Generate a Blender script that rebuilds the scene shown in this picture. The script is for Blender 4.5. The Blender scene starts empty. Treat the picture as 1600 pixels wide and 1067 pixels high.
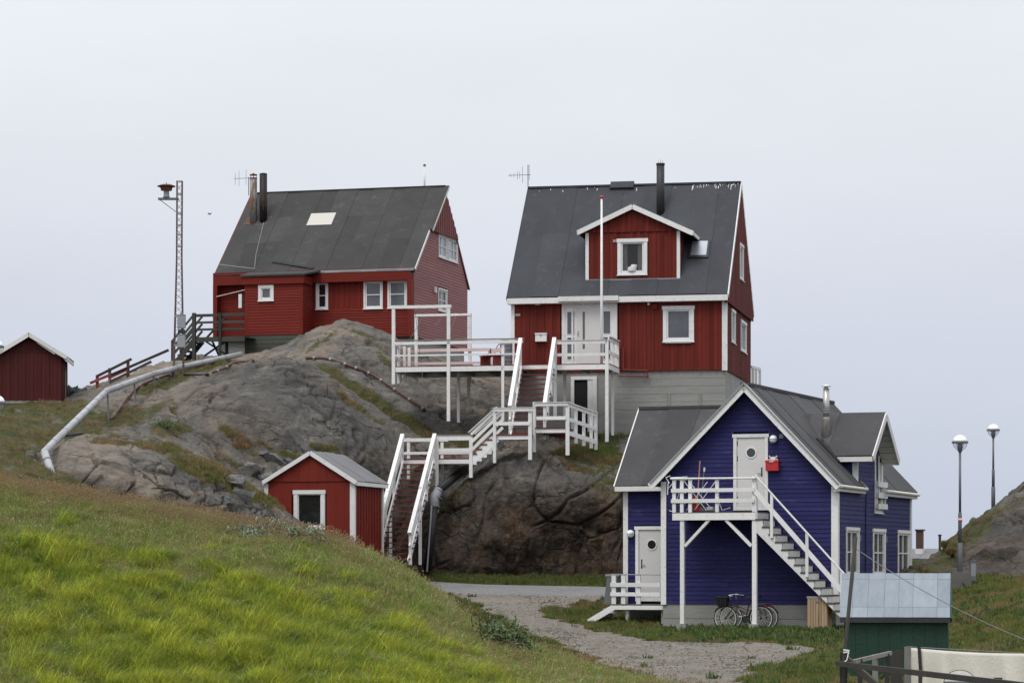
import bpy, math, random
import numpy as np
from mathutils import Vector
R = math.radians
random.seed(7)
rng = np.random.default_rng(11)
scene = bpy.context.scene
col = scene.collection

# ------------------------------------------------------------------ camera, sky, sun, exposure
FPX, HU, HV = 4500.0, 800.0, 893.0          # focal length in photo pixels, principal column, horizon row
cam_d = bpy.data.cameras.new('camera')
cam = bpy.data.objects.new('camera', cam_d)
col.objects.link(cam)
cam.location = (0, 0, 0)
cam.rotation_euler = (R(90), 0, 0)
cam_d.sensor_width = 36.0
cam_d.lens = 36.0 * FPX / 1600.0
cam_d.shift_y = (HV - 533.5) / 1600.0
cam_d.clip_start = 0.5
cam_d.clip_end = 9000
scene.camera = cam

SUN_EL, SUN_AZ = 58.0, 215.0                # azimuth: compass, 0 = +Y (away from the camera), clockwise
world = bpy.data.worlds.new('World')
scene.world = world
world.use_nodes = True
wn, wl = world.node_tree.nodes, world.node_tree.links
wn.clear()
w_out = wn.new('ShaderNodeOutputWorld')
w_bg = wn.new('ShaderNodeBackground')
w_sky = wn.new('ShaderNodeTexSky')
w_sky.sky_type = 'NISHITA'
w_sky.sun_disc = False
w_sky.sun_elevation = R(SUN_EL)
w_sky.sun_rotation = R(SUN_AZ)
w_sky.dust_density = 3.0
w_tc = wn.new('ShaderNodeTexCoord')
w_sep = wn.new('ShaderNodeSeparateXYZ')
wl.new(w_tc.outputs['Generated'], w_sep.inputs[0])
w_ramp = wn.new('ShaderNodeValToRGB')       # an overcast sky: brighter towards the zenith
cr = w_ramp.color_ramp
cr.elements[0].position = 0.0
cr.elements[0].color = (0.535, 0.585, 0.70, 1)
cr.elements[1].position = 1.0
cr.elements[1].color = (1.42, 1.44, 1.50, 1)
e = cr.elements.new(0.075); e.color = (0.625, 0.665, 0.765, 1)
e = cr.elements.new(0.15); e.color = (0.755, 0.785, 0.84, 1)
e = cr.elements.new(0.40); e.color = (1.0, 1.02, 1.08, 1)
wl.new(w_sep.outputs['Z'], w_ramp.inputs[0])
w_no = wn.new('ShaderNodeTexNoise')
w_map = wn.new('ShaderNodeMapping'); w_map.inputs['Scale'].default_value = (1, 1, 3.5)
wl.new(w_tc.outputs['Generated'], w_map.inputs[0]); wl.new(w_map.outputs[0], w_no.inputs['Vector'])
w_no.inputs['Scale'].default_value = 3.5
w_no.inputs['Detail'].default_value = 5
w_mr = wn.new('ShaderNodeMapRange')
w_mr.inputs[1].default_value = 0.3; w_mr.inputs[2].default_value = 0.7
w_mr.inputs[3].default_value = 0.95; w_mr.inputs[4].default_value = 1.05
wl.new(w_no.outputs[0], w_mr.inputs[0])
w_mul = wn.new('ShaderNodeVectorMath'); w_mul.operation = 'SCALE'
wl.new(w_ramp.outputs[0], w_mul.inputs[0]); wl.new(w_mr.outputs[0], w_mul.inputs[3])
w_sc = wn.new('ShaderNodeVectorMath'); w_sc.operation = 'SCALE'; w_sc.inputs[3].default_value = 0.06
wl.new(w_sky.outputs[0], w_sc.inputs[0])
w_mix = wn.new('ShaderNodeMix'); w_mix.data_type = 'RGBA'; w_mix.inputs[0].default_value = 0.94
wl.new(w_sc.outputs[0], w_mix.inputs[6]); wl.new(w_mul.outputs[0], w_mix.inputs[7])
wl.new(w_mix.outputs[2], w_bg.inputs[0])
w_bg.inputs[1].default_value = 1.0
wl.new(w_bg.outputs[0], w_out.inputs[0])

sun_d = bpy.data.lights.new('sun', 'SUN')
sun = bpy.data.objects.new('sun', sun_d)
col.objects.link(sun)
sun_d.energy = 1.5
sun_d.angle = R(25)
sun_d.color = (1.0, 0.97, 0.92)
az = R(SUN_AZ)
to_sun = Vector((math.sin(az) * math.cos(R(SUN_EL)), math.cos(az) * math.cos(R(SUN_EL)), math.sin(R(SUN_EL))))
sun.rotation_euler = to_sun.to_track_quat('Z', 'Y').to_euler()
sun.location = (0, 0, 60)

scene.view_settings.view_transform = 'Standard'
scene.view_settings.look = 'None'
scene.view_settings.exposure = 0.10
scene.view_settings.gamma = 1.0
scene.render.engine = 'CYCLES'
scene.cycles.max_bounces = 5
scene.cycles.diffuse_bounces = 3
scene.cycles.transparent_max_bounces = 6

# ------------------------------------------------------------------ helpers
def W(u, v, Y):
    return Vector(((u - HU) / FPX * Y, Y, (HV - v) / FPX * Y))

def tag(o, label=None, cat=None, group=None, kind=None):
    if label: o['label'] = label
    if cat: o['category'] = cat
    if group: o['group'] = group
    if kind: o['kind'] = kind
    return o

def empty(name, loc, rz=0.0, label=None, cat=None, group=None):
    o = bpy.data.objects.new(name, None)
    o.empty_display_size = 0.3
    col.objects.link(o)
    o.location = loc
    o.rotation_euler = (0, 0, rz)
    return tag(o, label, cat, group)

class MB:
    def __init__(s): s.v = []; s.f = []
    def add(s, vs, fs):
        n = len(s.v); s.v += [tuple(p) for p in vs]; s.f += [tuple(i + n for i in f) for f in fs]; return s
    def box(s, x0, x1, y0, y1, z0, z1):
        return s.add([(x0,y0,z0),(x1,y0,z0),(x1,y1,z0),(x0,y1,z0),(x0,y0,z1),(x1,y0,z1),(x1,y1,z1),(x0,y1,z1)],
                     [(0,3,2,1),(4,5,6,7),(0,1,5,4),(1,2,6,5),(2,3,7,6),(3,0,4,7)])
    def mbox(s, M, a0, a1, z0, z1, o0, o1):      # box on a wall: M(a, z, off)
        P = [M(a, z, o) for o in (o0, o1) for z in (z0, z1) for a in (a0, a1)]
        return s.add(P, [(0,1,3,2),(4,6,7,5),(0,4,5,1),(2,3,7,6),(0,2,6,4),(1,5,7,3)])
    def hexa(s, P):                               # bottom 4, top 4
        return s.add(P, [(0,3,2,1),(4,5,6,7),(0,1,5,4),(1,2,6,5),(2,3,7,6),(3,0,4,7)])
    def beam(s, p, q, w, h, up=(0,0,1)):
        p, q = Vector(p), Vector(q); d = (q - p).normalized(); up = Vector(up)
        if abs(d.dot(up)) > 0.98: up = Vector((0,1,0))
        a = d.cross(up).normalized(); b = a.cross(d).normalized()
        a *= w / 2; b *= h / 2
        return s.hexa([p-a-b, p+a-b, q+a-b, q-a-b, p-a+b, p+a+b, q+a+b, q-a+b])
    def prism(s, pts, off):                       # pts: planar polygon, off: extrusion vector
        n = len(pts); off = Vector(off); P = [Vector(p) for p in pts]
        return s.add(P + [p + off for p in P], [tuple(range(n))[::-1], tuple(range(n, 2*n))] + [(i, (i+1) % n, n + (i+1) % n, n + i) for i in range(n)])
    def tube(s, pts, r, n=8, cap=True):
        pts = [Vector(p) for p in pts]; rs = r if isinstance(r, (list, tuple)) else [r] * len(pts)
        base = len(s.v); fr = None
        for i, p in enumerate(pts):
            d = (pts[min(i+1, len(pts)-1)] - pts[max(i-1, 0)]).normalized()
            if fr is None:
                fr = d.orthogonal().normalized()
            fr = (fr - d * fr.dot(d)).normalized(); b = d.cross(fr)
            for k in range(n):
                t = 2 * math.pi * k / n
                s.v.append(tuple(p + (fr * math.cos(t) + b * math.sin(t)) * rs[i]))
        for i in range(len(pts) - 1):
            for k in range(n):
                a = base + i*n + k; b2 = base + i*n + (k+1) % n
                s.f.append((a, b2, b2 + n, a + n))
        if cap:
            s.f.append(tuple(base + k for k in range(n))[::-1]); s.f.append(tuple(base + (len(pts)-1)*n + k for k in range(n)))
        return s
    def lathe(s, prof, n=16, c=(0,0,0), axis='z'):
        base = len(s.v)
        for r, z in prof:
            for k in range(n):
                t = 2*math.pi*k/n; x, y = r*math.cos(t), r*math.sin(t)
                if axis == 'z': p = (c[0]+x, c[1]+y, c[2]+z)
                elif axis == 'y': p = (c[0]+x, c[1]+z, c[2]+y)
                else: p = (c[0]+z, c[1]+x, c[2]+y)
                s.v.append(p)
        for i in range(len(prof)-1):
            for k in range(n):
                a = base+i*n+k; b = base+i*n+(k+1)%n
                s.f.append((a, b, b+n, a+n))
        s.f.append(tuple(base+k for k in range(n))[::-1]); s.f.append(tuple(base+(len(prof)-1)*n+k for k in range(n)))
        return s
    def build(s, name, mat, parent=None, smooth=False):
        me = bpy.data.meshes.new(name)
        me.from_pydata(s.v, [], s.f)
        if mat: me.materials.append(mat)
        if smooth: me.polygons.foreach_set('use_smooth', [True] * len(me.polygons))
        me.update()
        o = bpy.data.objects.new(name, me)
        col.objects.link(o)
        if parent is not None: o.parent = parent
        return o

class Frame:
    """local frame of a thing: x along its front, y away from the viewer, z up"""
    def __init__(s, name, u, v, Y, deg, label=None, cat=None, group=None, mk=True):
        s.O = W(u, v, Y); t = R(deg)
        s.ex = Vector((math.cos(t), -math.sin(t), 0)); s.ey = Vector((math.sin(t), math.cos(t), 0)); s.deg = deg
        s.root = empty(name, s.O, -t, label, cat, group) if mk else None
    def d(s, u, v): return Vector(((u - HU) / FPX, 1.0, (HV - v) / FPX))
    def q(s, u, v, y=0.0):                        # (x, z) where the sight line meets the local plane y
        d = s.d(u, v); t = (y + s.O.dot(s.ey)) / d.dot(s.ey); P = d * t - s.O
        return P.dot(s.ex), P.z
    def p(s, u, v, y=0.0):
        x, z = s.q(u, v, y); return Vector((x, y, z))
    def s_(s, u, v, x):                           # (y, z) on the local plane x
        d = s.d(u, v); t = (x + s.O.dot(s.ex)) / d.dot(s.ex); P = d * t - s.O
        return P.dot(s.ey), P.z
    def hit(s, u, v, p0, n):                      # local point on a local plane
        d = s.d(u, v); D = Vector((d.dot(s.ex), d.dot(s.ey), d.z)); C = -Vector((s.O.dot(s.ex), s.O.dot(s.ey), s.O.z))
        p0 = Vector(p0); n = Vector(n); t = (p0 - C).dot(n) / D.dot(n)
        return C + D * t
    def world(s, p): return s.O + s.ex * p[0] + s.ey * p[1] + Vector((0, 0, p[2]))
    def local(s, P):
        D = Vector(P) - s.O; return Vector((D.dot(s.ex), D.dot(s.ey), D.z))

def clip(poly, a, b, c):                          # keep a*x + b*y <= c
    out = []
    for i in range(len(poly)):
        p, q = poly[i], poly[(i+1) % len(poly)]
        dp, dq = a*p[0]+b*p[1]-c, a*q[0]+b*q[1]-c
        if dp <= 0: out.append(p)
        if (dp < 0 < dq) or (dq < 0 < dp):
            t = dp / (dp - dq); out.append((p[0]+t*(q[0]-p[0]), p[1]+t*(q[1]-p[1])))
    return out

def clip_convex(poly, region):
    A = sum(region[i][0]*region[(i+1)%len(region)][1] - region[(i+1)%len(region)][0]*region[i][1] for i in range(len(region)))
    if A < 0: region = region[::-1]
    for i in range(len(region)):
        p, q = region[i], region[(i+1) % len(region)]
        a, b = q[1]-p[1], -(q[0]-p[0])
        poly = clip(poly, a, b, a*p[0]+b*p[1])
        if len(poly) < 3: return []
    return poly

def siding(parent, M, region, pitch, mat, vertical=False, openings=(), name='siding_board', prof=None, lap=True, gap=0.004, joints=False):
    """single boards of a clad wall; region: convex polygon in (a, z); M(a, z, off) maps onto the wall"""
    amin, amax = min(p[0] for p in region), max(p[0] for p in region)
    zmin, zmax = min(p[1] for p in region), max(p[1] for p in region)
    lo, hi = (amin, amax) if vertical else (zmin, zmax)
    L0, L1 = (zmin, zmax) if vertical else (amin, amax)
    n = max(1, int(round((hi - lo) / pitch))); w = (hi - lo) / n
    for i in range(n):
        c0, c1 = lo + i*w, lo + (i+1)*w
        spans = [(L0, L1)]
        for (a0, a1, z0, z1) in openings:
            o0, o1, s0, s1 = (a0, a1, z0, z1) if vertical else (z0, z1, a0, a1)
            if min(o1, c1) - max(o0, c0) > 0.35 * w:
                ns = []
                for (p, q) in spans:
                    if s1 <= p or s0 >= q: ns.append((p, q)); continue
                    if s0 > p: ns.append((p, s0))
                    if s1 < q: ns.append((s1, q))
                spans = ns
        if joints:
            ns = []
            for (p, q) in spans:
                if q - p > 3.2:
                    m = p + (q - p) * random.uniform(.3, .7); ns += [(p, m - .003), (m, q)]
                else: ns.append((p, q))
            spans = ns
        for (p, q) in spans:
            if q - p < 0.03: continue
            g = gap / 2
            rect = [(c0+g, p), (c1-g, p), (c1-g, q), (c0+g, q)] if vertical else [(p, c0), (q, c0), (q, c1), (p, c1)]
            poly = clip_convex(rect, region)
            if len(poly) < 3: continue
            if vertical:
                t = (0.030 if i % 2 else 0.012) if lap else 0.02
                t += random.uniform(-.002, .002)
                off = lambda pt: t
            else:
                j = random.uniform(-.002, .002)
                off = lambda pt: 0.012 + (0.016 + j) * (c1 - pt[1]) / w
            F = [M(pt[0], pt[1], off(pt)) for pt in poly]; Bk = [M(pt[0], pt[1], -0.012) for pt in poly]
            k = len(poly)
            MB().add(F + Bk, [tuple(range(k)), tuple(range(k, 2*k))[::-1]] + [(a, k+a, k+(a+1) % k, (a+1) % k) for a in range(k)]).build(name, mat, parent)

def window(parent, M, a0, a1, z0, z1, trim=0.10, trim_m=None, sash_m=None, glass=None, mull=(), bars=(), head=0.03, name='window', sash=0.05, proud=0.045, sill=True, curtain=None):
    """casing > sash, panes, glazing bars; (a0..a1, z0..z1) is the outer edge of the casing"""
    tm = trim_m or MAT['white']; sm = sash_m or tm
    m = MB()
    m.mbox(M, a0, a0+trim, z0, z1-trim, -0.06, proud); m.mbox(M, a1-trim, a1, z0, z1-trim, -0.06, proud)
    m.mbox(M, a0-head, a1+head, z1-trim, z1, -0.06, proud+.012)
    m.mbox(M, a0+trim, a1-trim, z0, z0+trim*.7, -0.06, proud-.004)
    f = m.build(name, tm, parent)
    if sill:
        MB().mbox(M, a0-.02, a1+.02, z0-.03, z0, -0.02, proud+.04).build('sill', tm, f)
    b0, b1, y0, y1 = a0+trim, a1-trim, z0+trim*.7, z1-trim
    m = MB(); i0, i1 = -0.05, 0.012
    m.mbox(M, b0, b0+sash, y0, y1, i0, i1); m.mbox(M, b1-sash, b1, y0, y1, i0, i1)
    m.mbox(M, b0+sash, b1-sash, y0, y0+sash, i0, i1); m.mbox(M, b0+sash, b1-sash, y1-sash, y1, i0, i1)
    m.build('sash', sm, f)
    g0, g1, h0, h1 = b0+sash, b1-sash, y0+sash, y1-sash
    for t in mull: MB().mbox(M, g0+(g1-g0)*t-.022, g0+(g1-g0)*t+.022, h0, h1, -.045, .008).build('mullion', sm, f)
    for t in bars: MB().mbox(M, g0, g1, h0+(h1-h0)*t-.02, h0+(h1-h0)*t+.02, -.044, .005).build('glazing_bar', sm, f)
    xs = [0] + sorted(mull) + [1]; ys = [0] + sorted(bars) + [1]
    for i in range(len(xs)-1):
        for j in range(len(ys)-1):
            MB().mbox(M, g0+(g1-g0)*xs[i], g0+(g1-g0)*xs[i+1], h0+(h1-h0)*ys[j], h0+(h1-h0)*ys[j+1], -.035, -.030).build('pane', glass or MAT['glass'], f)
    if curtain:
        MB().mbox(M, g0-.02, g1+.02, h0-.02, h1+.02, -.084, -.080).build('room_back', MAT['dark_inside'], f)
        n = 7
        for (c0, c1) in (((0, .24), (.76, 1)) if curtain == 'sides' else ((.0, .46), (.54, 1))):
            mm = MB()
            for k in range(n):
                a = c0+(c1-c0)*k/n; b = c0+(c1-c0)*(k+1)/n; o_1, o_2 = (-.072, -.058) if k % 2 else (-.058, -.072)
                p0, p1 = g0+(g1-g0)*a, g0+(g1-g0)*b
                mm.add([M(p0, h0, o_1), M(p1, h0, o_2), M(p1, h1, o_2), M(p0, h1, o_1)], [(0, 1, 2, 3)])
            mm.build('curtain', MAT['curtain'], f)
    return f

# ------------------------------------------------------------------ materials
MAT = {}
def nodes_of(name):
    m = bpy.data.materials.new(name); m.use_nodes = True
    nt = m.node_tree; b = nt.nodes['Principled BSDF']
    return m, nt, b

def mixc(nt, fac, a, b):
    n = nt.nodes.new('ShaderNodeMix'); n.data_type = 'RGBA'
    for i, x in ((0, fac), (6, a), (7, b)):
        if hasattr(x, 'is_output'): nt.links.new(x, n.inputs[i])
        elif i == 0: n.inputs[0].default_value = x
        else: n.inputs[i].default_value = (*x, 1)
    return n.outputs[2]

def noise(nt, scale, detail=4, rough=0.55, vec=None, lo=0.35, hi=0.65, mp=None):
    n = nt.nodes.new('ShaderNodeTexNoise'); n.inputs['Scale'].default_value = scale
    n.inputs['Detail'].default_value = detail; n.inputs['Roughness'].default_value = rough
    if vec is None:
        tc = nt.nodes.new('ShaderNodeTexCoord'); vec = tc.outputs['Object']
    if mp:
        k = nt.nodes.new('ShaderNodeMapping'); k.inputs['Scale'].default_value = mp; nt.links.new(vec, k.inputs[0]); vec = k.outputs[0]
    nt.links.new(vec, n.inputs['Vector'])
    r = nt.nodes.new('ShaderNodeMapRange'); r.inputs[1].default_value = lo; r.inputs[2].default_value = hi
    nt.links.new(n.outputs[0], r.inputs[0])
    return r.outputs[0]

def math_(nt, op, a, b=None):
    n = nt.nodes.new('ShaderNodeMath'); n.operation = op
    for i, x in enumerate((a, b)):
        if x is None: continue
        if hasattr(x, 'is_output'): nt.links.new(x, n.inputs[i])
        else: n.inputs[i].default_value = x
    return n.outputs[0]

def bump(nt, b, h, strength, dist):
    n = nt.nodes.new('ShaderNodeBump'); n.inputs['Strength'].default_value = strength; n.inputs['Distance'].default_value = dist
    nt.links.new(h, n.inputs['Height']); nt.links.new(n.outputs[0], b.inputs['Normal'])

def paint(name, c, c2=None, rough=0.6, amt=0.5, vary=0.12, scale=1.6, grain=(1,1,1), dirt=None, spec=0.3):
    """weathered paint or timber: two tones in patches, a tone of its own for every board"""
    m, nt, b = nodes_of(name)
    c2 = c2 or tuple(min(1, x*1.35+.01) for x in c)
    f = noise(nt, scale, 6, .65, mp=grain)
    fm = math_(nt, 'MULTIPLY', f, amt)
    cc = mixc(nt, fm, c, c2)
    if dirt:
        g = noise(nt, scale*3.1, 6, .7, lo=.56, hi=.78, mp=grain)
        cc = mixc(nt, math_(nt, 'MULTIPLY', g, dirt[1]), cc, dirt[0])
    oi = nt.nodes.new('ShaderNodeObjectInfo')
    hs = nt.nodes.new('ShaderNodeHueSaturation')
    r = nt.nodes.new('ShaderNodeMapRange'); r.inputs[3].default_value = 1-vary; r.inputs[4].default_value = 1+vary
    nt.links.new(oi.outputs['Random'], r.inputs[0]); nt.links.new(r.outputs[0], hs.inputs['Value']); nt.links.new(cc, hs.inputs['Color'])
    nt.links.new(hs.outputs[0], b.inputs['Base Color'])
    b.inputs['Roughness'].default_value = rough
    b.inputs['Specular IOR Level'].default_value = spec
    bump(nt, b, noise(nt, scale*14, 4, mp=grain), 0.25, 0.01)
    MAT[name] = m
    return m

paint('white', (.69, .69, .675), (.80, .80, .79), vary=.07, dirt=((.30, .285, .25), .75), scale=2.6)
paint('white_worn', (.62, .61, .58), (.75, .74, .72), vary=.07, dirt=((.28, .25, .20), .7), scale=2.4)
paint('pinkish', (.58, .46, .44), (.68, .58, .56), vary=.06, dirt=((.25, .12, .10), .7), scale=3)
paint('red_house', (.122, .0165, .0105), (.165, .025, .016), vary=.20, grain=(1,1,.2), dirt=((.068, .012, .011), .9), spec=.15)
paint('red_left', (.145, .0165, .0105), (.180, .024, .015), vary=.10, grain=(.3,1,1), spec=.15)
paint('red_pale', (.235, .085, .083), (.29, .125, .122), vary=.07, grain=(1,.3,1))  # paler, pinker red for the right gable wall
paint('red_gable', (.165, .040, .039), (.205, .058, .056), vary=.08, grain=(1,1,.3))
paint('red_hut', (.150, .0185, .0115), (.185, .027, .017), vary=.12, grain=(1,1,.25), dirt=((.12, .03, .024), .6), spec=.15)
paint('red_shed', (.062, .0125, .012), (.082, .017, .0155), vary=.12, grain=(1,1,.25), spec=.15)
paint('red_wood', (.17, .03, .022), (.22, .05, .04), vary=.12, dirt=((.30, .2, .17), .5))
paint('blue', (.0205, .0195, .092), (.028, .027, .112), vary=.13, grain=(.35,1,1), dirt=((.09, .09, .17), .5), spec=.15)
paint('blue_side', (.032, .033, .110), (.042, .043, .132), vary=.12, grain=(1,.35,1), dirt=((.12, .12, .19), .5), spec=.15)
paint('green_skirt', (.055, .062, .042), (.075, .082, .058), vary=.1)
paint('green_shed', (.012, .040, .026), (.016, .05, .033), vary=.05, rough=.5)
paint('dark_timber', (.040, .042, .034), (.065, .066, .052), vary=.12, grain=(.4,1,1))
paint('black_timber', (.020, .020, .020), (.03, .03, .03), vary=.1)
paint('grey_timber', (.20, .19, .175), (.30, .285, .26), vary=.15, grain=(1,1,.2), dirt=((.08, .075, .065), .8), rough=.8)
paint('old_timber', (.036, .033, .029), (.070, .065, .058), vary=.2, grain=(1,1,.2), dirt=((.03, .028, .022), .8), rough=.85)
paint('bin_wood', (.33, .235, .14), (.42, .32, .21), vary=.12, grain=(1,1,.15), dirt=((.16, .09, .05), .8))
paint('felt', (.043, .046, .053), (.062, .066, .075), vary=.11, scale=.8, dirt=((.11, .11, .115), .5), rough=.85)
paint('felt_left', (.040, .040, .040), (.062, .061, .059), vary=.20, scale=.8, dirt=((.115, .11, .10), .5), rough=.85)
paint('felt_blue', (.055, .055, .058), (.075, .074, .078), vary=.20, scale=.8, dirt=((.12, .12, .125), .5), rough=.85)
paint('felt_green', (.215, .250, .285), (.29, .325, .36), vary=.09, scale=3.0, grain=(2.5,1,.6), rough=.6, dirt=((.15, .17, .19), .6))
paint('felt_hut', (.15, .15, .155), (.20, .20, .21), vary=.05, scale=1.5, rough=.7)
paint('concrete', (.25, .25, .235), (.34, .335, .315), vary=.03, scale=1.0, grain=(.5,1,2.2), dirt=((.13, .125, .11), .75), rough=.9)
paint('old_concrete', (.10, .095, .085), (.17, .162, .145), vary=.03, scale=2.5, dirt=((.055, .055, .04), .8), rough=.95)
paint('door_white', (.60, .59, .57), (.63, .62, .60), vary=.02, rough=.45)
paint('brick_red', (.07, .035, .028), (.12, .065, .05), vary=.2)
paint('plaster', (.55, .55, .54), vary=.02)
paint('red_box', (.42, .016, .016), (.46, .02, .02), vary=.02, rough=.35, spec=.5)
paint('tread_red', (.120, .024, .019), (.165, .040, .033), vary=.16, dirt=((.3, .2, .17), .5))
paint('tread_dark', (.07, .064, .058), (.11, .10, .09), vary=.15)
paint('pipe_grey', (.34, .355, .37), (.41, .425, .44), vary=.05, rough=.5, dirt=((.3, .29, .27), .5))
paint('pipe_brown', (.09, .045, .032), (.14, .07, .05), vary=.15)
paint('black_plastic', (.015, .015, .016), rough=.5, vary=.05)
paint('dark_metal', (.030, .030, .032), rough=.45, vary=.05)
paint('grey_metal', (.26, .27, .285), (.32, .33, .345), rough=.45, vary=.05)
paint('lamp_metal', (.14, .15, .165), (.17, .18, .195), rough=.5, vary=.03)
paint('rust', (.11, .050, .032), (.17, .09, .06), rough=.85, vary=.1, scale=5)
paint('mast', (.10, .045, .042), (.20, .18, .18), rough=.6, vary=.1, scale=6)
paint('cloth', (.62, .59, .51), (.68, .655, .585), rough=.9, vary=.02, scale=1.2)
paint('tarp_green', (.035, .05, .045), (.07, .09, .085), rough=.4, vary=.1, scale=3)
paint('broom_wood', (.42, .22, .10), rough=.6, vary=.05)
paint('bike_dark', (.028, .014, .014), rough=.35, vary=.05, spec=.5)
paint('rim', (.62, .62, .60), rough=.35, vary=.05)
paint('rubber', (.018, .018, .018), rough=.8, vary=.05)
paint('curtain', (.42, .36, .33), (.5, .44, .41), rough=.9, vary=.1, grain=(6,6,.5))
paint('plate', (.30, .33, .36), rough=.4, vary=.02)

def steel(name, c, rust_amt, rough=.35):
    m, nt, b = nodes_of(name)
    f = noise(nt, 2.2, 6, .7, lo=.62-rust_amt*.35, hi=.78-rust_amt*.35, mp=(1.5,1.5,.5))
    cc = mixc(nt, f, c, (.16, .085, .042)); nt.links.new(cc, b.inputs['Base Color'])
    met = math_(nt, 'SUBTRACT', 0.75, math_(nt, 'MULTIPLY', f, .7)); nt.links.new(met, b.inputs['Metallic'])
    r = math_(nt, 'ADD', rough, math_(nt, 'MULTIPLY', f, .45)); nt.links.new(r, b.inputs['Roughness'])
    MAT[name] = m
steel('steel', (.42, .41, .39), .12)
steel('steel_rusty', (.30, .32, .33), .48, .5)
steel('black_rusty', (.035, .033, .035), .30, .6)

m, nt, b = nodes_of('glass')
b.inputs['Base Color'].default_value = (.012, .014, .016, 1); b.inputs['Roughness'].default_value = .06
b.inputs['Specular IOR Level'].default_value = 0.85; b.inputs['Coat Weight'].default_value = .5; b.inputs['Coat Roughness'].default_value = .04
MAT['glass'] = m
m, nt, b = nodes_of('glass_clear')
b.inputs['Base Color'].default_value = (.03, .035, .04, 1); b.inputs['Roughness'].default_value = .05; b.inputs['Specular IOR Level'].default_value = .8; b.inputs['Alpha'].default_value = .35
MAT['glass_clear'] = m
m, nt, b = nodes_of('glass_grey')
f = noise(nt, 1.3, 3, lo=.3, hi=.7); nt.links.new(mixc(nt, f, (.055, .062, .070), (.10, .108, .118)), b.inputs['Base Color'])  # sky reflection put into the grey base colour
b.inputs['Roughness'].default_value = .08; b.inputs['Specular IOR Level'].default_value = .8
MAT['glass_grey'] = m
m, nt, b = nodes_of('glass_curtain')
f = noise(nt, 2.2, 3, lo=.45, hi=.6, mp=(3,3,.3)); nt.links.new(mixc(nt, f, (.11, .085, .075), (.36, .31, .285)), b.inputs['Base Color'])
b.inputs['Roughness'].default_value = .1; b.inputs['Specular IOR Level'].default_value = .6
MAT['glass_curtain'] = m
m, nt, b = nodes_of('skylight_glass')
b.inputs['Base Color'].default_value = (.40, .43, .47, 1); b.inputs['Metallic'].default_value = .6; b.inputs['Roughness'].default_value = .38
MAT['skylight_glass'] = m
m, nt, b = nodes_of('skylight_white')
b.inputs['Base Color'].default_value = (.50, .485, .43, 1); b.inputs['Roughness'].default_value = .5
MAT['skylight_white'] = m
m, nt, b = nodes_of('opal')
b.inputs['Base Color'].default_value = (.86, .87, .88, 1); b.inputs['Roughness'].default_value = .25; b.inputs['Subsurface Weight'].default_value = .0
MAT['opal'] = m
m, nt, b = nodes_of('clear_plastic')
b.inputs['Base Color'].default_value = (.8, .82, .82, 1); b.inputs['Roughness'].default_value = .12; b.inputs['Alpha'].default_value = .22
MAT['clear_plastic'] = m
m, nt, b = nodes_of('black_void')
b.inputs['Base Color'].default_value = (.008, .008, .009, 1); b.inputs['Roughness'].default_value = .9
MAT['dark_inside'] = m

# ------------------------------------------------------------------ noise for the terrain
_perm = np.random.default_rng(3).permutation(512)
_grad = np.random.default_rng(4).normal(size=(512, 3)); _grad /= np.linalg.norm(_grad, axis=1)[:, None]
def pnoise(P):
    P = np.asarray(P, float); I = np.floor(P).astype(int); F = P - I
    U = F*F*F*(F*(F*6-15)+10); out = 0
    for dx in (0, 1):
        for dy in (0, 1):
            for dz in (0, 1):
                h = _perm[(_perm[(_perm[(I[..., 0]+dx) % 512] + I[..., 1]+dy) % 512] + I[..., 2]+dz) % 512]
                g = _grad[h]; dd = F - np.array([dx, dy, dz])
                w = (U[..., 0] if dx else 1-U[..., 0]) * (U[..., 1] if dy else 1-U[..., 1]) * (U[..., 2] if dz else 1-U[..., 2])
                out = out + w * (g*dd).sum(-1)
    return out * 1.5
def fbm(P, o=4, rough=.5):
    a, s, t = 1.0, 0, 1.0
    for i in range(o):
        s = s + a*pnoise(P*t + 17.3*i); a *= rough; t *= 2.03
    return s
def ridged(P, o=3):
    a, s, t = 1.0, 0, 1.0
    for i in range(o):
        s = s + a*(1-np.abs(pnoise(P*t + 9.1*i))*2); a *= .5; t *= 2.1
    return s
_cj = np.random.default_rng(8).random((512, 4))
def cells(P):
    """jittered cells: a value per cell and the distance to the cell border"""
    I = np.floor(P).astype(int); d1 = np.full(P.shape[:-1], 9.0); d2 = d1.copy(); val = np.zeros(P.shape[:-1])
    for dx in (-1, 0, 1):
        for dy in (-1, 0, 1):
            for dz in (-1, 0, 1):
                J = I+np.array([dx, dy, dz]); h = _perm[(_perm[(_perm[J[..., 0] % 512]+J[..., 1]) % 512]+J[..., 2]) % 512]
                d = np.linalg.norm(J+_cj[h, :3]-P, axis=-1); nw = d < d1
                d2 = np.where(nw, d1, np.minimum(d2, d)); val = np.where(nw, _cj[h, 3], val); d1 = np.where(nw, d, d1)
    return val-.5, d2-d1
def sstep(x, a, b):
    t = np.clip((x-a)/(b-a), 0, 1); return t*t*(3-2*t)

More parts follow.
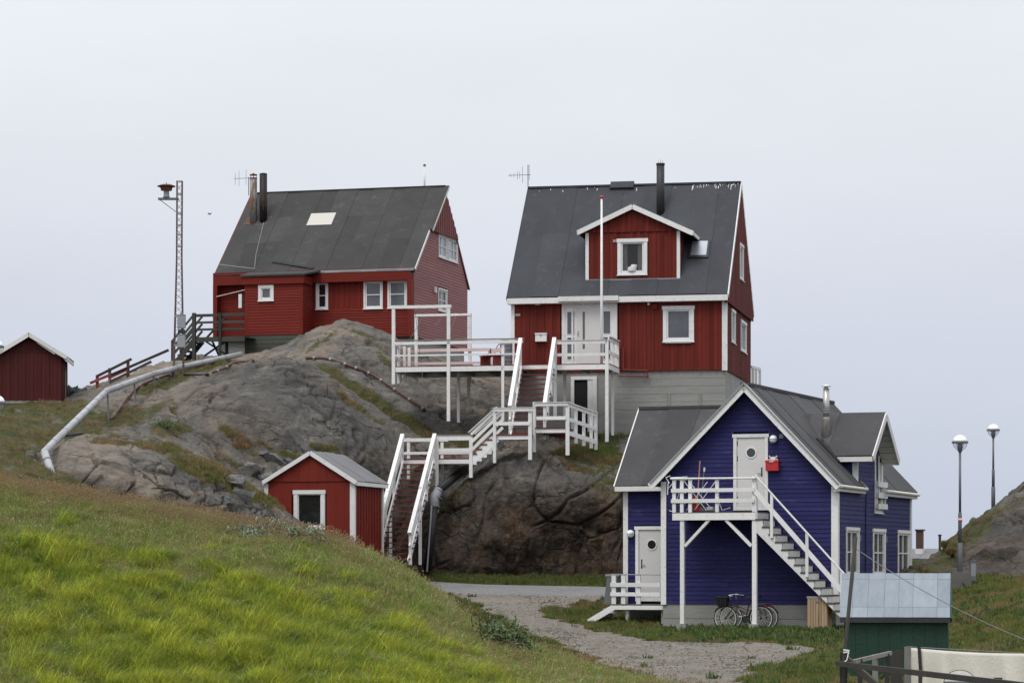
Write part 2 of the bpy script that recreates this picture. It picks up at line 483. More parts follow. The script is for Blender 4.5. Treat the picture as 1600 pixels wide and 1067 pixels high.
_GY = [-60, 40, 60, 76, 83, 93, 97, 98.6, 100.5, 112, 140, 200, 5000]
_GZ = [-2.6, -2.45, -2.2, -1.86, -1.66, -.80, -.47, -.10, .02, .0, -1.6, -2.4, -2.4]
def gz(X, Y):
    X = np.asarray(X, float); Y = np.asarray(Y, float)
    z = np.interp(Y, _GY, _GZ)
    near = sstep(Y, 30, 50)*(1-sstep(Y, 120, 180))
    bank = 1.12*sstep(X, 9.2, 14.6)*sstep(Y, 57, 77)*(1-sstep(Y, 86, 96)) + .62*sstep(X, 10.5, 13)*sstep(Y, 86, 94)*(1-sstep(Y, 94, 104))
    P = np.stack([X, Y, X*0+.5], -1)
    flat = 1 - .75*sstep(Y, 91.5, 92.5)*(1-sstep(Y, 97.5, 99))
    return z + bank + near*flat*(.07*fbm(P*.22, 3) + .025*fbm(P*1.1, 2))
def ground_hit(u, v, Ymax=130):
    prev = None
    Ys = np.arange(36, Ymax, .05)
    X = (u-HU)/FPX*Ys; Z = (HV-v)/FPX*Ys
    below = Z <= gz(X, Ys)
    i = int(np.argmax(below)) if below.any() else len(Ys)-1
    return Vector((X[i], Ys[i], float(gz(X[i], Ys[i]))))

def grid_mesh(name, V, nu, nv, mats, attrs=None, smooth=True, keep=None, kind='structure'):
    """V: (nv, nu, 3)"""
    idx = np.arange(nu*nv).reshape(nv, nu)
    F = np.stack([idx[:-1, :-1], idx[:-1, 1:], idx[1:, 1:], idx[1:, :-1]], -1).reshape(-1, 4)
    if keep is not None: F = F[keep.reshape(-1)]
    me = bpy.data.meshes.new(name)
    me.vertices.add(nu*nv); me.vertices.foreach_set('co', V.reshape(-1).astype(np.float32))
    me.loops.add(F.size); me.loops.foreach_set('vertex_index', F.reshape(-1).astype(np.int32))
    me.polygons.add(len(F)); me.polygons.foreach_set('loop_start', np.arange(0, F.size, 4, dtype=np.int32))
    me.polygons.foreach_set('loop_total', np.full(len(F), 4, np.int32))
    me.polygons.foreach_set('use_smooth', np.full(len(F), smooth))
    for k, a in (attrs or {}).items():
        at = me.attributes.new(k, 'FLOAT', 'POINT'); at.data.foreach_set('value', a.reshape(-1).astype(np.float32))
    me.materials.append(mats); me.update(); me.validate()
    o = bpy.data.objects.new(name, me); col.objects.link(o)
    if kind: o['kind'] = kind
    return o

def loft(us, rows, nu, nv):
    """rows: list of knot lists (u, v, Y) from front to back -> U, V, Y grids (nv, nu), smooth between the rows"""
    u = np.linspace(us[0], us[1], nu)
    ker = np.hanning(max(3, int(nu*.035) | 1)); ker /= ker.sum(); pad = len(ker)//2
    def sm(a): return np.convolve(np.pad(a, pad, mode='edge'), ker, 'valid')
    K = []
    for r in rows:
        r = sorted(r); ru = [k[0] for k in r]
        K.append(np.stack([sm(np.interp(u, ru, [k[1] for k in r])), sm(np.interp(u, ru, [k[2] for k in r]))], -1))
    K = np.array(K); n = len(K)
    t = np.linspace(0, n-1, nv); i = np.minimum(t.astype(int), n-2); f = (t-i)[:, None, None]
    P0, P1, P2, P3 = K[np.maximum(i-1, 0)], K[i], K[i+1], K[np.minimum(i+2, n-1)]
    T = .4
    m1, m2 = (P2-P0)*T, (P3-P1)*T
    Q = (2*f**3-3*f**2+1)*P1 + (f**3-2*f**2+f)*m1 + (-2*f**3+3*f**2)*P2 + (f**3-f**2)*m2
    U = np.broadcast_to(u, Q.shape[:2])
    return U, Q[..., 0], Q[..., 1]
def to_world(U, V, Y): return np.stack([(U-HU)/FPX*Y, Y, (HV-V)/FPX*Y], -1)
def grid_normals(P):
    du = np.gradient(P, axis=1); dv = np.gradient(P, axis=0)
    n = np.cross(du, dv); return n/np.maximum(np.linalg.norm(n, axis=-1, keepdims=True), 1e-9)

# ------------------------------------------------------------------ terrain materials
def attr(nt, name, typ='GEOMETRY'):
    a = nt.nodes.new('ShaderNodeAttribute'); a.attribute_name = name; a.attribute_type = typ; return a
def rock_material(name):
    m, nt, b = nodes_of(name)
    tc = nt.nodes.new('ShaderNodeTexCoord'); vec = tc.outputs['Object']
    c = mixc(nt, noise(nt, .55, 7, .65, vec), (.095, .091, .086), (.185, .174, .157))
    c = mixc(nt, math_(nt, 'MULTIPLY', noise(nt, .33, 6, .65, vec, .50, .67), .68), c, (.27, .205, .145))
    c = mixc(nt, math_(nt, 'MULTIPLY', noise(nt, 1.5, 6, .7, vec, .52, .66, mp=(1.5, 1.5, .16)), .6), c, (.040, .036, .032))
    c = mixc(nt, math_(nt, 'MULTIPLY', noise(nt, .7, 8, .72, vec, .55, .66, mp=(1, 1, .6)), .72), c, (.042, .041, .040))
    c = mixc(nt, math_(nt, 'MULTIPLY', noise(nt, 2.2, 7, .75, vec, .54, .68, mp=(.5, 1, 2.0)), .8), c, (.31, .28, .235))
    c = mixc(nt, math_(nt, 'MULTIPLY', noise(nt, 8, 5, .75, vec, .54, .70), .6), c, (.045, .043, .040))
    c = mixc(nt, math_(nt, 'MULTIPLY', noise(nt, 15, 4, .75, vec, .58, .72), .6), c, (.36, .335, .29))
    pa = attr(nt, 'pale').outputs['Fac']
    cp = mixc(nt, noise(nt, 1.8, 7, .75, vec, mp=(.5, 1, 2)), (.20, .15, .108), (.42, .355, .285))
    cp = mixc(nt, math_(nt, 'MULTIPLY', noise(nt, 5, 6, .75, vec, .54, .72), .55), cp, (.09, .078, .066))
    c = mixc(nt, math_(nt, 'MULTIPLY', pa, noise(nt, 1.2, 6, .7, vec, .28, .58)), c, cp)
    li = attr(nt, 'lichen').outputs['Fac']
    c = mixc(nt, math_(nt, 'MULTIPLY', li, noise(nt, 1.5, 8, .75, vec, .30, .58)), c, (.040, .039, .038))
    # brown, iron stained rock of the cliff, and shadow painted in at its left end
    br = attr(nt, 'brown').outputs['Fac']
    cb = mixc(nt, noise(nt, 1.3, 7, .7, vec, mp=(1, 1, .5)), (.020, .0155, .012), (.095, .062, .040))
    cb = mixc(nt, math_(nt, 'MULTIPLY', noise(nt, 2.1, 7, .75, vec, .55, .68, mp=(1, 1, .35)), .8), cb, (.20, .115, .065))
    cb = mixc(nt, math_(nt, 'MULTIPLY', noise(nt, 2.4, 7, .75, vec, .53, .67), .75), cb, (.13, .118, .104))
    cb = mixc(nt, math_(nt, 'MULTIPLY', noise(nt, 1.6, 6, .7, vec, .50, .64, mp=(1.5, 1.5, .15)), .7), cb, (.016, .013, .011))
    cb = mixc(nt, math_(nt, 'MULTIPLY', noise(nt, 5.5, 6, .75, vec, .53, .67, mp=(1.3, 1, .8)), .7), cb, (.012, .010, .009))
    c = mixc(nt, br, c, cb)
    # joints: broken into blocks, dark where the cracks run
    wv = nt.nodes.new('ShaderNodeTexNoise'); wv.inputs['Scale'].default_value = 1.4; wv.inputs['Detail'].default_value = 4; nt.links.new(vec, wv.inputs['Vector'])
    wa = nt.nodes.new('ShaderNodeVectorMath'); wa.operation = 'MULTIPLY_ADD'; wa.inputs[1].default_value = (.9, .9, .9)
    nt.links.new(wv.outputs['Color'], wa.inputs[0]); nt.links.new(vec, wa.inputs[2])
    mp = nt.nodes.new('ShaderNodeMapping'); mp.inputs['Scale'].default_value = (.75, .75, 1.5); mp.inputs['Rotation'].default_value = (0, .45, 0); nt.links.new(wa.outputs[0], mp.inputs[0])
    vo_ = nt.nodes.new('ShaderNodeTexVoronoi'); vo_.feature = 'DISTANCE_TO_EDGE'; vo_.inputs['Scale'].default_value = .8; nt.links.new(mp.outputs[0], vo_.inputs['Vector'])
    jl = nt.nodes.new('ShaderNodeMapRange'); jl.inputs[1].default_value = 0; jl.inputs[2].default_value = .035; jl.inputs[3].default_value = 1; jl.inputs[4].default_value = 0; nt.links.new(vo_.outputs['Distance'], jl.inputs[0])
    jg = math_(nt, 'MULTIPLY', jl.outputs[0], noise(nt, .6, 4, .6, vec, .45, .62))
    cr_ = attr(nt, 'crack').outputs['Fac']
    jj = math_(nt, 'MAXIMUM', math_(nt, 'MULTIPLY', cr_, .7), math_(nt, 'MULTIPLY', jg, .8))
    c = mixc(nt, jj, c, (.016, .015, .012))
    # moss, turf and heath
    mo = attr(nt, 'moss').outputs['Fac']
    mn = noise(nt, 5, 6, .75, vec, 0, 1)
    mf = nt.nodes.new('ShaderNodeMapRange'); mf.inputs[1].default_value = .42; mf.inputs[2].default_value = .62
    nt.links.new(math_(nt, 'ADD', mo, math_(nt, 'MULTIPLY', math_(nt, 'SUBTRACT', mn, .5), .9)), mf.inputs[0])
    cm = mixc(nt, noise(nt, .9, 5, .6, vec), (.045, .058, .016), (.095, .088, .028))
    cm = mixc(nt, noise(nt, 1.4, 5, .6, vec, .52, .68), cm, (.120, .078, .042))
    cm = mixc(nt, math_(nt, 'MULTIPLY', noise(nt, 9, 4, .7, vec, .45, .7), .6), cm, (.025, .030, .010))
    c = mixc(nt, mf.outputs[0], c, cm)
    nt.links.new(c, b.inputs['Base Color'])
    b.inputs['Roughness'].default_value = .88; b.inputs['Specular IOR Level'].default_value = .25
    h = math_(nt, 'ADD', noise(nt, 3.2, 8, .72, vec, 0, 1, mp=(1, 1, 1.5)), math_(nt, 'MULTIPLY', noise(nt, 15, 6, .75, vec, 0, 1), .4))
    h = math_(nt, 'SUBTRACT', h, math_(nt, 'MULTIPLY', jg, .5))
    bump(nt, b, h, 1.0, .15)
    MAT[name] = m; return m
rock_material('rock')

def soil_material(name, a, b_, c_, sc=1.0):
    m, nt, b = nodes_of(name)
    tc = nt.nodes.new('ShaderNodeTexCoord'); vec = tc.outputs['Object']
    c = mixc(nt, noise(nt, .45*sc, 6, .65, vec), a, b_)
    c = mixc(nt, noise(nt, 2.2*sc, 6, .7, vec, .5, .72), c, c_)
    c = mixc(nt, math_(nt, 'MULTIPLY', noise(nt, 14*sc, 5, .75, vec, .42, .62), .6), c, tuple(x*.4 for x in a))
    nt.links.new(c, b.inputs['Base Color']); b.inputs['Roughness'].default_value = .95; b.inputs['Specular IOR Level'].default_value = .1
    bump(nt, b, noise(nt, 9*sc, 6, .7, vec, 0, 1), 1.0, .08)
    MAT[name] = m
soil_material('turf', (.045, .055, .018), (.075, .070, .028), (.10, .075, .042))
soil_material('gravel', (.232, .210, .180), (.305, .280, .243), (.168, .150, .127), 1.2)
soil_material('asphalt', (.25, .25, .252), (.30, .30, .30), (.22, .22, .222), 1.2)

# ------------------------------------------------------------------ ground, road, track
xs = np.concatenate([[-3000, -1200, -500, -220, -110, -60, -35, -22], np.arange(-14, 26.01, .25), [29, 34, 42, 60, 110, 220, 500, 1200, 3000]])
ys = np.concatenate([[-60, -30, 0, 15, 28, 34], np.arange(38, 104.01, .25), [107, 111, 117, 125, 140, 170, 230, 320, 600, 1200, 2500, 5000]])
GX, GYY = np.meshgrid(xs, ys)
grid_mesh('ground', np.stack([GX, GYY, gz(GX, GYY)], -1), len(xs), len(ys), MAT['turf'])

def in_poly(x, y, poly):
    ins = np.zeros(x.shape, bool); n = len(poly)
    for i in range(n):
        (x1, y1), (x2, y2) = poly[i], poly[(i+1) % n]
        c = ((y1 > y) != (y2 > y)) & (x < (x2-x1)*(y-y1)/((y2-y1) or 1e-9)+x1); ins ^= c
    return ins
track_px = [(690, 924), (948, 931), (950, 936), (842, 956), (850, 966), (905, 974), (960, 991), (1060, 1006), (1150, 1003), (1290, 1013),
            (1250, 1030), (1185, 1044), (1160, 1066), (1175, 1150), (1010, 1150), (1022, 1066), (930, 1031), (860, 1002), (800, 975), (735, 945)]
TRACK = [tuple(ground_hit(u, v)[:2]) for u, v in track_px]
tx = np.arange(-6, 12, .1); ty = np.arange(44, 95, .1)
TX, TY = np.meshgrid(tx, ty)
TP = np.stack([TX, TY, TX*0], -1)
jx, jy = TX + .35*fbm(TP*.7, 3), TY + .9*fbm(TP*.7+31, 3)
tmask = in_poly(jx, jy, TRACK)
ruts = -.03*sstep(fbm(TP*np.array([.5, .12, 1])+5, 2), .1, .5)
keep = tmask[:-1, :-1] & tmask[1:, 1:]
grid_mesh('gravel_track', np.stack([TX, TY, gz(TX, TY) + .022 + ruts*.4 + .008*fbm(TP*6, 2)], -1), len(tx), len(ty), MAT['gravel'], keep=keep)

rs_ = np.linspace(0, 1, 170); rt = np.linspace(-1, 1, 15)
_rk = np.array([(-40, 112), (-26, 103), (-14, 98.2), (-6, 96.6), (0, 95.2), (4, 94.4), (8, 94.6), (11, 97.5), (13.5, 104), (16, 118), (20, 140)])
_ra = np.concatenate([[0], np.cumsum(np.linalg.norm(np.diff(_rk, axis=0), axis=1))]); _ra /= _ra[-1]
_k = np.hanning(15); _k /= _k.sum()
cxr, cyr = [np.convolve(np.pad(np.interp(rs_, _ra, _rk[:, i]), 7, mode='edge'), _k, 'valid') for i in (0, 1)]
nx, ny = -np.gradient(cyr), np.gradient(cxr); nl = np.hypot(nx, ny); nx, ny = nx/nl, ny/nl
RT, _ = np.meshgrid(rt, rs_, indexing='ij')
RX = cxr[None]+nx[None]*RT*1.75; RY = cyr[None]+ny[None]*RT*1.75
RZ = gz(RX, RY) + .05 - .05*(np.abs(RT) > .99)
grid_mesh('road', np.stack([RX, RY, RZ], -1), len(rs_), len(rt), MAT['asphalt'])

# ------------------------------------------------------------------ rocks
ROCKS = []
def make_rock(name, us, rows, nu, nv, amp=(.30, .14, .035), blobs=(), pale=(), dark=(), brown=None, seed=0, slab=(.3, .2, 1, .7, .16), block=(1.3, .1), mossbase=None, strat=(1, 1, 1), moss_slope=.35):
    rows = [[(k[0], k[1]+3.0/k[2]*FPX, k[2]-.4) for k in rows[0]]] + rows       # a skirt down into the ground
    U, V, Y = loft(us, rows, nu, nv)
    P = to_world(U, V, Y); N = grid_normals(P)
    s = seed*13.7
    big = fbm(P/3.2+s, 3); Q = P*np.array(strat)
    mid = ridged(Q/1.3+s+5, 3)-1.0
    fine = fbm(P/.35+s, 3, .6)
    cn = pnoise(Q*np.array([.38, .5, .75])+s+40 + .12*fbm(P/1.1+s, 2)[..., None])
    crack = np.exp(-(cn/.035)**2)
    cn2 = pnoise(Q*np.array([.9, .9, .35])+s+80 + .10*fbm(P/.9+s, 2)[..., None])
    crack = np.maximum(crack, .7*np.exp(-(cn2/.03)**2))
    gate = sstep(fbm(P/2.4+s+3, 2), -.15, .25)
    crack = crack*gate
    a_ = .5; Pr = np.stack([P[..., 0]*math.cos(a_)+P[..., 2]*math.sin(a_), P[..., 1], -P[..., 0]*math.sin(a_)+P[..., 2]*math.cos(a_)], -1)
    cv_, ce_ = cells((Pr+.12*fbm(P/.8+s, 2)[..., None])*np.array([.75, .8, 1.35])/block[0]+s)
    cv2, ce2 = cells((Pr+.1*fbm(P/.5+s, 2)[..., None])*np.array([.8, .8, 1.2])/(block[0]*.42)+s+7)
    bg = sstep(fbm(P/2.7+s+31, 2), -.3, .2)
    blk = (cv_ + .35*cv2 - .30*np.exp(-(ce_/.045)**2))*bg
    crack = np.maximum(crack, np.exp(-(ce_/.035)**2)*bg*min(.8, block[1]*8))
    sd_ = np.array(slab[:3])/np.linalg.norm(slab[:3]); sv = (P@sd_)/slab[3] + .9*fbm(P/2.6+s+11, 3)
    fr_ = sv-np.floor(sv); saw = np.where(fr_ < .86, fr_/.86, (1-fr_)/.14) - .5
    saw = saw*sstep(fbm(P/2.0+s+23, 2), -.35, .25)
    moss = np.zeros(U.shape) if mossbase is None else mossbase(U, V)
    wob = fbm(np.stack([U/40, V/40, U*0+seed], -1), 3)
    for (bu, bv, ru, rv, ang, st) in blobs:
        a = R(ang); du, dv = U-bu, V-bv
        x = du*math.cos(a)+dv*math.sin(a); y = -du*math.sin(a)+dv*math.cos(a)
        d2 = (x/ru)**2+(y/rv)**2
        moss = np.maximum(moss, st*np.exp(-np.maximum(d2, 0)**1.3*.7) + .12*wob*np.exp(-d2*.5))
    pl = np.zeros(U.shape)
    for (bu, bv, ru, rv, ang, st) in pale:
        a = R(ang); du, dv = U-bu, V-bv
        x = du*math.cos(a)+dv*math.sin(a); y = -du*math.sin(a)+dv*math.cos(a)
        pl = np.maximum(pl, st*np.exp(-((x/ru)**2+(y/rv)**2)))
    dk_ = np.zeros(U.shape)
    for (bu, bv, ru, rv, ang, st) in dark:
        a = R(ang); du, dv = U-bu, V-bv
        x = du*math.cos(a)+dv*math.sin(a); y = -du*math.sin(a)+dv*math.cos(a)
        dk_ = np.maximum(dk_, st*np.exp(-((x/ru)**2+(y/rv)**2)))
    disp = amp[0]*big + amp[1]*mid + amp[2]*fine - .13*crack + slab[4]*saw + block[1]*blk
    disp = disp*(1-.45*np.clip(moss, 0, 1)) + np.clip(moss, 0, 1)*(.06+.13*fbm(P/.8+s, 3)+.05*fbm(P/.3+s, 2))
    P = P - N*disp[..., None]*(-1 if N[nv//2, nu//2, 1] < 0 else 1)
    N2 = grid_normals(P); sgn = -1 if N2[nv//2, nu//2, 1] > 0 else 1
    up = np.clip(N2[..., 2]*sgn, 0, 1)
    moss = np.clip(moss*(1-moss_slope+moss_slope*sstep(up, .25, .8)) , 0, 1.2)
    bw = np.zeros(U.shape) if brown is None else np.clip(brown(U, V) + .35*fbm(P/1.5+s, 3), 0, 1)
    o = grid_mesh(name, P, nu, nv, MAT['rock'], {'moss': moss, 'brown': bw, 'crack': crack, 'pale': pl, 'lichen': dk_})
    ROCKS.append((P, N2*sgn, moss, up))
    return o

hill_rows = [
 [(-400, 810, 64), (0, 800, 66), (150, 810, 70), (300, 850, 76), (500, 890, 96), (600, 897, 100.5), (750, 900, 101.8), (1000, 900, 102.5), (1400, 905, 102.5)],
 [(-400, 715, 78), (0, 735, 78), (60, 747, 79), (150, 772, 82), (250, 792, 84), (400, 835, 94), (550, 838, 100), (650, 835, 101.3), (750, 795, 102.2), (850, 745, 102), (1000, 715, 103), (1180, 730, 103), (1290, 890, 103), (1400, 905, 103)],
 [(-400, 665, 90), (0, 682, 90), (60, 692, 90), (130, 692, 91), (200, 684, 93), (250, 675, 95), (330, 705, 97), (450, 735, 100.5), (600, 745, 102.2), (700, 705, 103), (780, 690, 103), (850, 684, 103.5), (1000, 682, 104.5), (1170, 690, 105), (1290, 880, 105), (1400, 905, 105)],
 [(-400, 640, 102), (0, 643, 101.5), (80, 643, 101.5), (130, 637, 101), (200, 622, 102), (260, 602, 104), (330, 592, 106), (400, 590, 106.5), (500, 588, 106.5), (560, 600, 106), (620, 640, 105.3), (680, 662, 105), (740, 670, 105.5), (800, 672, 105.8), (900, 676, 106), (1000, 678, 106), (1170, 685, 107), (1290, 870, 107), (1400, 905, 107)],
 [(-400, 632, 107), (0, 628, 108), (90, 626, 108), (130, 610, 108), (165, 599, 109), (200, 584, 110), (240, 572, 111), (300, 563, 112), (350, 566, 113), (400, 563, 113), (440, 548, 112.5), (480, 520, 112.5), (525, 504, 113), (560, 507, 113), (600, 520, 113), (640, 548, 112), (700, 580, 111), (760, 592, 111), (820, 612, 112), (1000, 665, 113), (1170, 680, 113), (1290, 860, 113), (1400, 905, 113)],
 [(-400, 640, 114), (0, 636, 114), (130, 620, 114), (200, 592, 115), (300, 566, 118), (350, 564, 119), (400, 564, 119), (480, 534, 118), (560, 532, 118), (640, 548, 118), (760, 584, 118), (1000, 665, 120), (1170, 690, 120), (1290, 860, 120), (1400, 905, 120)],
 [(-400, 690, 135), (130, 660, 135), (300, 580, 135), (600, 580, 135), (1000, 700, 135), (1170, 740, 135), (1290, 880, 135), (1400, 905, 135)],
 [(-400, 905, 175), (300, 905, 175), (1400, 915, 175)]]
make_rock('rocky_hillside', (-400, 1400), hill_rows, 560, 430, amp=(.24, .07, .035), seed=1, slab=(.45, -.1, 1, 1.2, .10), block=(2.2, .07), mossbase=lambda U, V: .64*sstep(-U, -260, -110)*sstep(V, 618, 632) + .34*fbm(np.stack([U/45, V/26, U*0], -1), 3)*sstep(-U, -300, -100) + .05,
    blobs=[(-150, 690, 250, 60, 0, .78), (60, 660, 140, 22, 0, .62), (70, 725, 110, 26, 10, .75), (190, 650, 60, 20, -10, .7), (215, 700, 60, 20, 10, .7),
           (60, 635, 60, 10, 0, .9), (250, 600, 60, 9, -18, .8), (320, 575, 55, 9, -5, .95), (560, 520, 40, 6, 25, .55), (590, 545, 40, 6, 45, .55), (470, 545, 30, 7, -40, .5),
           (520, 590, 30, 12, 20, .95), (575, 622, 60, 13, 32, .95), (650, 670, 65, 14, 30, .95), (725, 690, 40, 14, 10, .7), (300, 735, 100, 24, 25, 1.0), (385, 775, 70, 22, 25, .9),
           (955, 690, 50, 22, 0, 1.1), (120, 690, 50, 30, 0, .8), (500, 540, 40, 5, -30, .6), (610, 575, 40, 6, 40, .7), (240, 640, 40, 9, -30, .7), (700, 640, 70, 30, 20, .35), (760, 640, 60, 30, 0, .4), (20, 715, 60, 18, -5, .9), (270, 672, 40, 12, 0, .8)],
    pale=[(240, 570, 90, 20, -15, .9), (330, 590, 80, 12, -8, .8), (520, 520, 50, 14, 0, .45), (200, 625, 70, 18, -25, .5), (420, 560, 60, 10, 0, .7)])
dome_rows = [
 [(120, 735, 97), (240, 735, 96), (300, 765, 95), (380, 812, 95), (450, 842, 95.5), (510, 862, 96.2), (550, 890, 99.8), (640, 893, 101), (700, 880, 101.3), (780, 850, 102.5)],
 [(120, 690, 100), (240, 686, 98.5), (300, 700, 97.5), (380, 730, 97), (450, 745, 97), (520, 752, 97.5), (570, 765, 99.6), (620, 778, 100.6), (700, 790, 101.3), (780, 800, 102.5)],
 [(120, 672, 101), (240, 648, 100.5), (300, 634, 99.6), (380, 632, 99), (450, 645, 99), (550, 684, 99.8), (620, 715, 101.2), (700, 740, 101.9), (780, 768, 102.9)],
 [(120, 662, 102), (160, 650, 102.6), (220, 628, 103), (260, 610, 103.5), (300, 594, 104), (340, 581, 104), (400, 570, 104), (440, 562, 104), (480, 574, 104), (520, 598, 103.5), (560, 624, 103), (620, 660, 102.5), (680, 695, 102), (730, 728, 102), (780, 768, 102.5)],
 [(120, 676, 104.5), (260, 620, 106), (340, 590, 107), (440, 575, 107), (520, 615, 106), (620, 680, 105), (780, 785, 105)],
 [(120, 740, 107), (440, 660, 109), (780, 840, 107)]]
make_rock('rock_dome', (120, 780), dome_rows, 360, 330, amp=(.20, .045, .02), seed=2, slab=(-.55, -.2, .8, 1.9, .12), block=(3.2, .06), strat=(1.2, 1, .55),
    blobs=[(372, 690, 40, 12, 35, .85), (450, 712, 34, 7, 12, .85), (505, 703, 26, 7, 8, .9), (240, 675, 30, 18, 0, 1.0), (290, 690, 40, 10, 15, .8), (420, 700, 30, 5, 25, .7), (560, 640, 60, 5, 35, .6), (330, 745, 70, 22, 25, .95), (265, 650, 12, 30, 10, .6), (345, 715, 60, 8, 20, .6), (660, 740, 60, 7, 40, .45)],
    dark=[(470, 620, 120, 50, 20, .85), (380, 640, 110, 60, 0, .65), (560, 680, 110, 40, 30, .7), (600, 740, 80, 50, 0, .8), (270, 670, 30, 60, 10, .5)],
    pale=[(190, 635, 60, 22, -35, .95), (250, 610, 50, 14, -25, .8), (330, 640, 45, 30, 20, .35), (300, 760, 60, 25, 20, .5)])
cliff_rows = [
 [(620, 905, 98), (690, 902, 98.5), (760, 905, 98.5), (850, 910, 98.3), (950, 913, 98.3), (1050, 913, 98.5), (1150, 910, 99)],
 [(620, 865, 98.8), (690, 843, 98.9), (760, 832, 98.3), (850, 836, 98.0), (950, 836, 98.2), (1150, 842, 99)],
 [(620, 845, 99.5), (690, 802, 99.3), (760, 772, 98.6), (850, 770, 98.0), (950, 776, 98.3), (1150, 780, 99.3)],
 [(620, 838, 100), (690, 778, 99.8), (740, 744, 99.6), (790, 719, 99.4), (830, 714, 99.4), (880, 728, 99.2), (930, 738, 99.4), (980, 728, 99.8), (1150, 718, 101)],
 [(620, 838, 101), (690, 773, 101), (740, 733, 101.3), (790, 706, 101.8), (830, 700, 102), (880, 703, 102), (930, 703, 102.3), (980, 698, 102.8), (1150, 695, 104)],
 [(620, 850, 102), (690, 776, 102.5), (740, 728, 103), (790, 696, 103.8), (830, 690, 104), (880, 690, 104.3), (930, 692, 104.5), (980, 690, 105), (1150, 690, 106)],
 [(620, 890, 104), (880, 750, 106), (1150, 750, 108)]]
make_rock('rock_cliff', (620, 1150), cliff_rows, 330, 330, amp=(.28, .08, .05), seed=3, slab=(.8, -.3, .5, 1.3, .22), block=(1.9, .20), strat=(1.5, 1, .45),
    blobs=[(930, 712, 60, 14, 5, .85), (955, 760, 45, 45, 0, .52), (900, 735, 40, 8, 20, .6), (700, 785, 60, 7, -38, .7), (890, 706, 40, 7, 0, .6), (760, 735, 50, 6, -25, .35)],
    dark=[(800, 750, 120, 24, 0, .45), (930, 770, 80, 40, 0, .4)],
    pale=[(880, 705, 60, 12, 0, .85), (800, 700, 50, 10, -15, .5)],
    brown=lambda U, V: sstep(V, 740, 800)*.95 + .6*sstep(-U, -690, -640))  # left end browned too, painting in the shadow by the stair foot
left_rows = [
 [(40, 800, 82), (90, 800, 82), (150, 810, 82.5), (250, 812, 83.5), (330, 818, 86), (400, 826, 89), (480, 845, 92)],
 [(60, 745, 82.8), (95, 732, 82.6), (150, 742, 82.6), (250, 757, 83.8), (330, 778, 86.3), (400, 803, 89.3), (480, 832, 92.5)],
 [(60, 722, 84), (85, 712, 84), (100, 700, 84), (130, 695, 84.5), (180, 703, 84.8), (250, 718, 85.5), (330, 748, 87.5), (400, 783, 90.5), (480, 824, 93.4)],
 [(60, 722, 86), (85, 706, 87), (100, 693, 88), (130, 686, 88.5), (180, 685, 89), (250, 695, 90), (330, 728, 92), (400, 774, 94), (480, 824, 96.5)],
 [(60, 760, 91), (130, 715, 92), (250, 730, 94), (480, 850, 98)]]
make_rock('rock_ledge', (40, 480), left_rows, 240, 200, amp=(.20, .07, .03), seed=4, slab=(.5, -.3, .8, 1.1, .14), block=(1.7, .30), strat=(1, 1, 1.3),
    blobs=[(250, 702, 50, 8, 10, .8), (330, 742, 70, 12, 22, 1.1), (390, 770, 60, 14, 25, 1.0), (200, 694, 70, 5, 6, .7), (160, 690, 30, 5, 0, .55), (300, 775, 30, 8, 20, .6)],
    pale=[(130, 720, 60, 40, 0, .85), (200, 760, 90, 30, 10, .75), (190, 695, 60, 8, 5, .6)])
right_rows = [
 [(1370, 915, 86), (1450, 912, 88), (1500, 918, 88), (1600, 915, 87), (1950, 900, 86)],
 [(1370, 903, 92), (1430, 895, 92), (1480, 880, 92), (1520, 862, 91), (1600, 835, 90.5), (1950, 720, 90)],
 [(1370, 900, 95), (1430, 892, 95), (1480, 868, 95), (1520, 838, 94.2), (1600, 795, 94), (1950, 650, 94)],
 [(1370, 898, 97), (1430, 890, 97), (1450, 884, 97), (1480, 862, 97), (1510, 828, 97), (1540, 797, 97.5), (1570, 776, 98), (1600, 760, 98), (1700, 722, 98), (1950, 640, 99)],
 [(1370, 905, 104), (1480, 875, 104), (1600, 775, 106), (1950, 650, 108)],
 [(1370, 925, 125), (1480, 915, 125), (1600, 900, 130), (1950, 880, 135)]]
make_rock('rock_knoll', (1370, 1950), right_rows, 280, 220, amp=(.24, .08, .04), seed=5, slab=(-.62, -.2, .75, 1.0, .26), block=(1.6, .26), strat=(.7, 1, 1.4),
    blobs=[(1525, 832, 95, 17, -38, 1.15), (1500, 865, 60, 12, -38, 1.0), (1590, 790, 50, 9, -35, .8), (1560, 850, 50, 6, -38, .7), (1575, 830, 40, 6, -40, .6), (1480, 880, 40, 14, -20, .95), (1585, 772, 50, 6, -32, .9), (1560, 800, 40, 9, -38, .6), (1450, 893, 60, 12, 0, 1), (1600, 905, 80, 10, 0, .8), (1575, 885, 30, 6, 0, .4)],
    dark=[(1580, 850, 120, 45, -30, .75), (1510, 885, 50, 30, 0, .6)],
    brown=lambda U, V: .22+.25*sstep(V, 800, 880))

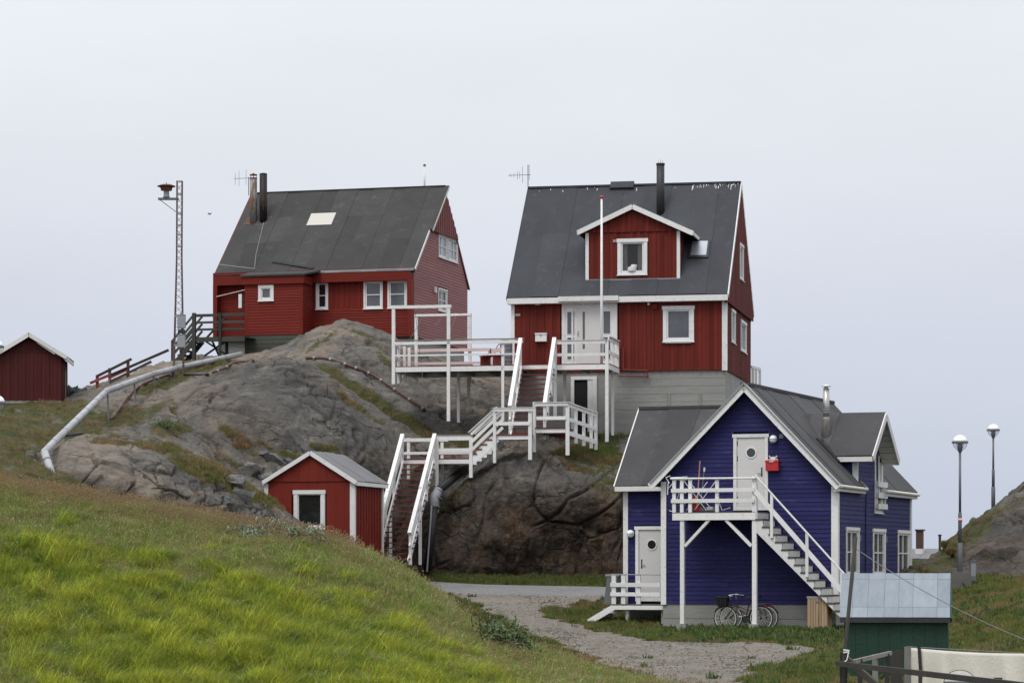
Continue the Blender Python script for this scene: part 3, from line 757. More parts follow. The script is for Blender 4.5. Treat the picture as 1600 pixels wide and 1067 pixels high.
# the grassy bank in front
bank_rows = [
 [(-420, 1560, 33), (600, 1560, 33), (1000, 1500, 34), (1200, 1480, 35)],
 [(-420, 1180, 42), (0, 1180, 42), (600, 1180, 42), (900, 1170, 43), (1200, 1160, 44)],
 [(-420, 1040, 46.5), (0, 1050, 46), (300, 1055, 46), (600, 1065, 46), (800, 1085, 46), (950, 1100, 46), (1200, 1120, 46)],
 [(-420, 860, 51.5), (0, 905, 51), (300, 930, 51), (500, 955, 51), (650, 990, 51), (800, 1052, 50), (950, 1085, 49), (1200, 1110, 48)],
 [(-420, 712, 57.2), (0, 772, 56.2), (100, 786, 56.2), (200, 803, 56.2), (300, 820, 56), (400, 837, 56), (500, 852, 55.5), (573, 878, 55), (643, 913, 55), (690, 947, 54.5), (750, 992, 54), (820, 1024, 53), (900, 1048, 52), (1000, 1078, 50), (1200, 1110, 49)],
 [(-420, 735, 62), (0, 800, 61), (300, 850, 61), (500, 884, 60), (643, 955, 60), (750, 1030, 58), (900, 1065, 55), (1200, 1130, 52)],
 [(-420, 900, 70), (0, 940, 70), (500, 1000, 69), (750, 1080, 64), (900, 1120, 60), (1200, 1180, 56)]]
U, V, Y = loft((-420, 1200), bank_rows, 300, 260)
P = to_world(U, V, Y)
P[..., 2] += .10*fbm(P/1.6, 3) + .03*fbm(P/.5, 2)
BANK = (P, grid_normals(P), U, V)
soil_material('bank_soil', (.075, .085, .016), (.11, .12, .024), (.12, .10, .04), 1.4)
grid_mesh('grass_bank', P, 300, 260, MAT['bank_soil'])

# ------------------------------------------------------------------ building pieces
def roof_slope(parent, A, B, C, D, n, mat, thick=.10, name='roof', strips=True, seams=0):
    """A eave-left, B eave-right, C ridge-right, D ridge-left (local); a deck slab and felt sheets laid over it"""
    A, B, C, D = map(Vector, (A, B, C, D))
    nrm = (B-A).cross(D-A).normalized()
    if nrm.z < 0: nrm = -nrm
    s = MB().hexa([A-nrm*thick, B-nrm*thick, C-nrm*thick, D-nrm*thick, A, B, C, D]).build(name, mat, parent)
    if strips:
        for i in range(n):
            t0, t1 = i/n, (i+1)/n
            e = .012 + .014*(i % 2) + random.uniform(0, .006)
            ov = .10/max((B-A).length, .1)
            t1o = min(1, t1+ov)
            a, b, c, d = A.lerp(B, t0), A.lerp(B, t1o), D.lerp(C, t1o), D.lerp(C, t0)
            cuts = [0] + [(k+1)/(seams+1)+random.uniform(-.06, .06) for k in range(seams)] + [1]
            for k in range(len(cuts)-1):
                f0, f1 = cuts[k], min(1, cuts[k+1]+.01)
                e2 = e + .004*(len(cuts)-k)
                lo = -.02 if k == 0 else 0
                q = [a.lerp(d, f0+lo/5), b.lerp(c, f0+lo/5), b.lerp(c, f1), a.lerp(d, f1)]
                MB().hexa([p+nrm*.002 for p in q] + [p+nrm*e2 for p in q]).build('roof_sheet', mat, s)
    return s

def globe_lamp(u, v, Y, zbase, label, name='street_lamp', group=None, block=False, sticker=False):
    """street lamp: stepped pole, ring and opal globe; (u, v) is the middle of the globe"""
    c = W(u, v, Y); H_ = c.z - zbase
    t = empty(name, (c.x, c.y, zbase), 0, label, 'street lamp', group)
    MB().lathe([(.075, -.3), (.075, H_*.22), (.070, H_*.22+.01)], 14).build('base_tube', MAT['lamp_metal'], t, True)
    MB().lathe([(.056, H_*.22), (.056, H_*.45), (.050, H_*.45+.02)], 14).build('pole_sleeve', MAT['lamp_metal'], t, True)
    MB().lathe([(.038, H_*.45), (.036, H_-.28)], 12).build('pole', MAT['lamp_metal'], t, True)
    MB().lathe([(.055, H_-.30), (.06, H_-.26), (.075, H_-.24), (.075, H_-.06), (.12, H_-.02)], 14).build('lamp_holder', MAT['lamp_metal'], t, True)
    up = [(.215*math.cos(a), H_+.01+.20*math.sin(a)) for a in np.linspace(0, 1.56, 9)]
    MB().lathe(up, 20).build('globe', MAT['opal'], t, True)
    lo = [(.11, H_-.20), (.165, H_-.13), (.20, H_-.06), (.21, H_-.015)]
    MB().lathe(lo, 20).build('lower_shade', MAT['clear_plastic'], t, True)
    MB().lathe([(.20, H_-.035), (.245, H_-.035), (.245, H_+.02), (.20, H_+.02)], 24).build('ring', MAT['lamp_metal'], t)
    for k in range(4):
        a = math.pi/2*k + .3
        MB().tube([(.235*math.cos(a), .235*math.sin(a), H_-.03), (.20*math.cos(a), .20*math.sin(a), H_-.14), (.07*math.cos(a), .07*math.sin(a), H_-.25)], .007, 5).build('cage_bar', MAT['lamp_metal'], t)
    if sticker:
        MB().box(-.058, .058, -.060, -.054, H_*.40, H_*.40+.05).build('band', MAT['white'], t)
        MB().box(-.059, .059, -.061, -.053, H_*.385, H_*.40).build('band', MAT['red_box'], t)
    return t

def wall_globe(parent, M, a, z, off=.03, r=.115):
    c = M(a, z, off+r*.7); base = M(a, z, off)
    o = MB().lathe([(.05, 0), (.05, .05)], 12, base, 'y').build('wall_lamp', MAT['grey_metal'], parent)
    prof = [(r*math.sin(t), -r*math.cos(t)) for t in np.linspace(.01, math.pi-.01, 11)]
    MB().lathe(prof, 18, c).build('globe', MAT['opal'], o, True)
    MB().lathe([(r*1.03, -.012), (r*1.03, .008)], 18, c).build('band', MAT['grey_metal'], o)
    return o

# ================================================================== right red house on the concrete basement
RH = Frame('red_house', 969, 676, 104.65, 11.1, 'red timber house on concrete basement with white-trimmed dormer and white entrance', 'house')
Rr = RH.root
xl, ze_ = RH.q(803, 580); xr, _ = RH.q(1134, 580)
zf = RH.q(969, 580)[1]                                   # top of the basement
DEP = 7.85
eav_y = -.28
xL, zE = RH.q(795, 463, eav_y); xR, zE2 = RH.q(1137.5, 461, eav_y)
zE = (zE+zE2)/2
rid_y = DEP/2
zRid = (RH.q(825, 291, rid_y)[1] + RH.q(1157, 288, rid_y)[1])/2
xRid0 = RH.q(824, 291, rid_y)[0]; xRid1 = RH.q(1157, 288, rid_y)[0]
xL = (xL+xRid0)/2; xR = (xR+xRid1)/2
Mf = lambda a, z, o: Vector((a, -o, z))
Ms = lambda a, z, o: Vector((xr+o, a, z))
slope = (zRid-zE)/(rid_y-eav_y)
zwall = zE - .12
# basement
MB().box(xl+.05, xr-.03, .06, DEP-.06, -3.0, zf).build('basement_wall', MAT['concrete'], Rr)
for k in range(13):                                      # the board-marked lifts of the concrete
    z0 = -1.4 + k*(zf+1.4)/13; z1 = z0 + (zf+1.4)/13 - .012
    a, b = RH.q(964, 600)[0], xr-.02
    MB().box(a if z1 > -.2 else a, b, .045+random.uniform(0, .01), .08, z0, z1).build('concrete_lift', MAT['concrete'], Rr)
for uu in (1045, 1094):
    x, z = RH.q(uu, 614); MB().box(x-.06, x+.06, .02, .06, -.3, z).build('timber_strip', MAT['grey_timber'], Rr)
# wall core and cladding
MB().add([(xl+.09, .09, zf), (xr-.09, .09, zf), (xr-.09, DEP-.09, zf), (xl+.09, DEP-.09, zf), (xl+.09, .09, zwall), (xr-.09, .09, zwall), (xr-.09, DEP-.09, zwall), (xl+.09, DEP-.09, zwall),
          (xl+.09, rid_y, zRid-.25), (xr-.09, rid_y, zRid-.25)],
         [(0,3,2,1), (0,1,5,4), (2,3,7,6), (1,2,6,9,5), (3,0,4,8,7), (4,5,9,8), (6,7,8,9)]).build('wall', MAT['red_house'], Rr)
ent = (*[RH.q(u, 500)[0] for u in (878, 964)], RH.q(920, 576)[1], RH.q(920, 470)[1])
win = (*[RH.q(u, 500)[0] for u in (1036, 1084.5)], RH.q(1060, 534)[1], RH.q(1060, 478)[1])
siding(Rr, Mf, [(xl, zf), (xr, zf), (xr, zwall), (xl, zwall)], .145, MAT['red_house'], True, [ent, win])
window(Rr, Mf, *win, trim=.13, glass=MAT['glass_grey'], sash=.06)
MB().box(win[0]+.1, win[1]-.1, -.10, -.02, win[2]-.06, win[2]-.01).build('sill_flashing', MAT['grey_metal'], Rr)
# corner boards
for (c0, c1) in ((xr-.13, xr+.012), (xl-.10, xl+.03)):
    MB().box(c0, c1, -.055, .02, zf-.02, zwall).build('corner_board', MAT['white'], Rr)
MB().box(xr-.002, xr+.052, -.05, .10, zf-.02, zwall).build('corner_board', MAT['white'], Rr)
# right gable wall
zg = zwall
gy = lambda z: (z-zE)/slope + eav_y
ywin = []
for (u0, u1, v0, v1) in ((1152.8, 1158.2, 490, 547), (1162.3, 1171.0, 503, 559)):
    y0 = RH.s_(u0, 520, xr)[0]; y1 = RH.s_(u1, 520, xr)[0]
    ywin.append((y0, y1, RH.s_(u1, v1, xr)[1], RH.s_(u0, v0, xr)[1]))
ywin = [(1.55, 2.75, ywin[0][2]+.05, ywin[0][3]), (4.55, 6.35, ywin[1][2]+.05, ywin[1][3])]
upw = (3.3, 4.5, RH.s_(1156, 440, xr)[1], RH.s_(1156, 384, xr)[1])
siding(Rr, Ms, [(.02, zf), (DEP, zf), (DEP, zg+.1), (.02, zg+.1)], .145, MAT['red_house'], True, ywin)
Mg = lambda a, z, o: Vector((xr+.10+o, a, z))
zb = zE - .30
tri = [(eav_y+.05, zb), (DEP-eav_y-.05, zb), (DEP-eav_y-.05, zE-.02), (rid_y, zRid-.1), (eav_y+.05, zE-.02)]
MB().prism([(xr-.02, a, z) for a, z in tri], (.05, 0, 0)).build('gable_backing', MAT['red_house'], Rr)
siding(Rr, Mg, tri, .145, MAT['red_house'], True, [upw])
for w in ywin: window(Rr, Ms, *w, trim=.11, glass=MAT['glass_grey'], mull=(.5,), sash=.05)
window(Rr, Mg, *upw, trim=.11, glass=MAT['glass_grey'], mull=(.5,), sash=.05)
# left gable (turned away)
Ml = lambda a, z, o: Vector((xl-o, a, z))
siding(Rr, Ml, [(.02, zf), (DEP, zf), (DEP, zE), (rid_y, zRid-.15), (.02, zE)], .145, MAT['red_house'], True)
# roof
rf = roof_slope(Rr, (xL, eav_y, zE), (xR, eav_y, zE), (xR, rid_y, zRid), (xL, rid_y, zRid), 9, MAT['felt'], thick=.14, seams=1)
roof_slope(Rr, (xR, DEP-eav_y, zE), (xL, DEP-eav_y, zE), (xL, rid_y, zRid), (xR, rid_y, zRid), 9, MAT['felt'], thick=.14)
MB().box(xL, xR, rid_y-.12, rid_y+.12, zRid-.03, zRid+.035).build('ridge_cap', MAT['felt'], Rr)
z0 = RH.q(969, 472, eav_y-.03)[1]
MB().box(xL-.01, xR+.01, eav_y-.045, eav_y-.002, z0, zE-.03).build('fascia', MAT['white'], Rr)
MB().box(xL, xR, eav_y, .02, z0-.002, z0+.03).build('soffit', MAT['white'], Rr)
gx = [RH.q(u, 465, -.4)[0] for u in (872, 966)]
MB().box(gx[0], gx[1], eav_y-.14, eav_y-.05, RH.q(900, 470.5, -.4)[1], RH.q(900, 463, -.4)[1]).build('entrance_fascia', MAT['white'], Rr)
for sx, x in ((1, xR), (-1, xL)):
    for (ya, yb) in ((eav_y, rid_y), (DEP-eav_y, rid_y)):
        MB().beam((x+sx*.02, ya, zE-.08), (x+sx*.02, yb, zRid-.08), .035, .16).build('barge_board', MAT['white'] if sx > 0 else MAT['felt'], Rr)
# bird droppings along the ridge
m = MB()
for k in range(46):
    x = random.choice([random.uniform(xL+.3, xR-.1), random.uniform(xR-1.6, xR-.05)]); d = random.uniform(.03, .34)*random.random()+.02
    p = Vector((x, rid_y, zRid)); q = Vector((0, -(rid_y-eav_y), zE-zRid)).normalized(); n_ = Vector((0, -(zRid-zE), rid_y-eav_y)).normalized()
    a = p + q*random.uniform(.05, .25) + n_*.045; w = random.uniform(.004, .016)
    m.add([a-Vector((w, 0, 0)), a+Vector((w, 0, 0)), a+q*d+Vector((w*.5, 0, 0)), a+q*d-Vector((w*.5, 0, 0))], [(0, 1, 2, 3)])
tag(m.build('bird_droppings', MAT['white'], Rr), kind='stuff')
# entrance: white surround, side lights, door
def entrance():
    x0, x1, z0, z1 = ent
    s = MB().mbox(Mf, x0, x1, z0, z1, -.03, .035).build('entrance_surround', MAT['white'], Rr)
    X = lambda u: RH.q(u, 520, -.04)[0]; Z = lambda v: RH.q(920, v, -.04)[1]
    for (a, b) in ((878, 883), (959.5, 964.5), (893, 896)):
        MB().mbox(Mf, X(a), X(b), z0+.03, Z(480), .035, .06).build('surround_board', MAT['white'], s)
    MB().mbox(Mf, X(878), X(964.5), Z(480), Z(473), .035, .055).build('surround_board', MAT['white'], s)
    for (a, b) in ((886.5, 897.5), (943, 953.5)):
        for (v0, v1) in ((487, 521.5), (527, 561)):
            MB().mbox(Mf, X(a)-.03, X(b)+.03, Z(v1)-.03, Z(v0)+.03, .036, .05).build('side_light_frame', MAT['white'], s)
            MB().mbox(Mf, X(a), X(b), Z(v1), Z(v0), .05, .053).build('side_light', MAT['glass_grey'], s)
    d = MB().mbox(Mf, X(901), X(940.5), z0+.05, Z(479.5), .036, .058).build('door', MAT['door_white'], Rr)
    MB().mbox(Mf, X(910.5), X(914), Z(545), Z(487), .058, .062).build('door_glass', MAT['glass_grey'], d)
    MB().lathe([(.022, 0), (.022, -.05)], 8, Mf(X(903.5), Z(522), .06), 'y').build('door_handle', MAT['dark_metal'], d)
    MB().lathe([(.018, 0), (.018, -.03)], 8, Mf(X(903.5), Z(518), .06), 'y').build('lock', MAT['dark_metal'], d)
entrance()
# basement door, standing open and dark
bx = [RH.q(u, 620)[0] for u in (892, 932.5)]; bz = [RH.q(910, v)[1] for v in (690, 588)]
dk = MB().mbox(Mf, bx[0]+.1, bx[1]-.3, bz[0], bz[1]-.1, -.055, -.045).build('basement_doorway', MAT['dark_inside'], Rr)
m = MB(); m.mbox(Mf, bx[0], bx[0]+.12, bz[0], bz[1], -.06, .02); m.mbox(Mf, bx[1]-.14, bx[1], bz[0], bz[1], -.06, .02); m.mbox(Mf, bx[0]+.12, bx[1]-.14, bz[1]-.12, bz[1], -.06, .018)
m.build('door_frame', MAT['white'], dk)
MB().mbox(Mf, bx[1]-.34, bx[1]-.14, bz[0], bz[1]-.12, -.04, .0).build('door_leaf', MAT['white'], dk)
# dormer
A0, n0 = Vector((0, eav_y, zE)), Vector((0, -(zRid-zE), rid_y-eav_y))
yD = RH.hit(988, 436, A0, n0).y
dx0, dx1 = RH.q(916, 400, yD)[0], RH.q(1062, 400, yD)[0]
dz0, dz1 = RH.q(988, 436, yD)[1], RH.q(988, 362, yD)[1]
dap = RH.q(988, 319, yD-.25); del_ = RH.q(902.5, 360, yD-.25); der = RH.q(1083, 361, yD-.25)
yDc = yD+.09
dm = MB().add([(dx0, yDc, dz0-.3), (dx1, yDc, dz0-.3), (dx1, yDc, dz1+.1), (dap[0], yDc, dap[1]-.12), (dx0, yDc, dz1+.1),
               (dx0, yD+4.2, dz0-.3), (dx1, yD+4.2, dz0-.3), (dx1, yD+4.2, dz1+.1), (dap[0], yD+4.2, dap[1]-.12), (dx0, yD+4.2, dz1+.1)],
              [(0,1,2,3,4), (9,8,7,6,5), (0,5,6,1), (1,6,7,2), (2,7,8,3), (3,8,9,4), (4,9,5,0)]).build('dormer', MAT['red_house'], Rr)
Md = lambda a, z, o: Vector((a, yD-.012-o, z))
dwin = (*[RH.q(u, 400, yD)[0] for u in (965, 1011.5)], RH.q(988, 429.5, yD)[1], RH.q(988, 373, yD)[1])
siding(dm, Md, [(dx0, dz0), (dx1, dz0), (dx1, dz1), (dx0, dz1)], .145, MAT['red_house'], True, [dwin])
Md2 = lambda a, z, o: Vector((a, yD-.055-o, z))
siding(dm, Md2, [(dx0-.1, dz1-.02), (dx1+.1, dz1-.02), (dap[0], dap[1]-.14)], .11, MAT['red_house'], True, name='gable_board')
wd_ = window(dm, Md, *dwin, trim=.13, glass=MAT['glass_clear'], sash=.06, curtain='sides')
wc = (dwin[0]+dwin[1])/2
MB().lathe([(.07, 0), (.11, .10), (.12, .17), (.10, .20)], 12, Md(wc+.05, dwin[2]+.17, -.052), 'z').build('flower_pot', MAT['white'], wd_)
MB().lathe([(.17, 0), (.16, .13), (.10, .16)], 12, Md(wc-.02, dwin[2]+.14, -.045), 'z').build('window_ornament', MAT['plaster'], wd_)
for (a, b) in ((dx0-.02, dx0+.10), (dx1-.10, dx1+.02)):
    MB().mbox(Md, a, b, dz0-.02, dz1, .0, .05).build('corner_board', MAT['white'], dm)
MB().mbox(Md, dx0, dx1, dz0-.05, dz0, 0, .06).build('flashing', MAT['grey_metal'], dm)
for (e_, sg) in ((del_, -1), (der, 1)):
    E = Vector((e_[0], yD-.25, e_[1])); T = Vector((dap[0], yD-.25, dap[1]))
    back = Vector((0, 4.3, 0))
    s = MB().hexa([E+Vector((0, 0, -.09)), T+Vector((0, 0, -.09)), T+back+Vector((0, 0, -.09)), E+back+Vector((0, 0, -.09)), E, T, T+back, E+back]).build('dormer_roof', MAT['felt'], dm)
    MB().beam(E+Vector((0, -.02, -.09)), T+Vector((0, -.02, -.09)), .035, .17).build('barge_board', MAT['white'], dm)
    MB().beam(E+Vector((0, 0, -.10)), E+back+Vector((0, 0, -.10)), .05, .12).build('gutter_board', MAT['white'], dm)
# things fixed to the roof
def on_roof(u, v): return RH.hit(u, v, A0, n0)
def roof_box(name, u0, u1, v0, v1, h, mat, glass=None, glass_in=.09, A=A0, n=n0, parent=None, F=None):
    F = F or RH; parent = parent or Rr
    P = [F.hit(u, v, A, n) for (u, v) in ((u0, v1), (u1, v1), (u1, v0), (u0, v0))]
    xa, xb = min(p.x for p in P), max(p.x for p in P)
    lo, hi = min(P, key=lambda p: p.z), max(P, key=lambda p: p.z)
    nn = Vector(n).normalized()
    def q(x, base): return Vector((x, base.y, base.z))
    C = [q(xa, lo), q(xb, lo), q(xb, hi), q(xa, hi)]
    o = MB().hexa(C + [c + nn*h for c in C]).build(name, mat, parent)
    if glass:
        cen = sum(C, Vector())/4
        G = [cen + (c-cen)*(1-glass_in*2) for c in C]
        MB().hexa([g+nn*(h-.01) for g in G] + [g+nn*(h+.006) for g in G]).build('pane', glass, o)
    return o
roof_box('roof_window', 1079, 1107, 377, 405, .10, MAT['dark_metal'], MAT['skylight_glass'], .12)
roof_box('roof_vent', 955, 990, 288.5, 297, .14, MAT['felt'])
p = on_roof(1032, 333)
ch = MB().lathe([(.15, p.z-.2), (.15, RH.q(1032, 256, p.y)[1])], 16, (p.x, p.y, 0)).build('chimney', MAT['dark_metal'], Rr, True)
zt = RH.q(1032, 256, p.y)[1]
MB().lathe([(.165, zt-.06), (.165, zt+.01)], 16, (p.x, p.y, 0)).build('chimney_collar', MAT['dark_metal'], ch)
for k in range(3): MB().tube([(p.x-.08+.08*k, p.y, zt), (p.x-.08+.08*k, p.y, zt+.12+.04*(k == 1))], .008, 5).build('spike', MAT['grey_metal'], ch)
def antenna(F, parent, u, v0, v1, y, ubeam0, ubeam1, vb, els, mat):
    x, z0 = F.q(u, v0, y); z1 = F.q(u, v1, y)[1]
    an = MB().tube([(x, y, z1-.1), (x, y, z0)], .016, 6).build('antenna', mat, parent)
    xa = F.q(ubeam0, vb, y)[0]; xb = F.q(ubeam1, vb, y)[0]; zb_ = F.q(u, vb, y)[1]
    MB().tube([(xa, y, zb_), (xb, y, zb_)], .010, 5).build('boom', mat, an)
    for (ue, va, vb_) in els:
        xe = F.q(ue, vb, y)[0]
        MB().tube([(xe, y, F.q(u, va, y)[1]), (xe, y, F.q(u, vb_, y)[1])], .007, 5).build('element', mat, an)
    return an
antenna(RH, Rr, 825, 258, 293, rid_y, 794, 829, 273.5, [(808.5, 268, 280), (816.5, 260, 286), (827, 257, 282), (798, 271, 276), (803, 270, 277), (812, 268, 279)], MAT['dark_metal'])
# small things on the front
x, z = RH.q(841, 474); MB().lathe([(.10, 0), (.11, .05), (.07, .11)], 14, (x, -.13, z-.08)).build('porch_lamp', MAT['plaster'], Rr, True)
a = RH.q(805.5, 494); b2 = RH.q(813, 490)
pl = MB().mbox(Mf, a[0], b2[0], a[1], b2[1], .03, .045).build('number_plate', MAT['plate'], Rr)
x, z = RH.q(1023.5, 479.5); MB().lathe([(.11, 0), (.11, -.04), (.08, -.06)], 14, (x, -.03, z), 'y').build('vent', MAT['red_house'], Rr)
x, z = RH.q(1014, 475); MB().box(x-.04, x+.04, -.10, -.03, z-.05, z+.05).build('outdoor_sensor', MAT['white'], Rr)
x, z = RH.q(960.5, 377, yD); MB().mbox(Md, x-.05, x+.05, z-.05, z+.05, .03, .07).build('vent', MAT['grey_metal'], dm)
m = MB(); pt = lambda u, v: RH.p(u, v, -.10)
m.tube([pt(967, 540), pt(967, 588), pt(1008, 588), pt(1012, 590)], .03, 6); m.tube([pt(974, 578), pt(1012, 579), pt(1012, 590)], .03, 6); m.tube([pt(974, 543), pt(974, 578)], .022, 6)
m.build('fill_pipe', MAT['red_wood'], Rr)
# letter box hung beside the entrance
a, b2 = RH.q(837.5, 534, -.03), RH.q(855, 520.5, -.03)
lb = Frame('letter_box', 846, 534, 104.5, 11.1, 'white metal letter box on red wall left of the white entrance', 'letter box')
P0 = RH.world((a[0], -.03, a[1])); lb.root.location = P0
ww, hh = b2[0]-a[0], b2[1]-a[1]
MB().box(0, ww, -.16, .0, 0, hh*.82).build('body', MAT['white'], lb.root)
MB().box(-.01, ww+.01, -.18, .0, hh*.82, hh).build('lid', MAT['white'], lb.root)
MB().lathe([(.02, 0), (.02, -.02)], 8, (ww*.5, -.16, hh*.68), 'y').build('lock', MAT['dark_metal'], lb.root)

# ================================================================== decks and stairs in front of the right house
DK = Frame('wooden_deck', 700, 573, 102.8, 11.1, 'white railed wooden deck on tall posts with two laundry frames beside red house', 'deck')
dkr = DK.root
yF = 0.0                                                  # front plane of the deck
def hbox(F, parent, name, u0, u1, v0, v1, y0, y1, mat):
    xa, zb_ = F.q(u0, v1, y0); xb, zt_ = F.q(u1, v0, y0)
    return MB().box(min(xa, xb), max(xa, xb), y0, y1, min(zb_, zt_), max(zb_, zt_)).build(name, mat, parent)
def post(F, parent, u, v0, v1, y, mat=None, w=.10, name='post', d=.10):
    x, zt_ = F.q(u, v0, y); zb_ = F.q(u, v1, y)[1]
    return MB().box(x-w/2, x+w/2, y, y+d, zb_, zt_).build(name, mat or MAT['white'], parent)
WH, PK, TR = MAT['white'], MAT['pinkish'], MAT['tread_red']
# left deck: floor boards
xa = DK.q(614, 571)[0]; xb = DK.q(812, 571)[0]; zd = DK.q(700, 571)[1]; ybk = 3.2
nb = 22
for k in range(nb):
    y0 = .03 + k*(ybk-.03)/nb
    MB().box(xa, xb, y0, y0+(ybk-.03)/nb-.006, zd-.035, zd+random.uniform(-.003, .003)).build('deck_board', TR, dkr)
MB().box(xa, xb, 0, .026, zd-.21, zd-.037).build('fascia', WH, dkr)
MB().box(xa, xa+.04, .03, ybk, zd-.21, zd-.04).build('fascia', WH, dkr)
for k in range(5):
    x = xa + (xb-xa)*(k+.5)/5; MB().box(x-.04, x+.04, .03, ybk, zd-.20, zd-.037).build('joist', MAT['grey_timber'], dkr)
MB().box(xa, xb, ybk-.06, ybk, zd-.21, zd-.04).build('fascia', WH, dkr)
# front railing of the left deck
hbox(DK, dkr, 'hand_rail', 617, 817, 531, 539, -.05, -.01, WH); hbox(DK, dkr, 'rail_cap', 617, 818, 529.5, 531.2, -.07, .10, MAT['grey_timber'])
hbox(DK, dkr, 'mid_rail', 617, 812, 551.5, 557, -.045, -.012, WH)
post(DK, dkr, 614.5, 478, 600, -.05, w=.115); post(DK, dkr, 700.5, 478, 658, -.05, w=.115); post(DK, dkr, 785.5, 531, 658, 0.0); 
hbox(DK, dkr, 'frame_beam', 611, 704.5, 476, 482.5, -.06, .06, WH)
post(DK, dkr, 716, 578, 660, 1.5); post(DK, dkr, 732, 578, 640, 3.0, mat=MAT['white_worn'])
post(DK, dkr, 622.5, 540, 599, .6); post(DK, dkr, 631.5, 541, 590, 1.15); post(DK, dkr, 639, 543, 572, 1.7); post(DK, dkr, 631, 578, 590, 2.4)
yb = 3.15
post(DK, dkr, 650.0, 491, 596, yb, w=.11); post(DK, dkr, 733.5, 491, 596, yb, w=.11, mat=MAT['white_worn'])
hbox(DK, dkr, 'frame_beam', 647.5, 736, 489.5, 494.5, yb-.02, yb+.09, WH)
for (v0, v1) in ((543.5, 550), (564.5, 570)):
    hbox(DK, dkr, 'back_rail', 652, 768, v0, v1, yb-.05, yb-.01, PK)
post(DK, dkr, 765, 544, 578, yb, mat=PK)
for (za, zb_, v0) in ((.80, .68, 0), (.36, .24, 0)):
    MB().hexa([Vector(p) for p in ((xa+.02, 0, zd+zb_), (xa+.06, 0, zd+zb_), (xa+.06, yb, zd+zb_), (xa+.02, yb, zd+zb_), (xa+.02, 0, zd+za), (xa+.06, 0, zd+za), (xa+.06, yb, zd+za), (xa+.02, yb, zd+za))]).build('side_rail', PK, dkr)
# right deck
xc, xd = DK.q(868, 571)[0], DK.q(952, 571)[0]; yR0 = 0.0
ybr = 2.28
for k in range(16):
    y0 = .03 + k*(ybr-.03)/16
    MB().box(xc-1.3, xd, y0, y0+(ybr-.03)/16-.006, zd-.035, zd).build('deck_board', TR, dkr)
MB().box(xc-1.32, xd, 0, .026, zd-.21, zd-.037).build('fascia', WH, dkr)
MB().box(xd-.04, xd, .03, ybr, zd-.21, zd-.04).build('fascia', WH, dkr)
for k in range(4):
    x = xc-1.2 + (xd-xc+1.1)*k/3; MB().box(x-.04, x+.04, .03, ybr, zd-.20, zd-.037).build('joist', MAT['grey_timber'], dkr)
hbox(DK, dkr, 'hand_rail', 867, 948, 531.5, 538, -.05, -.01, WH); hbox(DK, dkr, 'rail_cap', 863.5, 950, 530, 532, -.08, .10, MAT['white'])
hbox(DK, dkr, 'mid_rail', 867, 948, 551, 557, -.045, -.012, WH)
post(DK, dkr, 867, 531, 650, -.02, w=.11); post(DK, dkr, 948.0, 531, 690, -.05, w=.115); post(DK, dkr, 957, 577, 680, 1.7, w=.09); post(DK, dkr, 882, 578, 650, 1.2, w=.09); 
x2 = xd
for (za, zb_, nm) in ((.93, .80, 'side_rail'), (.97, .935, 'rail_cap'), (.46, .33, 'side_rail')):
    MB().box(x2-.06, x2-.02 if nm == 'side_rail' else x2+.04, 0.06, ybr, zd+zb_, zd+za).build(nm, WH, dkr)
for y in (1.15, 2.2): MB().box(x2-.08, x2-.005, y, y+.07, zd-.25, zd+.93).build('post', WH, dkr)

# stairs
ST = Frame('wooden_staircase', 640, 884, 94.6, 11.1, 'long white wooden staircase with red treads climbing the rock in three flights', 'staircase')
sr = ST.root
def flight(F, parent, p_top, p_bot, width, n, ex, rail=True, tread_over=.06, rail_h=.9, mat=TR, mid=True):
    """open stair; p_top/p_bot: middle of the top and foot nosing, ex: unit vector across"""
    p_top, p_bot, ex = Vector(p_top), Vector(p_bot), Vector(ex).normalized()
    d = p_bot - p_top; run = Vector((d.x, d.y, 0)); rd = run.normalized()
    for k in range(1, n+1):
        c = p_top + d*(k/(n+.0001)); dep = run.length/n*1.15
        a = ex*(width/2+tread_over)
        q = [c-a, c+a, c+a-rd*dep, c-a-rd*dep]
        MB().hexa([v - Vector((0, 0, .04)) for v in q] + q).build('tread', mat, parent)
    for sg in (-1, 1):
        off = ex*sg*(width/2)
        A, B = p_top+off-Vector((0, 0, .14)), p_bot+off-Vector((0, 0, .14))
        MB().beam(A, B, .05, .24).build('stringer', WH, parent)
        if rail:
            o2 = ex*sg*(width/2+.04)
            A, B = p_top+o2, p_bot+o2
            MB().beam(A+Vector((0, 0, rail_h)), B+Vector((0, 0, rail_h)), .13, .12).build('hand_rail', WH, parent)
            if mid: MB().beam(A+Vector((0, 0, rail_h*.48)), B+Vector((0, 0, rail_h*.48)), .05, .11).build('mid_rail', WH, parent)
            for t in (.02, .34, .67, .97):
                c = A.lerp(B, t)
                MB().box(c.x-.045, c.x+.045, c.y-.045, c.y+.045, c.z-.32, c.z+rail_h-.02).build('baluster', WH, parent)
def inF(F, G, p): return F.local(G.world(p))
exh = Vector((1, 0, 0))
# upper flight (in the staircase frame)
t0 = inF(ST, DK, (*[(DK.q(840, 572)[0])], -.02, zd)); 
foot_v, run3 = 676, 2.45
yt = t0.y
b_x, b_z = ST.q(823.5, 676, yt-run3)
flight(ST, sr, (t0.x, yt, t0.z), (b_x, yt-run3, b_z), 1.14, 14, exh)
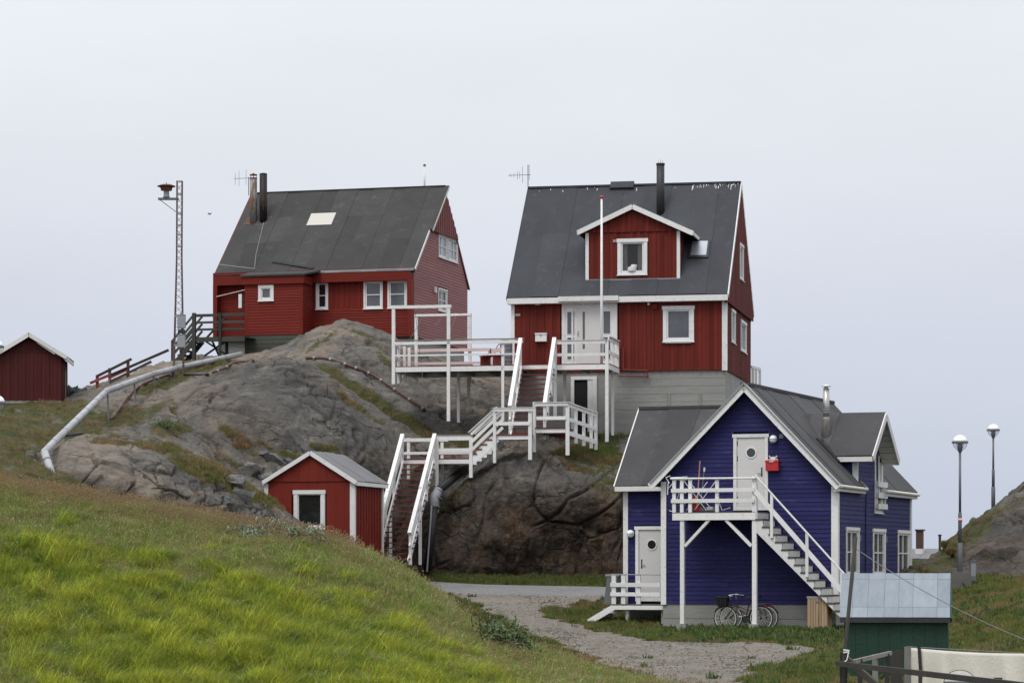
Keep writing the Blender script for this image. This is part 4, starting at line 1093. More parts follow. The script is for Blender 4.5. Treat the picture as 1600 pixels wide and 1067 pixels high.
# middle landing, left half
yM = yt-run3-.05
def land(u0, u1, v, y0, y1, mat=TR, boards=5):
    xa, z = ST.q(u0, v, y0); xb = ST.q(u1, v, y0)[0]
    w = (y1-y0)/boards
    for k in range(boards):
        MB().box(xa, xb, y0+k*w, y0+(k+1)*w-.006, z-.04, z).build('landing_board', mat, sr)
    MB().box(xa+.02, xb-.02, y0+.03, y0+.08, z-.18, z-.042).build('landing_beam', WH, sr)
    MB().box(xa+.02, xb-.02, y1-.10, y1-.03, z-.18, z-.042).build('landing_beam', WH, sr)
    return xa, xb, z
yA = yM-1.05
xa_, xb_, zM = land(776, 829, 678.5, yA, yM)
def spost(u, v0, v1, y, w=.10): return post(ST, sr, u, v0, v1, y, w=w)
spost(772.5, 637, 723, yA-.08); spost(828, 637, 718, yA-.08, .12); spost(834.5, 628, 706, yA+.5, .10)
hbox(ST, sr, 'hand_rail', 772, 832, 637.5, 643, yA-.12, -.08+yA, WH); hbox(ST, sr, 'rail_cap', 770, 835, 636, 637.8, yA-.14, yA+.02, WH)
hbox(ST, sr, 'mid_rail', 774, 828, 658.5, 664.5, yA-.11, yA-.082, WH)
# right half, one step up, towards the basement door
yB0 = yA+.45
xe, xf, zN = land(836, 884, 668, yB0, yB0+1.5, boards=7)
spost(886.5, 628, 711, yB0-.06, .125)
hbox(ST, sr, 'hand_rail', 836, 887, 629, 634.5, yB0-.10, yB0-.065, WH); hbox(ST, sr, 'rail_cap', 833, 890, 627.5, 629, yB0-.13, yB0+.04, WH)
hbox(ST, sr, 'mid_rail', 838, 884, 650, 656, yB0-.10, yB0-.07, WH)
# side rail running back to the house
pA = ST.p(888, 628.5, yB0); pB = ST.p(931.5, 644, yB0+2.6)
for (dz, w, h, nm) in ((-.02, .13, .035, 'rail_cap'), (-.10, .04, .12, 'side_rail'), (-.58, .04, .13, 'side_rail'), (-1.05, .04, .16, 'side_rail')):
    MB().beam(pA+Vector((0, 0, dz)), pB+Vector((0, 0, dz)), w, h).build(nm, WH, sr)
for t, vb in ((.27, .28), (.55, .2), (.82, .1), (.99, 0)):
    c = pA.lerp(pB, t); MB().box(c.x-.05, c.x+.05, c.y-.05, c.y+.05, c.z-1.32, c.z-.03).build('post', WH, sr)
for k in range(4):
    c = pA.lerp(pB, .22+.22*k) + Vector((-.62, .1, -1.0+.02*k)); MB().box(c.x-.5, c.x+.55, c.y-.16, c.y+.16, c.z-.04, c.z).build('tread', TR, sr)
# lower landing
yL0 = yA+.05
xg, xh, zL = land(628, 737, 716.5, yL0, yL0+1.15, boards=6)
hbox(ST, sr, 'fascia', 683, 738, 717.5, 724.5, yL0-.03, yL0-.002, WH); hbox(ST, sr, 'fascia', 629, 683, 718.5, 725, yL0+.01, yL0+.028, WH)
spost(682.5, 680, 800, yL0-.06); spost(735.5, 682, 746, yL0-.06, .115); spost(638, 684, 750, yL0+1.1); spost(690.5, 682, 765, yL0+1.1)
hbox(ST, sr, 'hand_rail', 683, 735, 680.5, 688, yL0-.05, yL0-.012, WH); hbox(ST, sr, 'rail_cap', 678, 735, 678.5, 680.5, yL0-.07, yL0+.07, MAT['grey_timber'])
hbox(ST, sr, 'mid_rail', 683, 735, 700, 706, yL0-.05, yL0-.012, WH)
hbox(ST, sr, 'hand_rail', 630, 700, 684, 690, yL0+1.08, yL0+1.12, WH); hbox(ST, sr, 'mid_rail', 630, 736, 705, 710, yL0+1.08, yL0+1.12, WH)
# short flight sideways up to the middle landing
c0, c1 = Vector((xh, yL0+.55, zL)), Vector((xa_, yL0+.55, zM))
n4 = 5
for k in range(n4):
    t = (k+1)/(n4); x = c0.x + (c1.x-c0.x)*k/n4; z = c0.z + (c1.z-c0.z)*t
    MB().box(x-.03, x+(c1.x-c0.x)/n4+.02, yL0-.05, yL0+1.1, z-.04, z).build('tread', TR, sr)
    MB().box(x+.01, x+(c1.x-c0.x)/n4, yL0-.02, yL0+.03, zL-.35+(z-zL)*.75, z-.041).build('stringer_block', WH, sr)
for yy in (yL0-.005, yL0+1.08):
    MB().beam((xh, yy, zL-.13), (xa_, yy, zM-.15), .04, .24).build('stringer', WH, sr)
    for (dz, h) in ((.86, .10), (.58, .10), (.30, .10)):
        MB().beam((xh-.02, yy-.04, zL+dz-.05), (xa_, yy-.04, zM+dz-.01), .035, h).build('side_rail', WH, sr)
    MB().beam((xh-.1, yy-.04, zL+.88), (xa_, yy-.04, zM+.93), .13, .03).build('rail_cap', WH, sr)
# lower flight towards the viewer
p_t = Vector(((xg+ST.q(681, 716, yL0)[0])/2, yL0-.02, zL))
fb = ST.p(614, 872, yL0-3.25)
flight(ST, sr, p_t, fb, 1.06, 19, exh, rail_h=.82)
spost(656, 760, 882, yL0-1.9, .09)
spost(610, 800, 884, yL0-1.2, .09)

# ================================================================== blue house
BH = Frame('blue_house', 1170, 985, 83.33, 21.0, 'deep blue timber house with white trim, grey felt roof and upstairs gable door', 'house')
Br = BH.root
bl, br_ = BH.q(1035, 944)[0], BH.q(1307, 944)[0]
zb0 = BH.q(1170, 943.5)[1]
LEN = 9.2
vo = -.32                                                   # verge overhang
ap = BH.q(1163, 599, vo); el = BH.q(1016, 755, vo); er = BH.q(1311, 756, vo)
sl = (ap[1]-el[1])/(ap[0]-el[0]); sr_ = (ap[1]-er[1])/(er[0]-ap[0])
lt = .16                                                    # roof build-up
zL_ = el[1] + sl*(bl-el[0]) - lt*1.35; zR_ = er[1] + sr_*(er[0]-br_) - lt*1.35; zA_ = ap[1] - lt*1.4
Bf = lambda a, z, o: Vector((a, -o, z)); Bs = lambda a, z, o: Vector((br_+o, a, z))
MB().box(bl+.03, br_-.03, .03, LEN-.03, -1.2, zb0).build('foundation', MAT['concrete'], Br)
for k in range(3):
    z0 = -.5 + k*(zb0+.5)/3
    MB().box(bl+.02, br_-.02, .0+random.uniform(0, .008), .05, z0, z0+(zb0+.5)/3-.012).build('concrete_lift', MAT['concrete'], Br)
c = .09
MB().add([(bl+c, c, zb0), (br_-c, c, zb0), (br_-c, c, zR_), (ap[0], c, zA_), (bl+c, c, zL_), (bl+c, LEN, zb0), (br_-c, LEN, zb0), (br_-c, LEN, zR_), (ap[0], LEN, zA_), (bl+c, LEN, zL_)],
         [(0,1,2,3,4), (9,8,7,6,5), (0,5,6,1), (1,6,7,2), (2,7,8,3), (3,8,9,4), (4,9,5,0)]).build('wall', MAT['blue'], Br)
dU = (*[BH.q(u, 740)[0] for u in (1146.5, 1200.5)], BH.q(1172, 797)[1], BH.q(1172, 678)[1])
gab = [(bl, zb0), (br_, zb0), (br_, zR_), (ap[0], zA_), (bl, zL_)]
siding(Br, Bf, gab, .128, MAT['blue'], False, [dU], joints=True)
# right side wall with three windows and the balcony door
wl_ = []
for (u0, u1, v0, v1) in ((1320.5, 1341, 821.5, 896), (1362.5, 1382, 825, 896), (1401.5, 1420.5, 829, 896)):
    y0, z1 = BH.s_(u0, v0, br_); y1, z0 = BH.s_(u1, v1, br_)
    wl_.append([y0, y1, z0, z1])
zt = sum(w[3] for w in wl_)/3; zbm = zt - 1.42
wl_ = [(w[0], w[1], zbm, zt) for w in wl_]
yd0, yd1 = BH.s_(1365.5, 750, br_)[0], BH.s_(1377.5, 750, br_)[0]
dz1_ = BH.s_(1370, 694, br_)[1]; dz0_ = BH.s_(1370, 801, br_)[1]
bd = (yd0, yd1, dz0_, dz1_)
ym = BH.s_(1384, 690, br_+.4)[0]; 
siding(Br, Bs, [(0, zb0), (LEN, zb0), (LEN, zR_), (0, zR_)], .128, MAT['blue_side'], False, wl_+[bd], joints=True)
for w in wl_: window(Br, Bs, *w, trim=.10, glass=MAT['glass_clear'], mull=(.5,), bars=(.5,), sash=.06, curtain='full')
window(Br, Bs, *bd, trim=.10, glass=MAT['glass_curtain'], mull=(.5,), sash=.05, name='balcony_window')
for w in wl_: MB().mbox(Bs, w[1]+.08, w[1]+.16, w[3]-.40, w[3]-.22, .02, .05).build('shutter_hook', MAT['grey_metal'], Br)
for k in range(3):
    z = BH.s_(1371, 756+17*k, br_)[1]; MB().mbox(Bs, yd0+.0, yd1+.18, z-.10, z+.06, .10, .15).build('guard_rail', MAT['white'], Br)
for yy in (yd0+.02, yd1+.10): MB().mbox(Bs, yy, yy+.05, BH.s_(1371, 794, br_)[1], BH.s_(1371, 752, br_)[1], .04, .10).build('guard_bracket', MAT['white'], Br)
MB().tube([Bs(wl_[0][1]+.85, zt+1.0, .04), Bs(wl_[0][1]+.75, zt+.55, .045), Bs(wl_[0][1]+.72, zb0, .04)], .018, 6).build('cable', MAT['blue'], Br)
# corner boards
MB().box(br_-.14, br_+.03, -.055, .0, zb0-.02, zR_).build('corner_board', MAT['white'], Br)
MB().box(br_+.031, br_+.055, -.054, .13, zb0-.02, zR_).build('corner_board', MAT['white'], Br)
MB().box(br_+.0, br_+.055, LEN-.14, LEN+.03, zb0-.02, zR_).build('corner_board', MAT['white'], Br)
MB().box(bl-.03, bl+.13, -.055, .0, zb0-.02, zL_).build('corner_board', MAT['white'], Br)
# main roof
yEnd = LEN+.3
T0, T1 = Vector((ap[0], vo, ap[1])), Vector((ap[0], yEnd, ap[1]))
roof_slope(Br, (el[0], yEnd, el[1]), (el[0], vo, el[1]), T0, T1, 10, MAT['felt_blue'], thick=.13)
# the right slope leaves a notch for the balcony dormer
yn0, yn1 = BH.s_(1367.5, 766, br_+.45)[0], BH.s_(1397, 768, br_+.45)[0]
Er0 = Vector((er[0], vo, er[1]))
roof_slope(Br, Er0, (er[0], yn0, er[1]), (ap[0], yn0, ap[1]), T0, 5, MAT['felt_blue'], thick=.13, seams=1)
roof_slope(Br, (er[0], yn1, er[1]), (er[0], yEnd, er[1]), (ap[0], yEnd, ap[1]), (ap[0], yn1, ap[1]), 3, MAT['felt_blue'], thick=.13)
fm = .52
roof_slope(Br, Vector((er[0], yn0, er[1])).lerp(Vector((ap[0], yn0, ap[1])), fm), Vector((er[0], yn1, er[1])).lerp(Vector((ap[0], yn1, ap[1])), fm), (ap[0], yn1, ap[1]), (ap[0], yn0, ap[1]), 2, MAT['felt_blue'], thick=.13)
MB().box(ap[0]-.12, ap[0]+.12, vo, yEnd, ap[1]-.06, ap[1]+.03).build('ridge_cap', MAT['felt_blue'], Br)
dn = Vector((0, 0, -.10))
for (e_, tt) in ((el, T0), (er, T0)):
    E = Vector((e_[0], vo, e_[1]))
    MB().beam(E+dn+Vector((0, -.02, 0)), tt+dn+Vector((0, -.02, 0)), .035, .20).build('barge_board', MAT['white'], Br)
    MB().beam(E+Vector((0, -.03, .0)), tt+Vector((0, -.03, .0)), .10, .045).build('verge_trim', MAT['grey_metal'], Br)
    MB().beam(Vector((e_[0], yEnd, e_[1]))+dn, T1+dn, .035, .20).build('barge_board', MAT['white'], Br)
for (ya, yb_) in ((vo, yn0), (yn1, yEnd)):
    MB().box(er[0]-.03, er[0]+.01, ya, yb_, er[1]-.20, er[1]-.03).build('fascia', MAT['white_worn'], Br)
    MB().box(br_, er[0]-.03, ya, yb_, er[1]-.205, er[1]-.18).build('soffit', MAT['white_worn'], Br)
    MB().tube([(er[0]+.05, ya, er[1]-.06), (er[0]+.05, yb_, er[1]-.07)], .05, 8).build('gutter', MAT['white_worn'], Br)
for yy in (yn0, yn1):
    MB().beam((er[0], yy, er[1]-.10), Vector((er[0], yy, er[1]-.10)).lerp(Vector((ap[0], yy, ap[1]-.10)), .30), .035, .2).build('barge_board', MAT['white'], Br)
# balcony dormer on the right side
zdA = BH.s_(1384, 645, br_+.55)[1]; yda, zda = BH.s_(1363, 716, br_+.55); ydb, zdb = BH.s_(1405.5, 727, br_+.55)
yap = BH.s_(1384, 645, br_+.55)[0]
half = (ydb-yda)/2*.96; zde = (zda+zdb)/2 + .12
dd = MB().add([(br_-.0, yap-half*.78, zR_-.3), (br_, yap+half*.78, zR_-.3), (br_, yap+half*.78, zde+.15), (br_, yap, zdA-.22), (br_, yap-half*.78, zde+.15),
               (ap[0]+.3, yap-half*.78, zR_-.3), (ap[0]+.3, yap+half*.78, zR_-.3), (ap[0]+.3, yap+half*.78, zde+.15), (ap[0]+.3, yap, zdA-.22), (ap[0]+.3, yap-half*.78, zde+.15)],
              [(0,1,2,3,4), (9,8,7,6,5), (0,5,6,1), (1,6,7,2), (2,7,8,3), (3,8,9,4), (4,9,5,0)]).build('side_dormer', MAT['blue_side'], Br)
siding(dd, Bs, [(yap-half*.78, zR_), (yap+half*.78, zR_), (yap+half*.78, zde+.1), (yap, zdA-.2), (yap-half*.78, zde+.1)], .128, MAT['blue_side'], False, [bd])
Mdn = lambda a, z, o: Vector((a, yap-half*.78-o, z))
siding(dd, Mdn, [(br_-1.4, zde-1.5), (br_, zde-.9), (br_, zde+.1), (br_-1.4, zde+.1)], .128, MAT['blue_side'], False)
MB().box(br_-.13, br_+.04, yap-half*.78-.05, yap-half*.78, zR_-.1, zde+.12).build('corner_board', MAT['white'], dd)
MB().box(br_+.03, br_+.05, yap+half*.78-.12, yap+half*.78+.02, zR_-.1, zde+.12).build('corner_board', MAT['white'], dd)
xo = br_+.55
for sg in (-1, 1):
    E0, E1 = Vector((ap[0]+.2, yap+sg*half, zde)), Vector((xo, yap+sg*half, zde)); Q0, Q1 = Vector((ap[0]+.2, yap, zdA)), Vector((xo, yap, zdA))
    if sg < 0: roof_slope(dd, E0, E1, Q1, Q0, 4, MAT['felt_blue'], thick=.10, name='dormer_roof')
    else: roof_slope(dd, E1, E0, Q0, Q1, 4, MAT['felt_blue'], thick=.10, name='dormer_roof')
    MB().beam(E1+Vector((.02, 0, -.08)), Q1+Vector((.02, 0, -.08)), .035, .20).build('barge_board', MAT['white'], dd)
    MB().beam(E0+Vector((1.2, 0, -.09)), E1+Vector((0, 0, -.09)), .04, .14).build('gutter_board', MAT['white_worn'], dd)
    for k in range(8):                                       # soffit boards under the overhang
        t0, t1 = k/8, (k+1)/8-.012
        a, b2 = (E1+Vector((0, 0, -.12))).lerp(Q1+Vector((0, 0, -.12)), t0), (E1+Vector((0, 0, -.12))).lerp(Q1+Vector((0, 0, -.12)), t1)
        sh = Vector((-.5, 0, 0)); th = Vector((0, 0, -.015))
        MB().hexa([a+th, b2+th, b2+sh+th, a+sh+th, a, b2, b2+sh, a+sh]).build('soffit_board', MAT['white_worn'], dd)
# steel flue and roof light on the right slope
A1 = Vector((er[0], 0, er[1])); n1 = Vector((ap[1]-er[1], 0, er[0]-ap[0]))
p = BH.hit(1291, 695, A1, n1)
zt_ = p.z + (695-604)/FPX*83
fl = MB().lathe([(.095, p.z+.6), (.095, zt_)], 16, (p.x, p.y, 0)).build('flue', MAT['steel'], Br, True)
MB().lathe([(.20, p.z-.12), (.105, p.z+.75), (.105, p.z+.82)], 16, (p.x, p.y, 0)).build('flue_base', MAT['steel_rusty'], fl, True)
for dz in (.95, 1.02): MB().lathe([(.11, p.z+dz), (.11, p.z+dz+.03)], 16, (p.x, p.y, 0)).build('flue_band', MAT['grey_metal'], fl)
MB().lathe([(.06, zt_), (.06, zt_+.06)], 10, (p.x, p.y, 0)).build('cap_stem', MAT['steel'], fl)
MB().lathe([(.15, zt_+.05), (.14, zt_+.075), (.02, zt_+.11)], 16, (p.x, p.y, 0)).build('flue_cap', MAT['rim'], fl, True)
q0, q1 = BH.hit(1277, 688, A1, n1), BH.hit(1303, 712, A1, n1)
nn = n1.normalized(); dv_ = Vector((er[0]-ap[0], 0, er[1]-ap[1])).normalized()
c0_ = q0; wy = .62
C = [c0_+Vector((0, -wy/2, 0)), c0_+Vector((0, wy/2, 0)), c0_+dv_*.95+Vector((0, wy/2, 0)), c0_+dv_*.95+Vector((0, -wy/2, 0))]
rl = MB().hexa(C + [k+nn*.11 for k in C]).build('roof_window', MAT['dark_metal'], Br)
cen = sum(C, Vector())/4; G = [cen+(k-cen)*.82 for k in C]
MB().hexa([g+nn*.10 for g in G]+[g+nn*.117 for g in G]).build('pane', MAT['glass'], rl)
# upstairs door
def round_door(parent, M, a0, a1, z0, z1, hinge_left=True, casing=.10):
    s = MB(); s.mbox(M, a0, a0+casing, z0, z1-casing, -.05, .05); s.mbox(M, a1-casing, a1, z0, z1-casing, -.05, .05); s.mbox(M, a0-.03, a1+.03, z1-casing, z1, -.05, .06); s.mbox(M, a0+casing, a1-casing, z0, z0+.12, -.05, .045)
    f = s.build('door_casing', MAT['white'], parent)
    d = MB().mbox(M, a0+casing+.01, a1-casing-.01, z0+.125, z1-casing-.012, -.03, .022).build('door', MAT['door_white'], f)
    ca, cz = (a0+a1)/2+.01, z0 + (z1-z0)*.755
    MB().lathe([(.13, 0), (.13, -.02), (.165, -.02), (.165, 0)], 20, M(ca, cz, .022), 'y').build('porthole_rim', MAT['white'], d)
    MB().lathe([(.128, .002), (.128, -.010)], 20, M(ca, cz, .022), 'y').build('porthole', MAT['glass'], d)
    hx = a1-casing-.09 if hinge_left else a0+casing+.09
    MB().mbox(M, hx-.02, hx+.02, z0+(z1-z0)*.44, z0+(z1-z0)*.56, .022, .03).build('lock_plate', MAT['dark_metal'], d)
    MB().mbox(M, hx-(.12 if hinge_left else -.0), hx+(.0 if hinge_left else .12), z0+(z1-z0)*.48, z0+(z1-z0)*.49, .05, .065).build('door_handle', MAT['grey_metal'], d)
    hz = a0+casing+.015 if hinge_left else a1-casing-.015
    for t in (.12, .65, .85): MB().mbox(M, hz-.012, hz+.012, z0+(z1-z0)*t, z0+(z1-z0)*t+.14, .022, .034).build('hinge', MAT['dark_metal'], d)
    return f
round_door(Br, Bf, *dU)
x, z = BH.q(1210, 686); wall_globe(Br, Bf, x, z)
x, z = BH.q(1221.5, 681.5); MB().mbox(Bf, x-.06, x+.06, z-.06, z+.06, .02, .05).build('vent', MAT['grey_metal'], Br)
# left wing
yw = 1.15
wxl = BH.q(976, 850, yw)[0]
wv = yw-.35
wE0 = BH.q(961, 759, wv); wE1 = BH.q(1025, 757, wv); 
yr = wv+2.35
wz = BH.q(1000, 637.5, yr); wx0 = (wE0[0]+wz[0])/2; zWe, zWr = wE0[1], wz[1]
xin = bl+1.6
roof_slope(Br, (wx0, wv, zWe), (xin, wv, zWe), (xin+.4, yr, zWr), (wx0, yr, zWr), 4, MAT['felt_blue'], thick=.13, name='wing_roof')
roof_slope(Br, (xin, 2*yr-wv, zWe), (wx0, 2*yr-wv, zWe), (wx0, yr, zWr), (xin+.4, yr, zWr), 4, MAT['felt_blue'], thick=.13, name='wing_roof')
MB().box(wx0, bl+1.9, yr-.12, yr+.12, zWr-.05, zWr+.035).build('wing_ridge_cap', MAT['felt_blue'], Br)
for (ya, yb_) in ((wv, yr), (2*yr-wv, yr)):
    MB().beam((wx0-.02, ya, zWe-.06), (wx0-.02, yb_, zWr-.06), .035, .15).build('barge_board', MAT['white'], Br)
MB().box(wx0, bl-.03, wv-.035, wv, zWe-.16, zWe-.02).build('fascia', MAT['white_worn'], Br)
MB().box(wx0, bl-.03, wv, yw, zWe-.165, zWe-.14).build('soffit', MAT['white_worn'], Br)
zw0 = BH.q(1000, 943, yw)[1]
Mw = lambda a, z, o: Vector((a, yw-o, z)); Mwl = lambda a, z, o: Vector((wxl-o, a, z))
MB().box(wxl+.09, bl+.5, yw+.09, 2*yr-yw-.09, zw0, zWe-.1).build('wing_wall', MAT['blue'], Br)
MB().box(wxl+.05, bl+.5, yw+.05, 2*yr-yw-.05, -1.0, zw0-.002).build('wing_foundation', MAT['concrete'], Br)
wd = (BH.q(993.5, 880, yw)[0], BH.q(993.5, 880, yw)[0]+1.0, zw0+.08, BH.q(1010, 822, yw)[1])
siding(Br, Mw, [(wxl, zw0), (bl+.3, zw0), (bl+.3, zWe-.12), (wxl, zWe-.12)], .128, MAT['blue'], False, [wd])
siding(Br, Mwl, [(yw, zw0), (2*yr-yw, zw0), (2*yr-yw, zWe-.1), (yr, zWr-.2), (yw, zWe-.1)], .128, MAT['blue'], False)
MB().box(wxl-.03, wxl+.12, yw-.055, yw, zw0-.02, zWe-.14).build('corner_board', MAT['white'], Br)
round_door(Br, Mw, *wd, hinge_left=False)
x, z = BH.q(987, 833.5, yw); wall_globe(Br, Mw, x, z)

# upper landing and outside stair of the blue house
OS = Frame('outside_staircase', 1178, 985, 81.9, 21.0, 'white wooden balcony landing and stair against the blue gable', 'staircase')
o_ = OS.root
yW = OS.local(BH.world((0, 0, 0))).y                        # plane of the gable in this frame
X = lambda u, v=800, y=0: OS.q(u, v, y)[0]; Z = lambda v, u=1110, y=0: OS.q(u, v, y)[1]
lx0, lx1 = X(1050.5), X(1180)
zT = Z(799)
for k in range(9):
    w = (yW-.06)/9; MB().box(lx0, lx1, .03+k*w, .03+(k+1)*w-.008, zT-.04, zT+random.uniform(-.004, .004)).build('deck_board', MAT['tread_dark'], o_)
MB().box(lx0, lx1, .0, .028, zT-.24, zT-.042).build('fascia', WH, o_); MB().box(lx0, lx0+.03, .03, yW-.03, zT-.23, zT-.042).build('fascia', WH, o_)
for k in range(3): MB().box(lx0+.4+k*.75, lx0+.46+k*.75, .03, yW-.03, zT-.2, zT-.042).build('joist', MAT['grey_timber'], o_)
zgr = .06
for u, w in ((1065, .115), (1178, .13)):
    MB().box(X(u)-w/2, X(u)+w/2, .03, .15, zgr+.12, zT-.24 if u < 1100 else zT+1.0).build('post', WH, o_)
    MB().box(X(u)-.14, X(u)+.14, -.06, .22, -.5, zgr+.13).build('post_footing', MAT['concrete'], o_)
for (u0, v0, u1, v1) in ((1069, 853, 1107, 812), (1173, 853, 1133, 812)):
    MB().beam((X(u0), .09, Z(v0)), (X(u1), .09, Z(v1)), .08, .12, up=(0, 1, 0)).build('brace', WH, o_)
zr1 = Z(747)
MB().tube([(lx0-.05, -.02, zr1), (lx1+.03, -.02, zr1-.01)], .028, 8).build('hand_rail', WH, o_)
for (va, vb) in ((762.5, 768.5), (779, 785)): MB().box(lx0-.03, lx1-.02, -.03, .0, Z(vb), Z(va)).build('mid_rail', WH, o_)
for u in (1053, 1065, 1078, 1120): MB().box(X(u)-.05, X(u)+.05, .0, .06, zT-.02, zr1-.01).build('post', WH, o_)
for (va, vb) in ((762.5, 768.5), (779, 785)): MB().box(lx0-.02, lx0+.01, .0, yW-.03, Z(vb), Z(va)).build('side_rail', WH, o_)
MB().tube([(lx0, -.02, zr1), (lx0, yW-.03, zr1)], .026, 8).build('hand_rail', WH, o_)
# stair down to the right: two sawn stringers, dark treads
nT = 13
sx0, sx1 = lx1+.03, X(1312); zS1 = Z(952)
rise, run = (zT-zS1)/nT, (sx1-sx0)/nT
for yy in (.02, yW-.12):
    pts = []
    for k in range(nT):
        pts += [(sx0+k*run, zT-.05-rise*(k+1)+rise*.0), (sx0+(k+1)*run, zT-.05-rise*(k+1))]
    pts = [(sx0, zT-.05)] + pts
    low = [(sx1, zS1-.25), (sx0+.1, zT-.62), (sx0, zT-.55)]
    m = MB(); yA_, yB_ = yy, yy+.045
    for k in range(nT):
        xa, xb = sx0+k*run, sx0+(k+1)*run; top = zT-.045-rise*(k+1)
        bot = lambda x: zT-.60 + (x-sx0)/(sx1-sx0)*(zS1-.18-zT+.60)
        m.add([(xa, yA_, bot(xa)), (xb, yA_, bot(xb)), (xb, yA_, top), (xa, yA_, top), (xa, yB_, bot(xa)), (xb, yB_, bot(xb)), (xb, yB_, top), (xa, yB_, top)],
              [(0,1,2,3), (7,6,5,4), (0,4,5,1), (2,6,7,3)] + ([(0,3,7,4)] if k == 0 else []) + ([(1,5,6,2)] if k == nT-1 else []))
    m.build('stringer', WH, o_)
for k in range(nT):
    xa = sx0+k*run; z = zT-rise*(k+1)
    MB().box(xa-.02, xa+run+.03, .0, yW-.05, z-.045, z).build('tread', MAT['tread_dark'], o_)
    MB().box(xa, xa+.022, .07, yW-.13, z, z+rise-.046).build('riser', MAT['white_worn'], o_)
rA, rB = Vector((lx1, -.03, zT+1.02)), Vector((sx1+.25, -.03, zS1+1.05-.15))
MB().tube([rA, rB], .028, 8).build('hand_rail', WH, o_)
MB().beam(rA+Vector((0, .02, -.45)), rB+Vector((-.1, .02, -.45)), .035, .13).build('mid_rail', WH, o_)
for t in (.18, .56, .93):
    c_ = rA.lerp(rB, t); MB().box(c_.x-.04, c_.x+.04, -.04, .02, c_.z-1.25, c_.z).build('baluster', WH, o_)
# lower entrance porch of the wing
PO = Frame('entrance_porch', 1000, 975, 84.6, 21.0, 'small white railed porch with sloping side boards at the lower blue door', 'porch')
pr = PO.root
yb2 = PO.local(BH.world((0, yw, 0))).y - .06
X2 = lambda u, v=940, y=0: PO.q(u, v, y)[0]; Z2 = lambda v, u=1000, y=0: PO.q(u, v, y)[1]
px0, px1 = X2(955.5), X2(1036)
zp = Z2(943.5)
nbp = max(4, int((yb2)/.13))
for k in range(nbp): MB().box(px0, px1, k*yb2/nbp+.03, (k+1)*yb2/nbp+.022, zp-.04, zp).build('deck_board', MAT['tread_dark'], pr)
MB().box(px0, px1, 0, .028, Z2(952), zp-.041).build('fascia', WH, pr)
MB().beam((px0+.05, .014, zp-.1), (X2(919.5), .014, Z2(972)), .035, .17).build('side_board', WH, pr)
MB().beam((px0+.05, .9, zp-.1), (X2(919.5), .9, Z2(972)), .035, .17).build('side_board', WH, pr)
for k in range(3):
    t = (k+.7)/3.4; cx = px0+(X2(919.5)-px0)*t; cz = zp + (Z2(972)-zp)*t
    MB().box(cx-.14, cx+.10, .03, .88, cz-.05, cz-.01).build('tread', MAT['grey_timber'], pr)
for u in (959, 974, 997.5): MB().box(X2(u)-.07, X2(u)+.06, .0, .05, zp, Z2(897)).build('post', WH, pr)
MB().box(X2(974), X2(974)+.10, .2, .3, zp-.75, zp-.05).build('leg', WH, pr)
MB().box(X2(1028), X2(1028)+.10, .3, .4, zp-.75, zp-.05).build('leg', WH, pr)
for (va, vb) in ((910, 916.5), (925, 931)): MB().box(px0-.03, X2(1032), -.03, .0, Z2(vb), Z2(va)).build('mid_rail', WH, pr)
MB().tube([(px0-.02, 0, Z2(897)), (X2(1032), 0, Z2(897.5))], .016, 6).build('hand_rail', MAT['grey_metal'], pr)

# ================================================================== left red house
LH = Frame('red_house', 500, 560, 118.4, 15.9, 'long red timber house with pale pink gable, rusty stove pipes and white roof light', 'house')
Lr = LH.root
yl = LH.q
l0, l1 = LH.q(338, 480)[0], LH.q(645.5, 480)[0]
zs0 = LH.q(620, 526)[1]
LD = 7.6; ly_e = -.12
zLe = (LH.q(640, 421, ly_e)[1]+LH.q(345, 421, ly_e)[1])/2
ry = 4.05
zLr = (LH.q(697, 291, ry)[1] + LH.q(430, 301, ry)[1])/2
xr0, xr1 = LH.q(390, 301, ry)[0], LH.q(697, 291, ry)[0]
le0, le1 = LH.q(337, 421, ly_e)[0], LH.q(648.5, 419, ly_e)[0]
rxl, rxr = (xr0+le0)/2, (xr1+le1)/2
Lf = lambda a, z, o: Vector((a, -o, z)); Lsd = lambda a, z, o: Vector((l1+o, a, z))
zwt = zLe-.15
yfar = LD
ridge_z = zLr-.2
zfar = LH.s_(735, 449, l1)[1]
MB().add([(l0+.1, .3, zs0-1.6), (l1-.1, .3, zs0-1.6), (l1-.1, LD-.1, zs0-1.6), (l0+.1, LD-.1, zs0-1.6), (l0+.1, .3, zs0), (l1-.1, .3, zs0), (l1-.1, LD-.1, zs0), (l0+.1, LD-.1, zs0)],
         [(0,3,2,1), (4,5,6,7), (0,1,5,4), (1,2,6,5), (2,3,7,6), (3,0,4,7)]).build('foundation', MAT['concrete'], Lr)
MB().add([(l0+.1, .1, zs0), (l1-.1, .1, zs0), (l1-.1, LD-.1, zs0), (l0+.1, LD-.1, zs0), (l0+.1, .1, zwt), (l1-.1, .1, zwt), (l1-.1, LD-.1, zwt), (l0+.1, LD-.1, zwt), (l0+.1, ry, ridge_z), (l1-.1, ry, ridge_z)],
         [(0,3,2,1), (0,1,5,4), (2,3,7,6), (1,2,6,9,5), (3,0,4,8,7), (4,5,9,8), (6,7,8,9)]).build('wall', MAT['red_left'], Lr)
lw = []
for (u0, u1, v0, v1) in ((494, 513, 440, 483), (568.5, 598.5, 438.5, 482), (606, 636.5, 437.5, 481)):
    a0, z1 = LH.q(u0, v0); a1, z0 = LH.q(u1, v1); lw.append((a0, a1, z0, z1))
ztop = LH.q(560, 441)[1]; zmidl = LH.q(560, 481)[1]
xb0 = LH.q(490, 480)[0]
